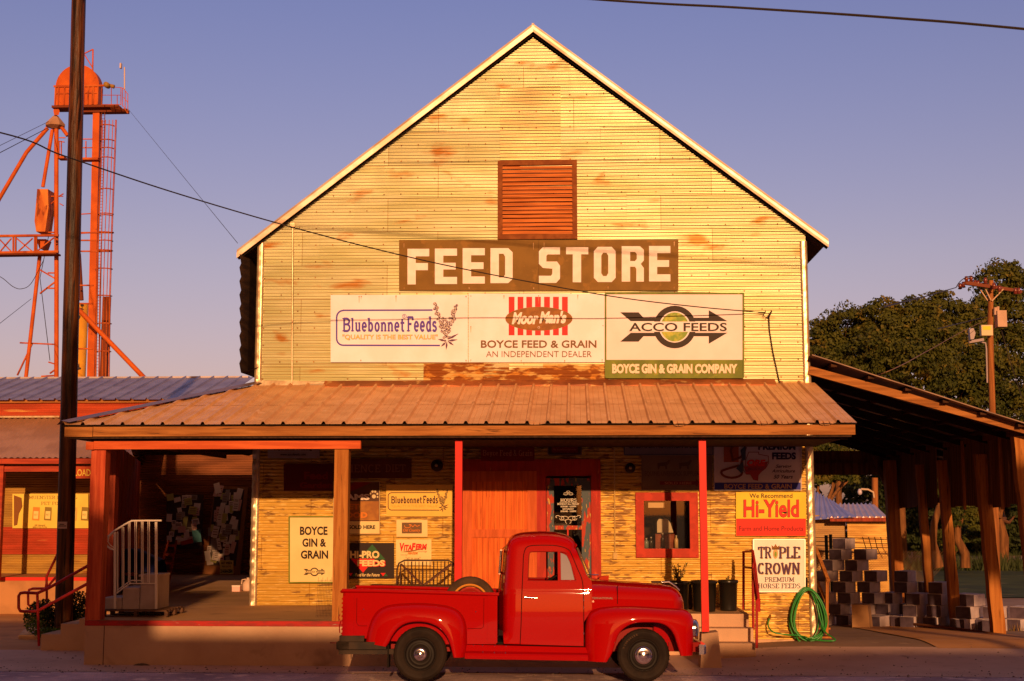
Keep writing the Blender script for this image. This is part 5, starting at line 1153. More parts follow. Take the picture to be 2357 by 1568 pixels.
# wheels
def wheel(name, xc, zc, r, yf, sgn, cap, parent, steer=0):
    ax = Vector((0, -sgn, 0)); c = Vector((xc, yf, zc)); wd = .16
    m = MB(); prof = [(r*.60,-wd*.9),(r*.86,-wd),(r*.97,-wd*.8),(r,-wd*.5),(r,-.04),(r*.985,-.022),(r*.96,-.010),(r*.93,-.002),(r*.90,.000),(r*.895,.003),(r*.84,.006),(r*.83,.004),(r*.76,.006),(r*.75,.003),(r*.68,-.002),(r*.62,-.014),(r*.60,-.02)]
    m.lathe(prof, c, ax, 64); w = m.build(name, tyre_m, parent)
    m = MB(); m.lathe([(r*.61,-.018),(r*.595,-.008),(r*.57,-.012),(r*.55,-.03),(r*.50,-.038),(r*.42,-.03),(r*.36,-.02),(r*.33,-.03),(0,-.035)], c, ax, 48); m.build('rim', rim_m, w)
    m = MB(); m.lathe([(cap*1.04,-.03),(cap*1.04,-.012),(cap*.98,-.004),(cap*.9,.006),(cap*.72,.018),(cap*.68,.017),(cap*.5,.027),(cap*.25,.034),(0,.036)], c, ax, 40); m.build('hubcap', chrome, w)
    if cap:
        m = MB()
        for k in range(40):
            th_ = math.radians(k*9); pc = c+ax*(-.03)+Vector((math.cos(th_), 0, math.sin(th_)))*r*1.0; m.bar(pc+Vector((0,.06*sgn,0)), pc+Vector((0,-.02*sgn+.0,0)), .012, .006, (math.cos(th_),0,math.sin(th_)))
        m.build('tread', tyre_m, w)
    return w
wheel('front_wheel', xw1[0], xw1[1], .333, .045, 1, .117, truck); wheel('front_wheel', xw1[0], xw1[1], .333, 2*HW-.045, -1, .117, truck)
wheel('rear_wheel', xw2[0], xw2[1], .343, .045, 1, .090, truck); wheel('rear_wheel', xw2[0], xw2[1], .343, 2*HW-.045, -1, .090, truck)
# tyre sidewall lettering
m = MB(); cx_, cz_ = xw1
rg = random.Random(6)
for k in range(9):
    a = R(158-k*6.2); 
    for j in range(2):
        aa = a+R(rg.uniform(-1.4, 1.4)); r1, r2_ = .262, .280+.004*j
        m.bar((cx_+math.cos(aa)*r1, .037, cz_+math.sin(aa)*r1), (cx_+math.cos(aa+.02*j)*r2_, .037, cz_+math.sin(aa+.02*j)*r2_), .003, .002, (0,1,0))
o = m.build('tyre_lettering', M('tyre_letter', (.16,.08,.04), rough=.7), truck)
# rope of mud flap
m = MB(); m.box(xw2[0]-.42, xw2[0]-.40, .06, .3, .22, .5); m.build('mud_flap', black, truck)
truck.rotation_euler = (R(-1.5), 0, YAW)
# spare tyre lying upright in the bed
T0 = tM.inverted()
sp = g2(1620,560); cx_, cz_ = T(1081, 1390, .5)
w0_ = T0 @ Vector((cx_, .62, cz_)); spare = thing('spare_tyre', 'spare tyre with an orange stripe standing in the truck bed', 'tyre', tuple(w0_), rot=(0,0,YAW), local=True)
m = MB(); r = .345; m.lathe([(r*.60,-.15),(r*.9,-.16),(r,-.12),(r,-.04),(r*.95,-.01),(r*.88,.004),(r*.75,.006),(r*.62,-.014)], (0,0,0), (0,-1,0), 56); m.build('tyre', M('spare_rubber', (.075,.04,.02), (.05,.028,.015), ns=5, rough=.8), spare)
m = MB(); m.lathe([(r*.735,.002),(r*.73,.009),(r*.66,.008),(r*.655,.001)], (0,0,0), (0,-1,0), 56); m.build('stripe', M('tyre_stripe', (.55,.22,.03), rough=.6), spare)
m = MB(); m.lathe([(r*.6,-.01),(r*.56,.0),(r*.5,-.03),(r*.3,-.035),(0,-.04)], (0,0,0), (0,-1,0), 40); m.build('rim', M('spare_rim', (.30,.02,.012), rough=.5), spare)
# iron bench on the porch behind the truck bed
bY = 22.3; p = P(975, 1346, bY)
bench = thing('iron_bench', 'dark iron bench with a barred back behind the truck bed', 'bench', (p.x, bY, FZ))
m = MB(); a_ = P(852,1347,bY); b_ = P(1056,1347,bY); zt2 = a_.z; m.box(a_.x, b_.x, bY-.2, bY+.25, zt2-.05, zt2); m.build('seat', M('bench_top', (.055,.022,.014), rough=.5), bench)
m = MB(); tl = P(914,1290,bY+.25); tr = P(1049,1290,bY+.25); zt3 = P(980,1290,bY+.25).z
m.tube([(tl.x, bY+.25, zt2), (tl.x, bY+.25, zt3-.16), (tl.x+.03, bY+.25, zt3-.05), (tl.x+.12, bY+.25, zt3), (tr.x-.12, bY+.25, zt3), (tr.x-.03, bY+.25, zt3-.05), (tr.x, bY+.25, zt3-.16), (tr.x, bY+.25, zt2)], .014, 8); m.build('back_frame', iron, bench)
m = MB(); rg = random.Random(9)
for k in range(15):
    x = tl.x+.06+(tr.x-tl.x-.12)*k/14; m.tube([(x, bY+.25, zt2), (x, bY+.25, zt3-.02 if 0 < k < 14 else zt3-.06)], .007 if k % 3 else .011, 6)
m.build('back_bars', iron, bench)
m = MB(); m.bar((tl.x+.07, bY+.22, zt3-.06), (tl.x+.46, bY+.0, zt2), .035, .02); m.bar((tr.x-.07, bY+.22, zt3-.06), (tr.x-.50, bY+.0, zt2), .05, .03); m.build('brace', M('brace_wood', (.12,.05,.03), rough=.7), bench)
for (x, y) in ((a_.x+.08, bY-.15), (b_.x-.08, bY-.15), (a_.x+.08, bY+.2), (b_.x-.08, bY+.2)): m = MB(); m.box(x-.03, x+.03, y-.03, y+.03, FZ, zt2-.05); m.build('leg', iron, bench)
# wire mesh panels leaning by the golden post
t = thing('wire_mesh', 'rusty wire mesh roll leaning beside the golden post', 'wire mesh', (P(745,1420,20.9).x, 20.9, FZ)); m = MB(); q0 = P(727,1425,20.9); q1 = P(770,1330,20.9)
for k in range(13): x = q0.x+(q1.x-q0.x)*k/12; m.tube([(x, 20.9, FZ), (x+.01, 21.0, q1.z-.03*((k*5) % 3))], .0022, 4)
for k in range(8): z = FZ+.03+(q1.z-FZ-.08)*k/7; m.tube([(q0.x, 20.9+.1*k/8, z), (q1.x, 20.9+.1*k/8, z+.01)], .0018, 4)
m.build('wires', M('mesh_wire', (.10,.05,.03), rough=.6), t)
# ================================================================ LEFT SIDE
def c4(x, y): return (x*.2602, y*.2602+1160)
def c5(x, y): return (x*.2653+240, y*.2653+1024)
# precast steps on a pallet
sY = 21.0
o4 = lambda x, y, Y=sY: P(*c4(x, y), Y)
t = thing('precast_steps', 'pale precast steps with a white railing standing on a pallet by the corner post', 'steps', (P(300,1400,sY).x, sY, FZ+.1))
zb_ = o4(1000,930).z; xa, xb, xc, xd = o4(943,0).x, o4(1108,0).x, o4(1262,0).x, o4(1415,0).x
z1_, z2_, z3_ = o4(0,828).z, o4(0,738).z, o4(0,622).z
m = MB(); D = .62
for x0, x1, zt2 in ((xa, xb, z1_), (xb, xc, z2_), (xc, xd, z3_)): m.box(x0+(.012), x1, sY, sY+D, zb_, zt2-.03)
m.build('body', grey_m, t)
m = MB()
for x0, x1, zt2 in ((xa-.02, xb, z1_), (xb-.02, xc, z2_), (xc-.02, xd+.01, z3_)): m.box(x0, x1-.002, sY-.012, sY+D+.01, zt2-.03, zt2)
m.build('tread', M('precast_tread', (.46,.36,.33), (.40,.31,.29), ns=4, rough=.8), t)
def rail(m, Y):
    q = lambda x, y: P(*c4(x, y), Y)
    m.tube([q(1430,148), q(1300,148), q(1165,150), q(1110,178), q(1010,240), q(960,285), q(937,330), q(945,370), q(975,395), q(1012,405)], .015, 8)
m = MB(); rail(m, sY-.03); t2 = m.build('hand_rail', whitemetal, t)
m = MB(); 
for x in (1018, 1382): m.bar(o4(x,928,sY-.03), o4(x,160 if x > 1300 else 250,sY-.03), .036, .03, (0,1,0))
m.build('rail_post', whitemetal, t)
m = MB()
for x, y0, y1 in ((1095,205,745),(1150,165,700),(1207,152,698),(1265,152,700),(1322,152,700)):
    m.bar(o4(x,y0,sY-.03), o4(x,y1,sY-.03), .014, .014, (0,1,0)); m.bar(o4(x-14,y0,sY-.05), o4(x-14,y1-8,sY-.05), .010, .010, (0,1,0))
m.bar(o4(1042,245,sY-.03), o4(1042,790,sY-.03), .014, .014, (0,1,0)); m.build('baluster', whitemetal, t)
m = MB(); m.tube([o4(1035,790,sY-.03), o4(1090,745,sY-.03), o4(1150,705,sY-.03), o4(1370,705,sY-.03)], .012, 6); m.tube([o4(1040,762,sY+.0), o4(1140,690,sY), o4(1160,678,sY), o4(1255,678,sY)], .010, 6); m.tube([o4(955,335,sY), o4(965,290,sY), o4(1012,250,sY)], .008, 6); m.tube([o4(955,335,sY), o4(980,370,sY), o4(1012,388,sY)], .008, 6); m.build('lower_rail', whitemetal, t)
pal = thing('pallet', 'dark wooden pallet under the precast steps', 'pallet', (P(310,1410,sY).x, sY, FZ))
m = MB(); a_ = o4(905,960,20.85).x; b_ = o4(1480,960,20.85).x; pz = FZ+.0
for k in range(6): y = 20.80+.15*k; m.box(a_, b_, y, y+.10, zb_-.022, zb_-.001)
m.build('top_boards', M('pallet_wood', (.14,.07,.04), (.09,.045,.03), scale=(.6,6,6), ns=3, rough=.9), pal)
m = MB(); 
for y in (20.8, 21.2, 21.6):
    for f in (0, .5, .97): x = a_+(b_-a_)*f; m.box(x, x+.05, y, y+.1, pz+.02, zb_-.023)
    m.box(a_, b_, y, y+.1, pz+.002, pz+.019)
m.build('skids', MC['pallet_wood'], pal)
# blue tarp over a cart behind the steps
t = thing('covered_cart', 'low cart under a dark blue tarp behind the precast steps', 'cart', (P(311,1300,27).x, 27, FZ))
m = MB(); q0, q1 = P(258,1340,27), P(366,1264,27); rows = []
for j in range(11):
    row = []
    for i in range(17):
        u, v = i/16, j/10; x = q0.x+(q1.x-q0.x)*u; h = (q1.z-FZ-.25)*(.72+.28*math.sin(u*3.0+.5))*(1-abs(2*v-1)**4*.75)+.05*noise.noise(Vector((u*6, v*4, 3))); row.append((x+.03*noise.noise(Vector((v*5,u,1))), 26.7+.9*v, FZ+.25+max(0,h)))
    rows.append(row)
m.grid(rows, True); o = m.build('tarp', blue_tarp, t); 
m = MB(); m.box(q0.x, q1.x, 26.75, 27.5, FZ+.22, FZ+.30); m.build('cart_bed', steel_d, t)
for x in (q0.x+.2, q1.x-.2):
    m = MB(); m.lathe([(.04,-.03),(.2,-.03),(.21,0),(.2,.03),(.04,.03)], (x, 26.72, FZ+.21), (0,-1,0), 24); m.build('wheel', tyre_m, t)
# back wall of the bay, notice boards
BYW = 34.2
bayw = thing('bay_back_wall', 'brown corrugated back wall of the open bay behind the corner post', 'wall', (P(420,1200,BYW).x, BYW, FZ))
m = MB(); a_ = P(300,1200,BYW).x; corr(m, a_, XL+.4, FZ, 3.9, BYW, lambda z: -99, lambda z: 99, amp=.012, seed=200, nsub=4, xstep=.5); m.build('sheeting', M('brown_sheet', (.22,.075,.028), (.15,.05,.02), scale=(.4,1,3), ns=2, rough=.6, metal=.2), bayw)
partn = thing('bay_side_wall', 'red stained board wall running back from the corner post', 'wall', (-8.3, 24, FZ)); 
m = MB(); pa = P(263,1200,24.6); pb = P(318,1200,33.9); n = 14
for k in range(n):
    u = Vector((pa.x,24.6,0)).lerp(Vector((pb.x,33.9,0)), k/n); v = Vector((pa.x,24.6,0)).lerp(Vector((pb.x,33.9,0)), (k+.97)/n); off = Vector((.012*(k % 2),0,0)); m.poly([u+off+Vector((0,0,FZ)), v+off+Vector((0,0,FZ)), v+off+Vector((0,0,3.5)), u+off+Vector((0,0,3.5))], (-.04,0,0))
m.build('boards', redwood, partn); m = MB(); m.box(pa.x-.12, pa.x+.04, 24.4, 24.58, FZ, 3.5); m.build('end_post', redwood, partn)
rgb = random.Random(77)
def papers(name, label, quad, n, extra=()):
    # quad: D pixel corners of the board (tl,tr,br,bl), leaning on the back wall
    Yb, Yt = BYW-.35, BYW-.06
    cs = [P(*quad[0], Yt), P(*quad[1], Yt), P(*quad[2], Yb), P(*quad[3], Yb)]
    c = sum(cs, Vector())/4; t = thing(name, label, 'notice board', tuple(c))
    nrm = (cs[1]-cs[0]).cross(cs[3]-cs[0]).normalized(); 
    if nrm.y > 0: nrm = -nrm
    def at(u, v): return cs[0].lerp(cs[1], u).lerp(cs[3].lerp(cs[2], u), v)
    m = MB(); m.poly([at(0,1), at(1,1), at(1,0), at(0,0)], -nrm*.02); m.build('board', plyw if n > 34 else boardm, t)
    if n > 34: m = MB(); m.add([at(.06,.9)+nrm*.003, at(.86,.9)+nrm*.003, at(.90,.03)+nrm*.003, at(.03,.03)+nrm*.003], [(0,1,2,3)]); m.build('felt', boardm, t)
    gm = {}
    for k in range(n):
        u = rgb.uniform(.06,.84); v = rgb.uniform(.03,.86); w = rgb.uniform(.07,.15); h = rgb.uniform(.05,.10); a = rgb.gauss(0,.16); w *= 1.35; h *= 1.35; mt = rgb.choice((paper,paper,paper,paper,paper3,paper2,M('paper_grey',(.32,.25,.22),rough=.8)))
        U = (cs[1]-cs[0]).normalized(); V = (cs[3]-cs[0]).normalized(); L_ = (cs[1]-cs[0]).length; H_ = (cs[3]-cs[0]).length
        if n <= 34: w *= 1.15; h *= 1.2
        ca, sa_ = math.cos(a), math.sin(a); c0 = at(u, v)+nrm*(.006+.0011*k); q = []
        for su, sv in ((-1,1),(1,1),(1,-1),(-1,-1)): du, dv = su*w*L_/2, sv*h*H_/2; q.append(c0+U*(du*ca-dv*sa_)+V*(du*sa_+dv*ca))
        gm.setdefault(mt, MB()).add(q, [(0,1,2,3)])
        if k % 2 == 0:
            for lk in range(3):
                q2 = [c0+nrm*.0006+U*(su*w*L_*.35)+V*((lk-1)*.22*h*H_+sv*.008) for su, sv in ((-1,1),(1,1),(1,-1),(-1,-1))]; gm.setdefault(brtx, MB()).add(q2, [(0,1,2,3)])
    for i, (mt, mb) in enumerate(gm.items()): mb.build('papers' if mt is not brtx else 'print', mt, t)
    return t, at, nrm
papers('notice_board', 'dark notice board thick with papers at the middle of the bay back wall', [(384,1140),(468,1138),(464,1264),(384,1262)], 34)
nb, at, nr_ = papers('notice_board', 'tall leaning plywood board covered in papers by the building corner', [(494,1118),(571,1122),(553,1324),(468,1322)], 66)
t = Sign('yard_sign', 'small cream sign with a phone number low on the leaning board', (506,1290,537,1322), BYW-.40, M('yard_cream', (.72,.58,.20), rough=.6)); t.text('GOT WEEDS', (509,1293,534,1299), dkgreen, bold=.05); t.text('214-564-2584', (507.5,1310,535.5,1319), dkgreen, bold=.06); t.text('FREE QUOTES', (511,1302,532,1307), dkgreen, bold=.02)
t = MB(); q = [P(441.5,1221,BYW-.4), P(461,1219,BYW-.4), P(464,1247,BYW-.4), P(445,1250,BYW-.4)]; t.poly(q[::-1], (0,.01,0)); tag(t.build('teal_notice', teal), 'teal paper pinned low on the middle notice board', 'notice')
t = MB(); t.poly([P(415,1247,BYW-.41), P(442,1240,BYW-.41), P(445,1249,BYW-.41), P(418,1256,BYW-.41)], (0,.01,0)); tag(t.build('red_notice', M('red_notice', (.40,.04,.02), rough=.7)), 'red strip of paper beside the teal one on the notice board', 'notice')
# white jug by the corner
jp = P(571, 1334, 27.5); jug = thing('plastic_jug', 'white plastic jug on the deck by the building corner', 'jug', (jp.x, 27.5, FZ)); m = MB(); m.lathe([(0,0),(.10,0),(.11,.03),(.11,.15),(.06,.22),(.03,.24),(.03,.27),(0,.27)], (jp.x,27.5,FZ), (0,0,1), 16); m.build('body', M('jug_white', (.62,.42,.30), rough=.4), jug); m = MB(); m.tube([(jp.x-.03,27.45,FZ+.24),(jp.x-.11,27.45,FZ+.23),(jp.x-.12,27.45,FZ+.14)], .012, 6); m.build('handle', MC['jug_white'], jug)
jp = P(547, 1337, 27.3); jug = thing('small_box', 'small pale box beside the white jug', 'box', (jp.x, 27.3, FZ)); m = MB(); m.box(jp.x-.10, jp.x+.06, 27.25, 27.4, FZ, FZ+.12); m.build('carton', paper3, jug); m = MB(); m.box(jp.x-.104, jp.x+.064, 27.246, 27.404, FZ+.105, FZ+.125); m.build('lid', paper, jug)
# wooden ladder-back chair edge behind the cart
cp = P(377, 1310, 28); ch = thing('folding_chair', 'folded wooden chair leaning beside the blue tarp cart', 'chair', (cp.x, 28, FZ)); m = MB(); m.bar((cp.x-.2, 28, FZ), (cp.x+.0, 28.3, FZ+1.0), .03, .03); m.bar((cp.x+.1, 28, FZ), (cp.x+.16, 28.3, FZ+1.0), .03, .03); m.build('frame', darkred, ch); m = MB(); 
for k in range(4): z = FZ+.35+.18*k; m.bar((cp.x-.13+.03*k, 28.1+.05*k, z), (cp.x+.12+.01*k, 28.1+.05*k, z), .03, .05)
m.build('slats', darkred, ch)
# ---------------- left loading building
LY = 34.4
lb = thing('loading_building', 'low corrugated loading building with two metal roofs on the left', 'building', (-14, LY, FZ))
zla = FZ; aL = P(-160,1200,LY).x; aR = P(330,1200,LY).x
m = MB(); xw_ = aL; k = 0
while xw_ < aR: corr(m, xw_, min(xw_+2.4, aR), FZ, 4.7, LY, lambda z: -99, lambda z: 99, amp=.011, seed=300+k, nsub=4, xstep=.4); xw_ += 2.35; k += 1
m.build('wall', M('yellow_sheet', (.42,.23,.045), (.30,.16,.035), (.22,.08,.02), scale=(.4,1,3), ns=1.6, thr3=(.62,.7), rough=.5, metal=.2), lb)
m = MB(); a_ = P(0,1275,LY); b_ = P(206,1235,LY); corr(m, aL, aR, P(0,1247,LY-.02).z-.32, P(0,1213,LY-.02).z, LY-.03, lambda z: -99, lambda z: 99, amp=.012, seed=333, nsub=4, xstep=.4); m.build('red_band', M('red_sheet', (.40,.05,.02), (.30,.04,.015), (.48,.16,.05), scale=(.4,1,3), ns=2, thr3=(.66,.75), rough=.45), lb)
ex = P(0,1059,32.0).z; 
m = MB(); rows = []; x = aL; prof = []
while x < P(245,1000,32.3).x+1.0: prof.append(x); x += .026
zt_, zb_ = P(0,963,LY-.15).z, P(0,1054,32.0).z
for j in range(2):
    yy = (32.0, LY-.1)[j]; zz = (zb_, zt_)[j]; rows.append([(x, yy, zz+.014*math.sin(2*math.pi*x/.155)) for x in prof])
m.grid(rows, True); m.build('lower_roof', roof_b, lb)
m = MB(); m.box(aL, aR, 32.02, 32.07, P(0,1066,32.03).z-.02, zb_-.02); m.build('fascia', M('red_fascia', (.42,.06,.025), (.3,.04,.02), scale=(.6,4,6), ns=2, rough=.6), lb)
m = MB(); z0, z1 = P(100,1086,32.3).z, P(100,1071,32.3).z; m.box(P(9,1070,32.3).x, aR, 32.25, 32.4, z0, z1); m.build('beam', MC['red_fascia'], lb)
m = MB(); m.box(P(-3,1070,32.2).x, P(8.5,1070,32.2).x, 32.2, 32.35, FZ, P(0,1066,32.2).z); m.build('post', MC['red_fascia'], lb)
m = MB(); m.box(aL, aR, 32.1, LY, P(0,1066,32.03).z+.0, P(0,1064,32.03).z+.03); m.build('soffit', soffit_m, lb)
m = MB(); z0, z1 = P(0,963,LY).z, P(0,925,LY-.05).z; corr(m, aL, aR+3.2, z0, z1+.05, LY-.05, lambda z: -99, lambda z: 99, amp=.02, seed=340, nsub=4, xstep=.4); m.build('upper_wall', M('upper_red_sheet', (.45,.07,.025), (.32,.05,.02), (.55,.28,.08), scale=(.3,1,3), ns=1.7, thr3=(.66,.75), rough=.45), lb)
m = MB(); m.box(aL, aR+3.2, LY-.12, LY-.06, P(0,928,LY-.1).z, P(0,919,LY-.1).z); m.build('upper_fascia', wood, lb)
m = MB(); m.box(aL, P(137,960,LY-.14).x, LY-.16, LY-.10, P(0,962,LY-.1).z, P(0,958,LY-.1).z); m.build('bright_flashing', trim_m, lb)
m = MB(); ya, yb = LY-.25, 37.6; za, zb2 = P(0,921,ya).z, P(0,871,yb).z; x = aL
while x < P(572,871,37.6).x:
    prof = [(0,0),(.02,.045),(.06,.045),(.08,0),(.40,0)]
    m.grid([[(x+dx, y, z+dz) for dx, dz in prof] for y, z in ((ya, za), (yb, zb2))], False); x += .40
m.build('upper_roof', roof_l, lb)
m = MB(); m.box(aL, P(572,871,37.6).x, yb-.05, yb+.2, zb2-.05, zb2+.03); m.build('ridge_cap', roof_l, lb)
m = MB(); m.box(aL, aR, 32.7, LY, -.9, FZ); m.build('dock', M('dock_concrete', (.46,.22,.09), (.36,.17,.07), ns=1.3, rough=.85), lb)
m = MB(); m.box(aL, aR, 32.685, 32.699, FZ-.08, FZ+.002); m.build('red_edge', M('dock_red', (.60,.03,.02), rough=.5), lb)
m = MB(); m.add([(P(40,1300,32.7).x+1.9, 32.7, -.2), (aR, 32.7, -.2), (aR, 32.7, FZ), (P(180,1300,32.7).x, 32.7, FZ)], [(0,1,2,3)])
s = Sign('pet_food_banner', 'long yellow banner reading MUENSTER MILLING PET FOOD on the left building', (28.7,1137,203,1216), LY-.07, M('banner_yellow', (.78,.58,.10), (.72,.50,.08), ns=1, rough=.5))
bt = M('banner_text', (.26,.13,.03), rough=.6)
s.text('MUENSTER MILLING', (66.6,1141,178,1149), bt, slab=.13, thin=.07); s.text('PET FOOD', (94.6,1155,150,1162.5), bt, slab=.13, thin=.07)
for x, mt in ((74,'b_orange'),(101.5,'b_olive'),(160,'b_tan'),(186.5,'b_olive')):
    mt_ = M(mt, {'b_orange':(.60,.24,.04),'b_olive':(.26,.17,.03),'b_tan':(.6,.4,.1)}[mt], rough=.6); s.flat([[(x,1197.5),(x+16.5,1198.5),(x+18,1168),(x+2.5,1167)]], mt_, 'bag_picture'); s.flat([[(x+3,1194),(x+14,1194.5),(x+15,1177),(x+4,1176.5)]], M('banner_pale', (.75,.58,.2), rough=.6), 'bag_label'); s.text('PET', (x+5,1183,x+13,1188), mt_)
s.text('All Natural', (80,1207,104,1211), bt); s.text('800-772-7178', (76,1212,108,1215), bt)
s.flat([[(33,1140),(50,1146),(52,1166),(44,1182),(40,1208),(33,1210)][::-1]], M('horse_brown', (.22,.08,.02), rough=.6), 'animal_head')
s.path(A(59,1208,3,3,0,360,10), 1.0, orange, 'seal')
s = Sign('loading_sign', 'small red board with yellow capitals reading LOADING on the left building', (169,1074.5,238,1101.5), 32.2, M('loading_red', (.46,.07,.02), (.4,.06,.02), ns=3, rough=.6)); s.text('LOADING', (171.5,1080,233,1096), M('loading_yellow', (.75,.50,.08), rough=.6), bold=.02)
# ---------------- utility pole
uY = 24.3
pt, pb_ = P(181.5,-60,uY), P(147,1441,uY)
pole = thing('utility_pole', 'tall dark creosoted pole in front of the left building', 'utility pole', (pb_.x, uY, 0))
m = MB(); n = 40; rows = []
for j in range(n+1):
    t_ = j/n; c = Vector((pb_.x, uY, -.1)).lerp(Vector((pt.x, uY, pt.z+.6)), t_); r = .160-.034*t_; rows.append([c+Vector((math.cos(a*math.pi/16), math.sin(a*math.pi/16), 0))*(r+.004*noise.noise(Vector((a*.6, j*.35, 2)))) for a in range(32)])
m.grid(rows, True, True); m.build('shaft', polem, pole)
m = MB(); a_ = P(134,1201,uY-.15); b_ = P(154,1217,uY-.15); m.box(a_.x, b_.x, uY-.155, uY-.135, b_.z, a_.z); o = m.build('tag_plate', M('tag_metal', (.55,.38,.30), rough=.3, metal=.6), pole); m = MB(); m.box(a_.x+.01, b_.x-.01, uY-.158, uY-.154, b_.z+.04, b_.z+.055); m.box(a_.x+.03, b_.x-.05, uY-.158, uY-.154, b_.z+.07, b_.z+.085); m.build('tag_marks', dark, pole)
# ---------------- red handrails left
hr2 = thing('handrail', 'looped dark red pipe handrail in front of the pole', 'handrail', (P(88,1486,22.6).x, 22.6, 0))
q = lambda x, y, Y=22.6: P(*c4(x, y), Y)
m = MB(); m.tube([q(790,540), q(430,745), q(330,790), q(215,785), q(180,790), q(165,815), q(165,920), q(180,948), q(215,952), q(330,950), q(790,697)], .026, 8); m.build('loop_rail', redrail, hr2); m = MB(); m.tube([q(330,790), q(345,1258)], .024, 8); m.build('post', redrail, hr2)
hr3 = thing('handrail', 'looped dark red pipe handrail behind the pole', 'handrail', (P(107,1459,24.95).x, 24.95, 0)); q = lambda x, y: P(*c4(x, y), 24.95)
m = MB(); m.tube([q(520,420), q(480,505), q(412,642), q(412,700), q(400,748), q(290,750), q(258,760), q(248,790), q(250,890), q(275,915), q(330,917), q(400,910)], .024, 8); m.tube([q(412,745), q(500,640), q(520,600)], .022, 8); m.build('loop_rail', redrail, hr3); m = MB(); m.tube([q(412,640), q(418,1150)], .024, 8); m.build('post', redrail, hr3)
t = thing('deck_steps', 'low concrete steps against the left end of the porch deck', 'steps', (P(150,1480,20.9).x, 20.9, 0)); 
for i, (xa_, yt, Ya) in enumerate(((95,1460,22.2),(140,1436,22.2),(182,1424,22.2))):
    a_ = P(xa_,yt,Ya); m = MB(); b_ = (sx0-.005) if i == 2 else P((140,182)[i],yt,Ya).x; m.box(a_.x, b_, Ya+.002*i, Ya+.9, -.3, a_.z); m.build('step', conc, t)
t = thing('planter_kerb', 'low triangular concrete planter kerb at the foot of the pole', 'kerb', (P(100,1450,21.3).x, 21.3, 0)); m = MB(); pts = [PZ(*c4(165,1190), .0), PZ(*c4(380,1190), .0), PZ(*c4(360,1100), .0), PZ(*c4(285,1060), .0)]
top_ = [Vector((p.x, p.y, .06)) for p in pts]; m.poly([Vector((p.x, p.y, -.2)) for p in pts], (0,0,.26)); m.build('kerb', conc, t)
# shrubs
def shrub(name, label, c, rx, rz_, n, ls, seed, mat, cat='shrub'):
    t = thing(name, label, cat, tuple(c)); rg = random.Random(seed); m = MB()
    for i in range(n):
        d = Vector((rg.gauss(0,1), rg.gauss(0,1), rg.gauss(0,1))).normalized()*rg.random()**.4; p = Vector(c)+Vector((d.x*rx, d.y*rx*.8, rz_+d.z*rz_)); u = Vector((rg.gauss(0,1), rg.gauss(0,1), rg.gauss(0,1))).normalized(); v = u.cross(Vector((rg.gauss(0,1), rg.gauss(0,1), rg.gauss(0,1)))).normalized(); L_ = ls*rg.uniform(.6,1.3); m.add([p-u*L_, p+v*L_*.45, p+u*L_, p-v*L_*.45], [(0,1,2,3)])
    m.build('foliage', mat, t); m = MB()
    for i in range(7): a = rg.uniform(0,6.28); m.tube([Vector(c), Vector(c)+Vector((math.cos(a)*rx*.3, math.sin(a)*rx*.3, rz_*.9)), Vector(c)+Vector((math.cos(a)*rx*.7, math.sin(a)*rx*.6, rz_*1.5))], .008, 5)
    m.build('stems', bark, t); return t
shr = M('shrub_leaves', (.022,.030,.007), (.03,.038,.009), (.07,.055,.014), ns=5, thr3=(.62,.72), rough=.55)
p = P(98,1450,24.6); shrub('shrub', 'small leafy shrub at the foot of the pole behind the looped rail', (p.x, 24.6, 0), .36, .34, 2600, .030, 1, shr)
p = P(120,1452,23.9); shrub('shrub', 'low bright green plants in front of the pole foot', (p.x, 23.9, .03), .32, .10, 900, .022, 2, M('bright_shrub', (.07,.13,.015), (.05,.09,.012), ns=4, rough=.5))
p = P(172,1430,24.7); shrub('shrub', 'dark round shrub between the pole and the corner post', (p.x, 24.7, .0), .38, .42, 3200, .030, 3, shr)
# ================================================================ GRAIN ELEVATOR TOWER
TY = 80.0
tw = thing('grain_elevator', 'tall orange bucket elevator tower with pipes and a caged ladder', 'elevator tower', (P(222,900,TY).x, TY, -1))
t5 = lambda x, y: ((80+x/2.6125)*.8, (100+y/2.6125)*.8)      # crop (80,100)
t6 = lambda x, y: (x/2.6125*.8, (600+y/2.6125)*.8)            # crop (0,600)
def Q5(x, y, Y=TY): return P(*t5(x, y), Y)
def Q6(x, y, Y=TY): return P(*t6(x, y), Y)
def rail_(m, pts, r, n=6): m.tube(pts, r, n)
m = MB(); a_ = Q5(512,570); b_ = Q6(692,1290); w = .33; m.add([(a_.x-.20,TY,a_.z+.3),(a_.x+.22,TY,a_.z+.3),(a_.x+.22,TY+.4,a_.z+.3),(a_.x-.20,TY+.4,a_.z+.3),(b_.x-.22,TY,b_.z-6),(b_.x+.22,TY,b_.z-6),(b_.x+.22,TY+.4,b_.z-6),(b_.x-.22,TY+.4,b_.z-6)], [(0,3,2,1),(4,5,6,7),(0,1,5,4),(1,2,6,5),(2,3,7,6),(3,0,4,7)]); m.build('leg_casing', orangep, tw)
m = MB(); c = Q5(385,400); r = Q5(548,400).x-c.x
pts = [(c.x+r*math.cos(R(a)), c.z+r*1.02*math.sin(R(a))) for a in range(0,181,9)]; m.poly([(x, TY-.3, z) for x, z in pts[::-1]], (0,.7,0)); z0 = Q5(0,545).z; z1 = Q5(0,404).z; x0 = Q5(222,480).x; x1 = Q5(545,480).x; m.box(x0, x1, TY-.32, TY+.42, z0, z1-.002); m.build('head_hood', orangep, tw)
m = MB()
for x in (222,246,290,410,437,468,500,508,540): xx = Q5(x,480).x; m.box(xx-.04, xx+.04, TY-.38, TY-.325, z0, z1-.04)
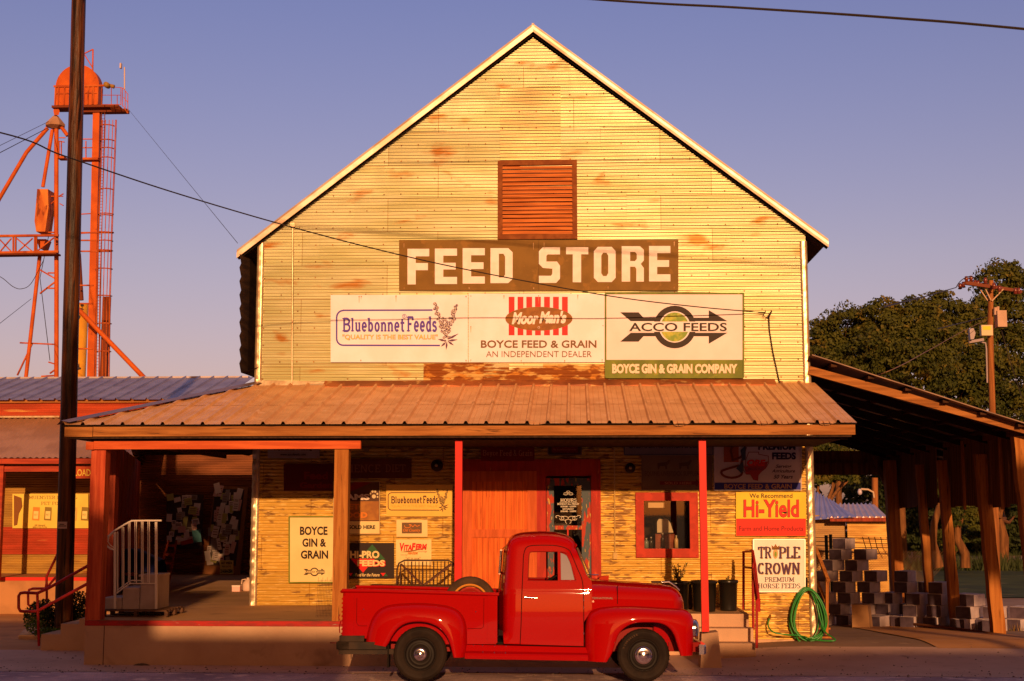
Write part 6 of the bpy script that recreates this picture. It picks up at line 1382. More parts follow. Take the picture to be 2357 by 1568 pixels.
m.box(Q5(208,480).x, Q5(655,480).x, TY-.40, TY-.33, z1-.07, z1+.05); m.box(x0, x1, TY-.37, TY-.325, z1-.5, z1-.43); m.build('head_ribs', rustor, tw)
m = MB(); zp = Q5(0,552).z; m.box(Q5(205,480).x, Q5(700,480).x, TY-.5, TY+.5, zp-.14, zp); m.add([(Q5(640,480).x, TY-.5, zp-.15),(Q5(705,480).x, TY-.5, zp-.02),(Q5(750,480).x, TY-.1, Q5(0,595).z),(Q5(640,480).x, TY-.1, Q5(0,595).z)], [(0,1,2,3)]); m.box(Q5(400,480).x, Q5(750,480).x, TY-.1, TY+.45, Q5(0,592).z, zp-.145); m.build('platform', M('tower_dark', (.16,.035,.012), rough=.7), tw)
m = MB()
for pts in (((655,395),(700,398),(720,405),(755,452)), ((555,455),(630,455),(700,455)), ((555,525),(700,525)), ((720,470),(752,510)), ((718,535),(748,590))): m.tube([Q5(x, y, TY-1.3) for x, y in pts], 0.0225, 5)
for x, ya, yb in ((628,395,530),(700,398,530),(712,400,540),(752,452,592),(732,425,565),(672,455,525),(555,400,530)): m.tube([Q5(x, ya, TY-1.3), Q5(x, yb, TY-1.3)], 0.0248, 5)
m.build('platform_railing', rustor, tw)
m = MB(); m.tube([Q5(485,460), Q5(490,110)], 0.0495, 6); m.tube([Q5(490,110), Q5(425,142)], 0.0405, 6); m.tube([Q5(425,148), Q5(485,245)], 0.036, 6); m.build('hoist_arm', orangep, tw)
m = MB(); c = Q5(596,380, TY-.8); m.lathe([(0,-.25),(.15,-.25),(.18,0),(.15,.25),(0,.25)], c, (0,-1,0), 18); m.lathe([(0,-.28),(.10,-.28),(.12,.12),(0,.12)], Q5(636,388, TY-.6), (1,0,-.3), 14); m.build('drive_motor', M('motor_olive', (.30,.17,.04), rough=.5), tw)
m = MB(); m.tube([Q5(727,245, TY-1.2), Q5(727,415, TY-1.2)], 0.045, 6); m.box(Q5(735,480).x, Q5(746,480).x, TY-1.3, TY-1.1, Q5(0,312).z, Q5(0,275).z); m.build('antenna', M('antenna_grey', (.55,.42,.42), rough=.4), tw)
m = MB(); m.add([Q5(x, y, TY-.3) for x, y in ((195,545),(225,545),(240,575),(232,605),(198,605),(192,575))]+[Q5(x, y, TY+.4) for x, y in ((195,545),(225,545),(240,575),(232,605),(198,605),(192,575))], [(0,1,2,3,4,5)]+[(i,6+i,6+(i+1) % 6,(i+1) % 6) for i in range(6)]); m.build('discharge_chute', orangep, tw)
m = MB(); c = Q5(208,655); m.lathe([(.08,.42),(.18,.34),(.62,-.18),(.60,-.30),(.22,-.46),(0,-.46)], c, (0,0,1), 8, False); m.build('distributor', M('distributor_tan', (.42,.24,.16), (.34,.18,.11), ns=1, rough=.6), tw)
m = MB()
for pts, r_ in (((Q5(150,700),Q5(-10,885),Q6(-60,20,TY)), .125), ((Q5(185,715),Q5(113,1145)), .115), ((Q5(215,680),Q5(214,1450),Q6(425,480),Q6(424,1300)), .14), ((Q5(250,690),Q5(300,760)), .12), ((Q6(570,740,TY-2),Q6(1100,1290,TY-2)), .145), ((Q6(300,345),Q6(195,1270)), .12)): m.tube(pts, r_, 10)
m.build('spout_pipe', orangep, tw)
m = MB(); m.tube([Q6(592,340,TY+1), Q6(612,690,TY+1)], 0.144, 8); m.build('dark_spout', M('spout_dark', (.14,.03,.012), rough=.6), tw)
m = MB(); bb_ = [Q5(x, y, TY-.5) for x, y in ((70,1160),(150,1160),(155,1300),(130,1480),(62,1480),(50,1400))]; m.poly(bb_[::-1], (0,1.0,0)); m.build('cyclone_box', M('rusty_box', (.62,.20,.04), (.40,.09,.02), (.2,.04,.01), scale=(1,1,.4), ns=1.4, thr3=(.6,.66), rough=.6), tw)
m = MB(); cc = [Q6(x, y, TY-.4) for x, y in ((272,230),(345,230),(320,300),(295,300))]; m.poly(cc[::-1], (0,.9,0)); m.build('hopper', orangep, tw)
# conveyor truss
m = MB(); yT = TY-1.0
for y in (208, 333):
    m.bar(Q6(-40,y,yT), Q6(440,y-8 if y > 300 else y-6,yT), .16, .14); m.bar(Q6(-40,y,yT+.7), Q6(440,y-8 if y>300 else y-6,yT+.7), .16, .14)
for x in (100, 118, 262, 275, 415): m.bar(Q6(x,215,yT), Q6(x,325,yT), .09, .09, (0,1,0))
for a_, b_ in (((-10,225),(85,325)),((0,325),(85,225)),((125,225),(245,325)),((135,325),(245,225)),((280,320),(405,220))): m.bar(Q6(*a_,yT), Q6(*b_,yT), .07, .07, (0,1,0))
m.build('conveyor_truss', rustor, tw)
m = MB(); m.bar(Q6(-40,352,yT+.35), Q6(440,345,yT+.35), .75, .10); m.build('truss_floor', MC['tower_dark'], tw)
# mid platforms, braces
m = MB()
for a_, b_ in (((590,182),(855,182)),((590,240),(720,240)),((590,322),(840,322)),((580,578),(705,578)),((575,715),(700,715)),((560,1055),(700,1055)),((345,180),(410,180)),((150,1010),(415,1022)),((290,455),(410,525)),((300,640),(410,555)),((360,485),(412,485)),((350,600),(412,600)),((365,1155),(430,1175)),((375,1240),(430,1200)),((130,1255),(245,1010)),((310,1262),(430,1255))): m.bar(Q6(*a_), Q6(*b_), .085, .085)
for a_, b_ in (((400,785),(485,785)),((400,850),(485,850)),((235,775),(282,775)),((235,800),(275,808)),((160,1215),(265,1215)),((155,1290),(200,1250)),((235,1215),(268,1195)),((240,1270),(268,1285)),((390,1495),(470,1490)),((385,1545),(470,1545)),((390,1350),(470,1345))): m.bar(Q5(*a_), Q5(*b_), .06, .06)
m.bar(Q5(395,940), Q5(540,940), .6, .14); m.bar(Q5(235,930), Q5(285,930), .6, .14)
for x in (437, 235, 252): m.bar(Q5(x,800), Q5(x,930), .06, .06, (0,1,0))
m.build('braces', rustor, tw)
# caged ladder
m = MB()
def hoop(x0, x1, y, Q): c = (Q(x0,y)+Q(x1,y))/2; r_ = (Q(x1,y).x-Q(x0,y).x)/2; m.tube([c+Vector((r_*math.cos(R(a)), -r_*.9*math.sin(R(a)), 0)) for a in range(0,181,20)], 0.04, 5)
for y in (688, 798, 858, 930, 1165, 1362): hoop(555-y*.01, 664-y*.02, y, Q5)
for y in (45, 185, 247, 320, 457, 660, 868, 1077): hoop(742-y*.012, 853-y*.018, y, Q6)
m.build('ladder_hoops', rustor, tw)
m = MB()
for k in range(7):
    f = k/6; a = R(180*f); x5 = 608-55*math.cos(a); x6 = 790-54*math.cos(a); yy = TY-1.2*math.sin(a)
    m.tube([Q5(x5+4,640,yy), Q5(x5-6,930,yy), Q6(x6,182,yy), Q6(x6-14,660,yy), Q6(x6-22,1290,yy)], 0.026, 5)
m.build('ladder_cage', rustor, tw)
m = MB(); m.tube([Q5(556,565), Q6(742,182), Q6(722,1290)], 0.027, 5); m.tube([Q5(580,565), Q6(765,182), Q6(745,1290)], 0.027, 5)
za, zc = Q5(0,565).z, Q6(0,1290).z; n = 90
for k in range(n): f = k/n; u = Q5(556,565).lerp(Q6(722,1290), f); m.bar(u, u+Vector((.19,0,0)), .02, .02)
m.build('ladder', MC['tower_dark'], tw)
m = MB(); m.lathe([(0,0),(.45,0),(.45,14),(0,14)], (Q6(612,700,TY+5).x, TY+5, Q6(0,720,TY+5).z-14), (0,0,1), 20); m.build('dryer_column', M('dryer_yellow', (.70,.34,.03), (.62,.28,.03), (.05,.03,.02), scale=(1,1,1), ns=.9, thr3=(.60,.63), rough=.5), tw)
m = MB(); m.box(Q6(762,900,TY+6).x, Q6(812,900,TY+6).x, TY+6, TY+6.4, Q6(0,1300,TY+6).z-4, Q6(0,668,TY+6).z); m.build('rear_stack', MC['tower_dark'], tw)
# ================================================================ WIRES
def wire(name, label, pts, r, cat='wire', mat=wire_m, seg=24):
    # pts: 3d points with catenary sag between given as (p, q, sag)
    m = MB(); 
    for p, q, sag in pts: m.tube([p.lerp(q, t/seg)+Vector((0,0,-4*sag*(t/seg)*(1-t/seg))) for t in range(seg+1)], r, 6)
    return tag(m.build(name, mat), label, cat)
wp = P(-40,300,14); mid = P(640,515,20); end = P(1762,720,YW-.08)
def bez(pxs, Ys, n=40):
    pts = [P(x, y, Y) for (x, y), Y in zip(pxs, Ys)]; return smoothpath([tuple(p) for p in pts], 10) if False else pts
def cr3(pts, n=10):
    out = []
    for i in range(len(pts)-1):
        p0 = pts[max(i-1,0)]; p1 = pts[i]; p2 = pts[i+1]; p3 = pts[min(i+2,len(pts)-1)]
        for k in range(n): t = k/n; out.append(.5*((2*p1)+(-p0+p2)*t+(2*p0-5*p1+4*p2-p3)*t*t+(-p0+3*p1-3*p2+p3)*t**3))
    out.append(pts[-1]); return out
m = MB(); m.tube(cr3(bez([(-1300,40),(-60,291),(150,360),(390,440),(650,517),(900,582),(1120,630),(1400,681),(1600,706),(1762,720)], [11,15,16.4,18,19.4,20.5,21.4,22.3,22.9,23.3])), .0095, 6); tag(m.build('service_wire', wire_m), 'thick black service cable sagging across the gable and its signs', 'cable')
m = MB(); m.tube(cr3(bez([(-600,-90),(600,-60),(1400,0),(1700,17),(2050,40),(2400,70),(3600,190)], [16]*7)), .011, 6); m.tube(cr3(bez([(-600,-87),(600,-57),(1400,2.5),(1700,19.5),(2050,43),(2400,73),(3600,193)], [16.1]*7)), .006, 6); tag(m.build('overhead_wire', wire_m), 'black overhead cable crossing the sky top right', 'cable')
m = MB(); m.tube([Q5(757,562,TY-1), P(547,560,40)], .009, 5); tag(m.build('guy_wire', wire_m), 'thin guy wire from the tower platform towards the barn eave', 'wire')
m = MB(); m.tube(cr3([P(-30,622,70), P(5,640,70), P(30,660,70), P(50,665,70), P(72,652,70), P(100,600,70)]), .018, 5); m.tube([P(-20,760,60), P(72,688,TY-1)], .014, 5); m.tube([P(-20,345,60), P(112,280,TY-1)], .014, 5); m.tube([P(-20,362,60), P(115,292,TY-1)], .02, 5); m.tube([P(125,480,TY), P(92,640,TY), P(115,830,TY)], .022, 4); tag(m.build('tower_wires', wire_m), 'thin slack wires hanging left of the orange tower', 'wire')
# ================================================================ RIGHT SIDE
sh = thing('open_shed', 'open lean-to shed with leaning timber posts and a sagging roof', 'shed', (8, 25, 0))
SX0, SX1 = XR+.02, 9.2
rA = P(1870,822,23.3); rB = P(2357,978,23.3); sl = (rB.z-rA.z)/(rB.x-rA.x)
def sz(x): return rA.z+sl*(x-rA.x)
# rafter at front
a = P(1868,852,23.35); b = P(2357,988,23.35); sl2 = (b.z-a.z)/(b.x-a.x); bx = 9.0; bb = Vector((bx, 23.35, a.z+sl2*(bx-a.x)))
m = MB(); m.bar(a+Vector((-.05,0,-.0)), bb, .06, .14); m.build('front_rafter', wood, sh)
m = MB()
for Y in (24.6,26.0,27.4,28.8,30.2,31.6,33.0,34.0): m.bar((a.x, Y, a.z), (bx, Y, bb.z), .05, .15)
m.build('rafters', M('dark_rafters', (.035,.016,.009), (.02,.01,.006), ns=3, rough=.9), sh)
m = MB()
for k in range(7): x = a.x+.35+k*.62; m.bar((x, 23.15, sz(x)-.05), (x, 34.1, sz(x)-.05), .10, .05)
m.build('purlins', M('purlin_wood', (.07,.028,.012), (.045,.018,.008), scale=(5,.6,5), ns=2, rough=.8), sh)
m = MB(); rows = []; xs_ = [rA.x-.05+.038*i for i in range(int((9.15-rA.x)/.038))]
for y in (23.05, 34.3): rows.append([(x, y, sz(x)+.012*math.sin(x*2*math.pi/.152*0)+.012*noise.noise(Vector((x*.8, 1, 1)))) for x in xs_])
m.grid(rows, True); m.add([(p[0], p[1], p[2]-.018) for r_ in rows for p in r_], [(i, i+1, len(xs_)+i+1, len(xs_)+i) for i in range(len(xs_)-1)]); m.grid([[(x, 23.05, z) for x, _, z in rows[0]], [(x, 23.05, z-.018) for x, _, z in rows[0]]], False)
m.build('roof_sheet', M('shed_roof_tin', (.16,.09,.06), (.09,.045,.03), ns=2, rough=.5, metal=.4), sh)
# leaning posts: (top px,top py,bottom px,bottom py,Y,width)
for i, (tx, ty, bx_, by_, Y, w, lab) in enumerate(((2256,1046,2297,1449,26.1,.23,'thick leaning post second from the right'), (2167,1060,2201,1438,28.6,.20,'thick leaning post in the middle of the row'), (2116,1070,2146,1434,30.5,.18,'slim leaning post, second from the far end'), (2047,1060,2071,1428,33.2,.30,'broad leaning post at the far end of the row'), (2343,1005,2394,1462,23.7,.24,'near leaning post cut off by the right edge of the picture'))):
    p = P(tx, ty, Y); q = P(bx_, by_, Y); n = 14; rows = []; q.z -= .1
    for j in range(n+1):
        c = q.lerp(p, j/n); ww = w*(1-.12*j/n)/2; k_ = .006*math.sin(j*1.7+i)
        rows.append([(c.x+k_+sx*ww*(1+.05*noise.noise(Vector((j*.4, sx, i)))), Y+sy*ww, c.z) for sx, sy in ((-1,-1),(-.35,-1.06),(.35,-1.03),(1,-1),(1,1),(-1,1))])
    m = MB(); m.grid(rows, False, True); m.add(rows[-1], [(0,1,2,3,4,5)]); o = m.build('post', shedpost, sh); o['label'] = lab
# hanging side planks
m = MB(); rg = random.Random(15); y = 23.6; gaps = [0]
while y < 34:
    w = rg.uniform(.28,.55)
    g = .05 if rg.random() < .45 else .008
    zb_ = 2.36+rg.uniform(-.04,.05)
    if not (29.0 < y < 29.5): m.add([(7.78, y, zb_), (7.78, y+w, zb_+rg.uniform(-.02,.02)), (7.80, y+w, 3.74), (7.80, y, 3.74), (7.80, y, zb_), (7.80, y+w, zb_), (7.82, y+w, 3.74), (7.82, y, 3.74)], [(0,3,2,1),(4,5,6,7),(0,1,5,4),(1,2,6,5),(3,0,4,7)])
    y += w+g
m.build('side_planks', plankd, sh)
m = MB(); m.bar((7.74, 23.5, 3.68), (7.74, 34.2, 3.68), .06, .18); m.bar((7.85, 23.5, 2.5), (7.85, 34.2, 2.5), .05, .12); m.build('side_rail', plankd, sh)
for Y in (24.9, 27.3): m = MB(); m.bar((7.70, Y, 2.3), (7.70, Y, 3.66), .05, .04, (0,1,0)); m.build('batten', shedpost, sh)
m = MB(); m.box(XR+.3, 7.8, 34.15, 34.2, 3.2, 3.75); m.bar((XR+.1,34.1,3.3),(7.7,34.1,3.3),.08,.3); m.bar(P(2010,1050,33.9), P(2045,1130,33.9), .1, .1); m.build('back_boards', plankd, sh)
m = MB(); m.box(7.4, 8.6, 23.9, 24.0, gz(8,24)-.3, gz(8,24)-.25); 
m = MB(); p = P(2165,1170,29.6); m.tube([(P(2166,1100,29.7).x, 29.7, 3.4), (P(2185,1436,29.7).x, 29.7, -.3)], .05, 8); m.build('steel_prop', M('prop_dark', (.05,.025,.02), rough=.5), sh)
# kerb timber along drive
m = MB(); m.tube([PZ(1905,1415,-.2), PZ(2060,1432,-.1), PZ(2200,1447,-.02), PZ(2400,1475,.02)], .03, 6); tag(m.build('timber_edging', M('edging', (.16,.06,.03), rough=.9)), 'low timber edging running between the driveway and the block piles', 'edging')
# ---------------- cinder blocks
bl = bpy.data.objects.new('cinder_block', None)
def block_mesh():
    m = MB(); w, d, h, c = .31, .50, .232, .006
    # chamfered block: rings of a rounded box
    def ring_(x, y, z, cc): return [(-x+cc,-y,z),(x-cc,-y,z),(x,-y+cc,z),(x,y-cc,z),(x-cc,y,z),(-x+cc,y,z),(-x,y-cc,z),(-x,-y+cc,z)]
    rows = [ring_(w/2-c, d/2-c, 0, c), ring_(w/2, d/2, c, c), ring_(w/2, d/2, h-c, c), ring_(w/2-c, d/2-c, h, c)]
    m.grid(rows, False, True); m.add(rows[0], [tuple(range(7, -1, -1))]); m.add(rows[-1], [tuple(range(8))])
    return m
cmu_shade = M('shaded_block_face', (.10,.07,.10), (.075,.052,.075), ns=7, rough=.9, bump=.4, bs=40)  # shade of the left-facing sides put into the colour
proto = block_mesh().build('cinder_block', [cmu, cmu_shade]); me_b = proto.data
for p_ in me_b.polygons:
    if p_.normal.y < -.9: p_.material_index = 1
first = True; rg = random.Random(44)
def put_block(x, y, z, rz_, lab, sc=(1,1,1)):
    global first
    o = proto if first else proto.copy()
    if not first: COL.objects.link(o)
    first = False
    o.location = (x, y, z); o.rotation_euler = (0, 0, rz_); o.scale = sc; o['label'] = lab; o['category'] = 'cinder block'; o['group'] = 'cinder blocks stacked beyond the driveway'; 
# columns given as (px of column centre, Y, number of courses, front row?)
def pile(cols, Y, name, rz_, zb0, jit=.03):
    for (px, n, dy) in cols:
        x = P(px, 1400, Y+dy).x; z0 = gz(x, Y+dy)
        for k in range(n):
            lab = name % (('bottom' if k == 0 else 'top' if k == n-1 else 'middle'))
            put_block(x+rg.uniform(-.01,.01), Y+dy, z0+.197*k, rz_+rg.uniform(-.08,.08), lab)
A_ = R(-38)
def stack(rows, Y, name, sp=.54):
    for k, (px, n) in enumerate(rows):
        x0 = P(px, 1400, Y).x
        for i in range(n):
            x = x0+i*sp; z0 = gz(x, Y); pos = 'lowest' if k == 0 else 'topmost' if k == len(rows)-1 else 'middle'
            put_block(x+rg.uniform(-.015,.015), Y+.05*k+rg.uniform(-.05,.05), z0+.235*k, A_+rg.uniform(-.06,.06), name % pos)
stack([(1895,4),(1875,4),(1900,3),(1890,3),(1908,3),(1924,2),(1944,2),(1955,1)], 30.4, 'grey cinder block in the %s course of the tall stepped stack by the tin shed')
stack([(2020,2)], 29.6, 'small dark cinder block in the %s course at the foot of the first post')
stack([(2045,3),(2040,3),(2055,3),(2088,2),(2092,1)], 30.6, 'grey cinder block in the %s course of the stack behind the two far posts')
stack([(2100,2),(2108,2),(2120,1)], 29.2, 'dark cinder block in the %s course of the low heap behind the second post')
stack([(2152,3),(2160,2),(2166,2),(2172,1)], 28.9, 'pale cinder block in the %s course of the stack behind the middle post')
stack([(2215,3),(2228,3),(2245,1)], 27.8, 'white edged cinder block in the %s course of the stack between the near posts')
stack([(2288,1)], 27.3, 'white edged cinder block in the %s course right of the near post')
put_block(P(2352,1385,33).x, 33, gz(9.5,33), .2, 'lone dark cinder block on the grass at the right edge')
# tall slab block
t = thing('stone_slab', 'upright pale slab leaning in front of the stepped block stack', 'slab', (P(1990,1440,28.9).x, 28.9, -.25)); m = MB(); a_ = P(1962,1455,28.9); b_ = P(1998,1392,28.9); m.add([(a_.x,28.9,-.3),(b_.x+.0,28.75,-.3),(b_.x+.14,29.1,-.3),(a_.x+.14,29.3,-.3),(a_.x,28.9,b_.z),(b_.x-.03,28.78,b_.z),(b_.x+.09,29.1,b_.z),(a_.x+.14,29.3,b_.z)], [(0,1,5,4),(1,2,6,5),(2,3,7,6),(3,0,4,7),(4,5,6,7)]); m.build('slab', M('slab_stone', (.44,.24,.11), (.36,.19,.09), ns=3, rough=.9), t)
# ---------------- hose
hx = P(1857,1414,YW-.12); hose = thing('garden_hose', 'coiled green garden hose hanging at the building corner', 'hose', (hx.x, YW-.12, hx.z)); rg = random.Random(17)
m = MB(); ctop = P(1857,1356,YW-.12)
for k in range(8):
    w = rg.uniform(.19,.29); h = rg.uniform(.40,.475); cz = ctop.z-h+rg.uniform(-.01,.03); yy = YW-.10-.018*k; cx = hx.x+rg.uniform(-.02,.03)
    pts = []
    for a in range(0, 361, 12):
        t_ = R(a); sx_ = math.sin(t_)*w*(1-.28*math.cos(t_)); pts.append((cx+sx_, yy+.01*math.sin(t_*3+k), cz+math.cos(t_)*h))
    m.tube(pts, .0125, 8)
m.build('coil', hose_m, hose)
m = MB(); m.tube(cr3([Vector(p) for p in (P(1771,1424,YW-.1), P(1768,1440,YW-.15), P(1780,1455,YW-.3), P(1810,1461,YW-.3), P(1845,1464,YW-.25), P(1875,1473,YW-.5), P(1922,1474,YW-.6), P(1900,1455,YW-.35), P(1888,1425,YW-.25), P(1880,1390,YW-.2))]), .0125, 8); m.build('loose_end', hose_m, hose)
m = MB(); m.tube([P(1771,1424,YW-.1), P(1773,1417,YW-.02)], .02, 8); m.build('tap', bronze, hose); m = MB(); m.tube([P(1857,1330,YW-.02), P(1857,1352,YW-.06), P(1857,1360,YW-.22)], .016, 6); m.build('hook', steel_d, hose)
# ---------------- side wooden stair rail
w_ = thing('wooden_stair_rail', 'thin weathered wooden stair rail leaning at the right building corner', 'stair rail', (P(1905,1460,24).x, 24, 0)); m = MB(); m.bar(P(1877,1262,24.6), P(1907,1338,23.9), .06, .04); m.bar(P(1880,1338,24.6), P(1900,1384,24), .05, .04); m.build('rail', shedpost, w_); m = MB(); m.bar(P(1904,1333,23.95), P(1903,1461,23.95), .05, .05, (0,1,0)); m.build('post', shedpost, w_)
for i, y in enumerate((1412, 1444, 1463)): m = MB(); q = P(1880,y,24.1); m.box(q.x, q.x+.22, 23.9+.1*(2-i), 24.2+.1*(2-i), q.z-.03, q.z); m.build('tread', shedpost, w_)
# ---------------- black tubs with plants
def tub(px0, px1, ptop, Y, label):
    a_ = P(px0, ptop, Y); b_ = P(px1, ptop, Y); c = (a_+b_)/2; r = (b_.x-a_.x)/2; t = thing('plant_tub', label, 'plant tub', (c.x, Y, FZ), 'black tubs along the porch edge'); m = MB(); h = a_.z-FZ
    m.lathe([(0,.01),(r*.80,0),(r*.82,.03),(r*.93,h*.9),(r,h*.9),(r*1.03,h*.95),(r*1.0,h),(r*.90,h),(r*.88,h-.04)], (c.x, Y, FZ), (0,0,1), 28); m.build('pot', plast, t); m = MB(); m.lathe([(0,h-.05),(r*.88,h-.05)], (c.x, Y, FZ), (0,0,1), 24); m.build('soil', M('soil', (.05,.028,.015), rough=1), t); return t, Vector((c.x, Y, FZ+h-.05)), r
t1, c1, r1 = tub(1520,1588,1338,22.55,'large black plant tub with a leafy plant, left of the red steel post'); t2, c2, r2 = tub(1590,1651,1336,22.45,'middle black plant tub behind the red steel post'); t3, c3, r3 = tub(1652,1699,1335,22.6,'black plant tub nearest the right porch steps')
def plant(c, h, n, seed, root, ls=.05):
    rg = random.Random(seed); m = MB(); s_ = MB()
    for k in range(n):
        a = rg.uniform(0,6.28); L = h*rg.uniform(.5,1); tip = c+Vector((math.cos(a)*L*.45, math.sin(a)*L*.3, L)); mid = c.lerp(tip,.5)+Vector((0,0,L*.1)); s_.tube([c, mid, tip], .005, 4)
        for j in range(12):
            p = c.lerp(tip, rg.uniform(.3,1)); u = Vector((rg.gauss(0,1), rg.gauss(0,1), rg.gauss(-.2,.7))).normalized(); v = u.cross(Vector((rg.gauss(0,1),1,rg.gauss(0,1)))).normalized(); m.add([p, p+u*ls*.5+v*ls*.25, p+u*ls, p+u*ls*.5-v*ls*.25], [(0,1,2,3)])
    m.build('leaves', M('tub_leaves', (.09,.10,.02), (.16,.12,.03), ns=9, rough=.5), root); s_.build('stems', bark, root)
plant(c1+Vector((.06,0,0)), .36, 12, 5, t1); plant(c3, .14, 4, 6, t3, .03); plant(c2, .10, 3, 7, t2, .03)
sfh = thing('plant_shelf', 'dark low plank shelf behind the plant tubs', 'shelf', (P(1530,1340,22.9).x, 22.9, FZ)); m = MB(); a_ = P(1500,1338,22.9); b_ = P(1600,1338,22.9); m.box(a_.x, b_.x, 22.8, 23.1, a_.z-.03, a_.z); m.build('plank', M('bench_top', (.055,.022,.014)), sfh)
for x in (a_.x+.05, b_.x-.12): m = MB(); m.box(x, x+.06, 22.85, 23.05, FZ, a_.z-.031); m.build('leg', MC['bench_top'], sfh)
# ---------------- tin shed behind
ts = thing('tin_shed', 'low tin shed with a pale ribbed roof behind the block stacks', 'shed', (9.5, 44, -.9)); Yt = 44.0
a_ = P(1868,1196,Yt); b_ = P(2045,1300,Yt); zb_ = gz(10,44)-.1; ze = P(2000,1193,Yt).z
m = MB(); corr(m, a_.x-2, P(1950,1200,Yt).x, zb_, ze+.1, Yt+.3, lambda z:-99, lambda z:99, amp=.02, seed=401, nsub=3, xstep=.6); m.build('wall', M('shed_grey_sheet', (.40,.24,.09), (.32,.18,.07), scale=(.4,1,3), ns=2, rough=.6, metal=.2), ts)
m = MB(); corr(m, P(1950,1200,Yt).x, b_.x, zb_, ze+.05, Yt, lambda z:-99, lambda z:99, amp=.014, seed=402, nsub=3, xstep=.4); m.box(b_.x-.03, b_.x, Yt+.02, Yt+5, zb_, ze); m.build('front_wall', sheet_w, ts)
def ribroof(m, p0, p1, p2, p3, n):
    for k in range(n):
        u0, u1 = k/n, (k+1)/n; A0 = p0.lerp(p1, u0); A1 = p0.lerp(p1, u1); B0 = p3.lerp(p2, u0); B1 = p3.lerp(p2, u1); m.add([A0, A1, B1, B0], [(0,1,2,3)]); r_ = Vector((0,0,.06)); w = (p1-p0).normalized()*.05; m.add([A0-w, A0+r_, A0+w, B0-w, B0+r_, B0+w], [(0,1,4,3),(1,2,5,4),(0,2,1)])
m = MB(); ribroof(m, P(1914,1193,Yt-.3), P(2046,1193,Yt-.3), P(2012,1161,Yt+4.5), P(1925,1161,Yt+4.5), 9); m.build('roof', M('shed_pink_roof', (.70,.50,.46), (.60,.42,.39), ns=1, rough=.4, metal=.5), ts)
m = MB(); ribroof(m, P(1840,1199,Yt-.1), P(1972,1190,Yt-.6), P(1925,1160,Yt+2), P(1868,1128,Yt+5), 8); m.build('left_roof', M('shed_blue_roof', (.46,.40,.52), (.38,.33,.44), ns=1, rough=.4, metal=.5), ts)
m = MB(); m.bar(P(1910,1196,Yt-.32), P(2046,1196,Yt-.32), .08, .12); m.build('eave_board', darkred, ts)
# chain link fence
fn = thing('chain_link_fence', 'chain link fence with barbed wire in front of the tin shed', 'fence', (7.6, 37, -.6)); Yf = 37.0
for px in (1901.5, 1911.5): m = MB(); p = P(px,1232 if px < 1905 else 1230,Yf); m.tube([(p.x, Yf, -1), (p.x, Yf, p.z)], .045, 8); m.build('post', M('fence_green', (.03,.04,.03), rough=.5), fn)
m = MB(); x0 = P(1872,1250,Yf).x; x1 = P(2060,1250,Yf).x; zt_ = P(1900,1268,Yf).z; z0 = gz(8,37)
step = .075; x = x0-2.2
while x < x1:
    p = Vector((x, Yf, z0)); q = Vector((x+(zt_-z0), Yf, zt_)); p2 = Vector((x+(zt_-z0), Yf, z0)); q2 = Vector((x, Yf, zt_))
    for u, v in ((p, q), (q2, p2)):
        if max(u.x, v.x) > x0 and min(u.x, v.x) < x1: m.bar(u, v, .006, .006, (0,1,0))
    x += step
m.build('mesh', M('mesh_rust', (.20,.09,.03), rough=.6), fn)
m = MB()
for yy in (1236, 1245, 1254): m.tube([P(1872,yy+1,Yf), P(1960,yy+4+(yy-1245)*.2,Yf), P(2075,yy+8,Yf)], .010, 5)
m.tube([P(1872,1268,Yf), P(2080,1276,Yf)], .025, 6)
for k in range(5): a = P(1985+k*14,1236,Yf-.1); m.tube([a, P(1993+k*13,1262,Yf-.1), P(2003+k*14,1290-k*3,Yf)], .012, 5)
m.build('barbed_wire', MC['mesh_rust'], fn)
# ---------------- right utility pole with crossarm
uY2 = 62.; c_ = lambda x, y: ((2600+x/3.4855)*.8, (700+y/3.4855)*.8)
W = lambda x, y, Y=uY2: P(*c_(x, y), Y)
up2 = thing('utility_pole', 'old timber utility pole with crossarm and transformer beyond the shed', 'utility pole', (W(860,1500).x, uY2, -1)); m = MB(); a_ = W(876,375); m.tube([(W(855,1560).x, uY2, -1.5), (W(868,900).x, uY2, W(0,900).z), a_], .155, 12, True, .12); m.build('shaft', polew, up2)
m = MB(); m.bar(W(615,400,uY2-1.4), W(1175,485,uY2+1.2), .14, .14); m.bar(W(650,395,uY2-1.0), W(1150,478,uY2+1.5), .12, .12); o = m.build('crossarm', M('crossarm_wood', (.20,.06,.03), rough=.8), up2)
m = MB(); m.bar(W(800,420,uY2-.3), W(872,570,uY2-.2), .05, .05); m.bar(W(1000,460,uY2-.3), W(885,580,uY2-.2), .05, .05); m.bar(W(760,455,uY2-.3), W(840,575,uY2-.2), .05, .05); m.build('arm_brace', M('brace_pale', (.5,.33,.22), rough=.6), up2)
m = MB()
for x, y in ((565,430),(600,415),(630,360),(675,355),(715,400),(745,405),(820,375),(905,430),(960,455),(1120,478),(1155,478)): m.lathe([(0,-.16),(.10,-.13),(.06,-.04),(.12,0),(.06,.06),(.08,.12),(0,.14)], W(x, y, uY2-.6), (0,0,1), 10)
m.build('insulators', M('insulator_brown', (.16,.03,.02), rough=.25), up2)
m = MB(); p = W(965,780,uY2-.3); m.box(W(910,800).x, W(1003,800).x, uY2-.5, uY2-.0, W(0,858).z, W(0,695).z); m.tube([W(920,720,uY2-.3), W(920,645,uY2-.3)], .08, 8); m.tube([W(945,690,uY2-.3), W(945,635,uY2-.3)], .07, 8); m.build('transformer', M('transformer_grey', (.50,.32,.24), (.44,.28,.2), ns=2, rough=.5), up2)
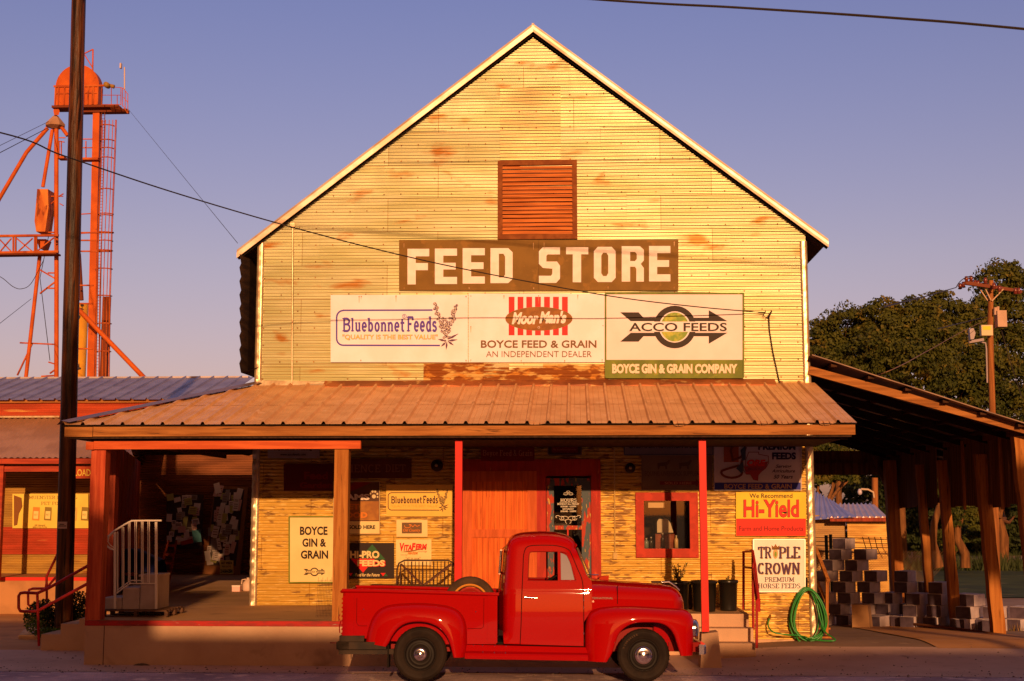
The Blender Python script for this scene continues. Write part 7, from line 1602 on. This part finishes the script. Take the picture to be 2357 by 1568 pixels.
m = MB(); m.box(W(748,800).x, W(860,800).x, uY2-.45, uY2-.16, W(0,942).z, W(0,838).z); m.build('meter_box', M('meter_cream', (.62,.48,.30), rough=.5), up2); m = MB(); m.box(W(760,800).x, W(840,800).x, uY2-.46, uY2-.452, W(0,888).z, W(0,850).z); m.build('meter_label', gold, up2)
m = MB(); m.poly([W(660,860,uY2-.8), W(700,850,uY2-.8), W(722,900,uY2-.8), W(705,960,uY2-.8), W(672,965,uY2-.8)][::-1], (0,.3,0)); m.bar(W(655,990,uY2-.5), W(800,965,uY2-.2), .08, .12); m.tube([W(770,990), W(820,1000), W(830,1060), W(838,1400)], .04, 6); m.build('flood_lamp', M('lamp_grey', (.35,.28,.30), rough=.4), up2)
# street lamp small
sl_ = thing('street_lamp', 'small street lamp on a short pole behind the tin shed', 'street lamp', (P(2014,1180,52).x, 52, -1)); m = MB(); m.tube([(P(2014,1300,52).x, 52, -1.2), P(2013.5,1100,52)], .12, 8); m.build('pole', polew, sl_); m = MB(); m.tube([P(2012,1146,51.9), P(2010,1133,51.9), P(1998,1127,51.9), P(1982,1126,51.9)], .04, 6); m.build('arm', M('lamp_arm', (.5,.36,.25), rough=.5), sl_); m = MB(); m.lathe([(0,.08),(.05,.07),(.09,-.05),(.07,-.13),(0,-.16)], P(1979,1130,51.9), (0,0,1), 12); m.build('head', M('lamp_head', (.5,.42,.5), rough=.3), sl_)
# wires on right
m = MB(); m.tube(cr3([W(840,765,uY2), W(600,880,50), W(240,1080,38), P(2060,848,28), P(1975,880,30)]), .010, 5); tag(m.build('service_wire', M('wire_tan', (.22,.12,.06), rough=.6)), 'tan service cable sloping down from the far utility pole', 'cable')
m = MB(); m.tube([W(525,445,uY2-1.4), W(215,535,uY2-20), W(-200,640,uY2-34)], .02, 5); m.tube(cr3([W(525,445,uY2-1.4), W(560,390,uY2-1.4), W(620,345,uY2-1.4), W(680,335,uY2-1.2), W(730,355,uY2-1)]), .02, 5); m.tube([W(840,735), W(340,860,uY2-15)], .018, 5); m.tube([W(1010,770), W(1260,805)], .018, 5); m.tube([W(980,870), W(1060,1160), W(1190,1560)], .02, 5); tag(m.build('line_wires', wire_m), 'thin wires and guy strung from the far utility pole', 'wire')
# ================================================================ TREES
def tree(name, label, base, blobs, n, ls, seed, mat, trunk=None, group=None, tr=.25, limbs=True):
    n = int(n*1.7); ls *= .80
    rg = random.Random(seed); b = Vector(base); t = thing(name, label, 'tree', tuple(b), group); m = MB(); tot = sum(r**2 for *_, r in blobs)
    for (x, y, z, r) in blobs:
        c = Vector((x, y, z)); k = int(n*r*r/tot)
        nc = max(6, int(k/60))
        for j in range(nc):
            d = Vector((rg.gauss(0,1), rg.gauss(0,1), rg.gauss(0,1))).normalized(); cc = c+Vector((d.x*r, d.y*r*.8, d.z*r*.85))*(.60+.48*rg.random()); cr = r*rg.uniform(.16,.34)+ls
            for i in range(56):
                e = Vector((rg.gauss(0,1), rg.gauss(0,1), rg.gauss(0,.8))).normalized(); e.z = abs(e.z)*.9-.25; p = cc+e*cr*rg.uniform(.7,1.15); u = (e.cross(Vector((rg.gauss(0,1), rg.gauss(0,1), rg.gauss(0,1))))+e*rg.gauss(0,.35)).normalized(); v = u.cross(e+Vector((rg.gauss(0,.5), rg.gauss(0,.5), rg.gauss(0,.5)))).normalized(); L = ls*rg.uniform(.5,1.2)
                m.add([p-u*L, p+v*L*.5, p+u*L, p-v*L*.5], [(0,1,2,3)])
    m.build('crown', mat, t); m = MB()
    tp = trunk or [b, b+Vector((0,0,(blobs[0][2]-b.z)*.6))]; m.tube(tp, tr, 9, True, tr*.55); top = Vector(tp[-1])
    if limbs:
        for (x, y, z, r) in blobs: e = Vector((x, y, z)); mid = top.lerp(e, .5)+Vector((rg.uniform(-.5,.5), 0, -.1*r)); m.tube([top, mid, e+Vector((rg.uniform(-.3,.3)*r, -.3*r, .3*r))], tr*.42, 6, False, tr*.12)
    m.build('trunk', bark, t); return t
def blob(px, py, Y, rpx): p = P(px, py, Y); return (p.x, p.y, p.z, rpx*Y/F)
gb = lambda px, Y: Vector((P(px,1300,Y).x, Y, gz(P(px,1300,Y).x, Y)))
grp = 'trees behind the shed'
tree('oak_tree', 'broad oak crown right of the building, just above the shed roof', gb(1935,82), [blob(1900,790,82,55), blob(1950,760,82,62), blob(1990,800,83,60), blob(1900,850,80,60), blob(1960,850,80,70)], 13000, .17, 101, leaf_m, group=grp)
tree('oak_tree', 'rounded oak crown left of the far utility pole', gb(2080,80), [blob(2030,745,80,60), blob(2085,740,80,68), blob(2060,810,79,80), blob(2130,800,79,70), blob(2010,830,78,60), blob(2110,860,77,80)], 19000, .17, 102, leaf_m, group=grp)
tree('oak_tree', 'darker oak crown directly behind the far utility pole', gb(2190,84), [blob(2170,730,84,62), blob(2215,760,84,70), blob(2200,840,82,85), blob(2255,860,82,70), blob(2215,915,82,55)], 15000, .17, 103, leaf_m, group=grp)
tree('oak_tree', 'tallest oak rising at the right edge behind the utility pole', gb(2310,90), [blob(2300,650,90,58), blob(2355,680,90,60), blob(2265,720,90,50), blob(2310,740,90,70), blob(2350,800,90,75), blob(2300,880,88,75), blob(2345,940,88,60), blob(2280,935,88,50)], 18000, .18, 104, leaf_m, group=grp)
tree('oak_tree', 'leafy oak hanging low between the building corner and the tin shed', gb(1905,62), [blob(1905,1050,62,42), blob(1885,1090,62,34), blob(1925,1085,62,30), blob(1950,1060,64,32), blob(1965,1095,64,20)], 7000, .13, 105, leaf_m, group=grp)
tree('oak_tree', 'shadowy tree mass seen under the far end of the shed roof', gb(2080,100), [blob(2000,1080,100,60), blob(2060,1140,100,60), blob(2110,1100,100,60), blob(2050,1220,100,60), blob(2130,1210,98,70)], 9000, .22, 106, leaf2, group=grp)
tr1 = [P(2162,1306,70), P(2146,1250,70), P(2150,1205,70), P(2166,1150,70)]
tree('young_tree', 'slim curved tree with a sunlit trunk between the middle posts', tuple(P(2162,1306,70)), [blob(2175,1130,70,30), blob(2190,1190,72,26), blob(2150,1240,72,22)], 3500, .13, 107, leaf_m, trunk=tr1, tr=.26, limbs=False)
tr2 = [P(2222,1307,72), P(2221,1275,72), P(2203,1240,72), P(2204,1215,72), P(2215,1180,72)]
tree('young_tree', 'crooked orange trunked tree left of the nearest full post', tuple(P(2222,1307,72)), [blob(2225,1170,73,34), blob(2245,1200,73,26), blob(2190,1250,76,26)], 3500, .13, 108, leaf_m, trunk=tr2, tr=.27, limbs=False)
tree('dark_tree', 'dark forked tree in deep shade at the far right', tuple(P(2310,1306,85)), [blob(2280,1100,86,60), blob(2340,1110,86,60), blob(2300,1180,92,60), blob(2350,1200,92,55), blob(2260,1210,92,50)], 9000, .2, 109, leaf2, trunk=[P(2306,1306,85), P(2310,1240,85), P(2300,1195,85)], tr=.4)
tree('dark_tree', 'dense dark thicket closing the view behind the lawn', gb(2230,104), [blob(2150,1250,104,60), blob(2210,1240,104,62), blob(2270,1250,104,60), blob(2330,1245,104,60), blob(2385,1220,104,60)], 9000, .25, 110, leaf2)
tree('dark_tree', 'dark tree wall far behind everything at the right', gb(2200,118), [blob(x,1150+30*((x//70) % 2),118,85) for x in range(1960,2420,70)]+[blob(x,1020,118,80) for x in range(2000,2420,70)]+[blob(x,1275,116,50) for x in range(1980,2420,60)], 16000, .38, 111, leaf2, limbs=False)
m = MB(); rg = random.Random(50); 
for i in range(5000):
    x = rg.uniform(8, 40); y = rg.uniform(76, 84); z = gz(x, y); a = rg.uniform(0,6.28); h = rg.uniform(.3,1.1); m.add([(x-.05*math.cos(a), y, z), (x+.05*math.cos(a), y+.05*math.sin(a), z), (x+rg.gauss(0,.2), y, z+h)], [(0,1,2)])
struct(m.build('undergrowth', leaf2), 'stuff')
# ================================================================ ACROSS THE STREET (unseen behind the camera; added and shaped to throw shade)
SUN_EL = 12.8; SUN_AZ = 6.0
brick = M('blocker_brick', (.22,.09,.05), (.16,.06,.04), ns=3, rough=.9, brick=(3, .6))
def sbuilding(label, parts, x, gname='blocker_building'):
    t = thing(gname, label, 'building', (x, -14, 0)); m = MB()
    for i, (x0, x1, h, d) in enumerate(parts): m.box(x0, x1, -12-d, -12-.01*i, 0, h)
    m.build('blocker_walls', brick, t); m = MB()
    for (x0, x1, h, d) in parts:
        n = int((x1-x0)/1.6)
        for k in range(n): xc = x0+(k+.5)*(x1-x0)/n; m.box(xc-.4, xc+.4, -11.99, -11.95, 1.0, min(2.8, h-.5)); 
    m.build('blocker_windows', M('blocker_glass', (.02,.02,.03), rough=.1), t); return t
HB = .14+(22+12)*math.tan(R(SUN_EL))
sbuilding('unseen brick building behind the viewer on the left, added with a roofline stepped for shade', [(-30,-6.4,HB+1.45,8), (-6.4,-4.1,HB+.6,8), (-4.1,-2.9,HB+1.75,8), (-2.9,.05,HB-.02,8)], -14)  # added sun blocker, section heights set by where the shade should end
sbuilding('unseen brick building behind the viewer on the right, added to shade the street', [(5.3,40,HB-.03,8)], 20)
tree('blocker_tree', 'tall unseen tree behind the viewer, added to shade the open bay', (-5.3,-16,0), [(-5.2,-16,12.0,1.35),(-5.3,-16,13.8,1.25),(-4.9,-16,10.6,1.3)], 4200, .16, 201, leaf_m, trunk=[Vector((-5.2,-16,0)), Vector((-5.2,-16,11))])  # added crown that blocks the sun from the bay
tree('blocker_tree', 'smaller unseen tree behind the viewer on the right, added to shade the block stacks', (11,-16,0), [(10.6,-16,11.2,.95),(11.6,-16,11.4,.95),(12.6,-16,11.1,.9),(9.8,-16,10.9,.8)], 3600, .14, 202, leaf_m, trunk=[Vector((11,-16,0)), Vector((11,-16,9.8))])  # added crown, height set to shade only the block stacks
# ================================================================ LIGHT
w = bpy.data.worlds.new('World'); scene.world = w; w.use_nodes = True; nt = w.node_tree; N = nt.nodes; L = nt.links
bg = N['Background']; sky = N.new('ShaderNodeTexSky'); sky.sky_type = 'NISHITA'; sky.sun_disc = False; sky.sun_elevation = R(SUN_EL); sky.sun_rotation = R(180-SUN_AZ); sky.air_density = 1.0; sky.dust_density = 1.6; sky.ozone_density = 1.0
tc = N.new('ShaderNodeTexCoord'); sp_ = N.new('ShaderNodeSeparateXYZ'); L.new(tc.outputs['Generated'], sp_.inputs[0])
rp = N.new('ShaderNodeValToRGB'); L.new(sp_.outputs['Z'], rp.inputs[0]); e = rp.color_ramp.elements
e[0].position = 0.0; e[0].color = SKYC[0]; e[1].position = .45; e[1].color = SKYC[1]
q_ = rp.color_ramp.elements.new(.18); q_.color = SKYC[2]
q_ = rp.color_ramp.elements.new(.75); q_.color = SKYZ
mr = N.new('ShaderNodeMapRange'); mr.inputs['From Min'].default_value = .35; mr.inputs['From Max'].default_value = -.5; L.new(sp_.outputs['Y'], mr.inputs['Value'])
mw_ = N.new('ShaderNodeMix'); mw_.data_type = 'RGBA'; L.new(mr.outputs[0], mw_.inputs[0]); L.new(rp.outputs[0], mw_.inputs[6]); mw_.inputs[7].default_value = SKYW
mx = N.new('ShaderNodeMix'); mx.data_type = 'RGBA'; mx.blend_type = 'MULTIPLY'; mx.inputs[0].default_value = 1; L.new(sky.outputs[0], mx.inputs[6]); L.new(mw_.outputs[2], mx.inputs[7]); L.new(mx.outputs[2], bg.inputs['Color']); bg.inputs['Strength'].default_value = SKYS
ld = bpy.data.lights.new('sun', 'SUN'); ld.energy = SUNS; ld.angle = R(.5); ld.color = SUNC
so = bpy.data.objects.new('sun', ld); COL.objects.link(so)
sd = Vector((math.sin(R(SUN_AZ))*math.cos(R(SUN_EL)), -math.cos(R(SUN_AZ))*math.cos(R(SUN_EL)), math.sin(R(SUN_EL))))
so.rotation_euler = sd.to_track_quat('Z', 'Y').to_euler(); so.location = (3, -10, 20)
vs_ = scene.view_settings; vs_.view_transform = 'Standard'; vs_.look = 'None'; vs_.exposure = EXPO; vs_.gamma = 1; vs_.use_curve_mapping = False
scene.render.engine = 'CYCLES'; scene.render.resolution_x = 1024; scene.render.resolution_y = 681
scene.cycles.max_bounces = 6; scene.cycles.transparent_max_bounces = 12
for o in bpy.data.objects:
    if '_w' in o: del o['_w']
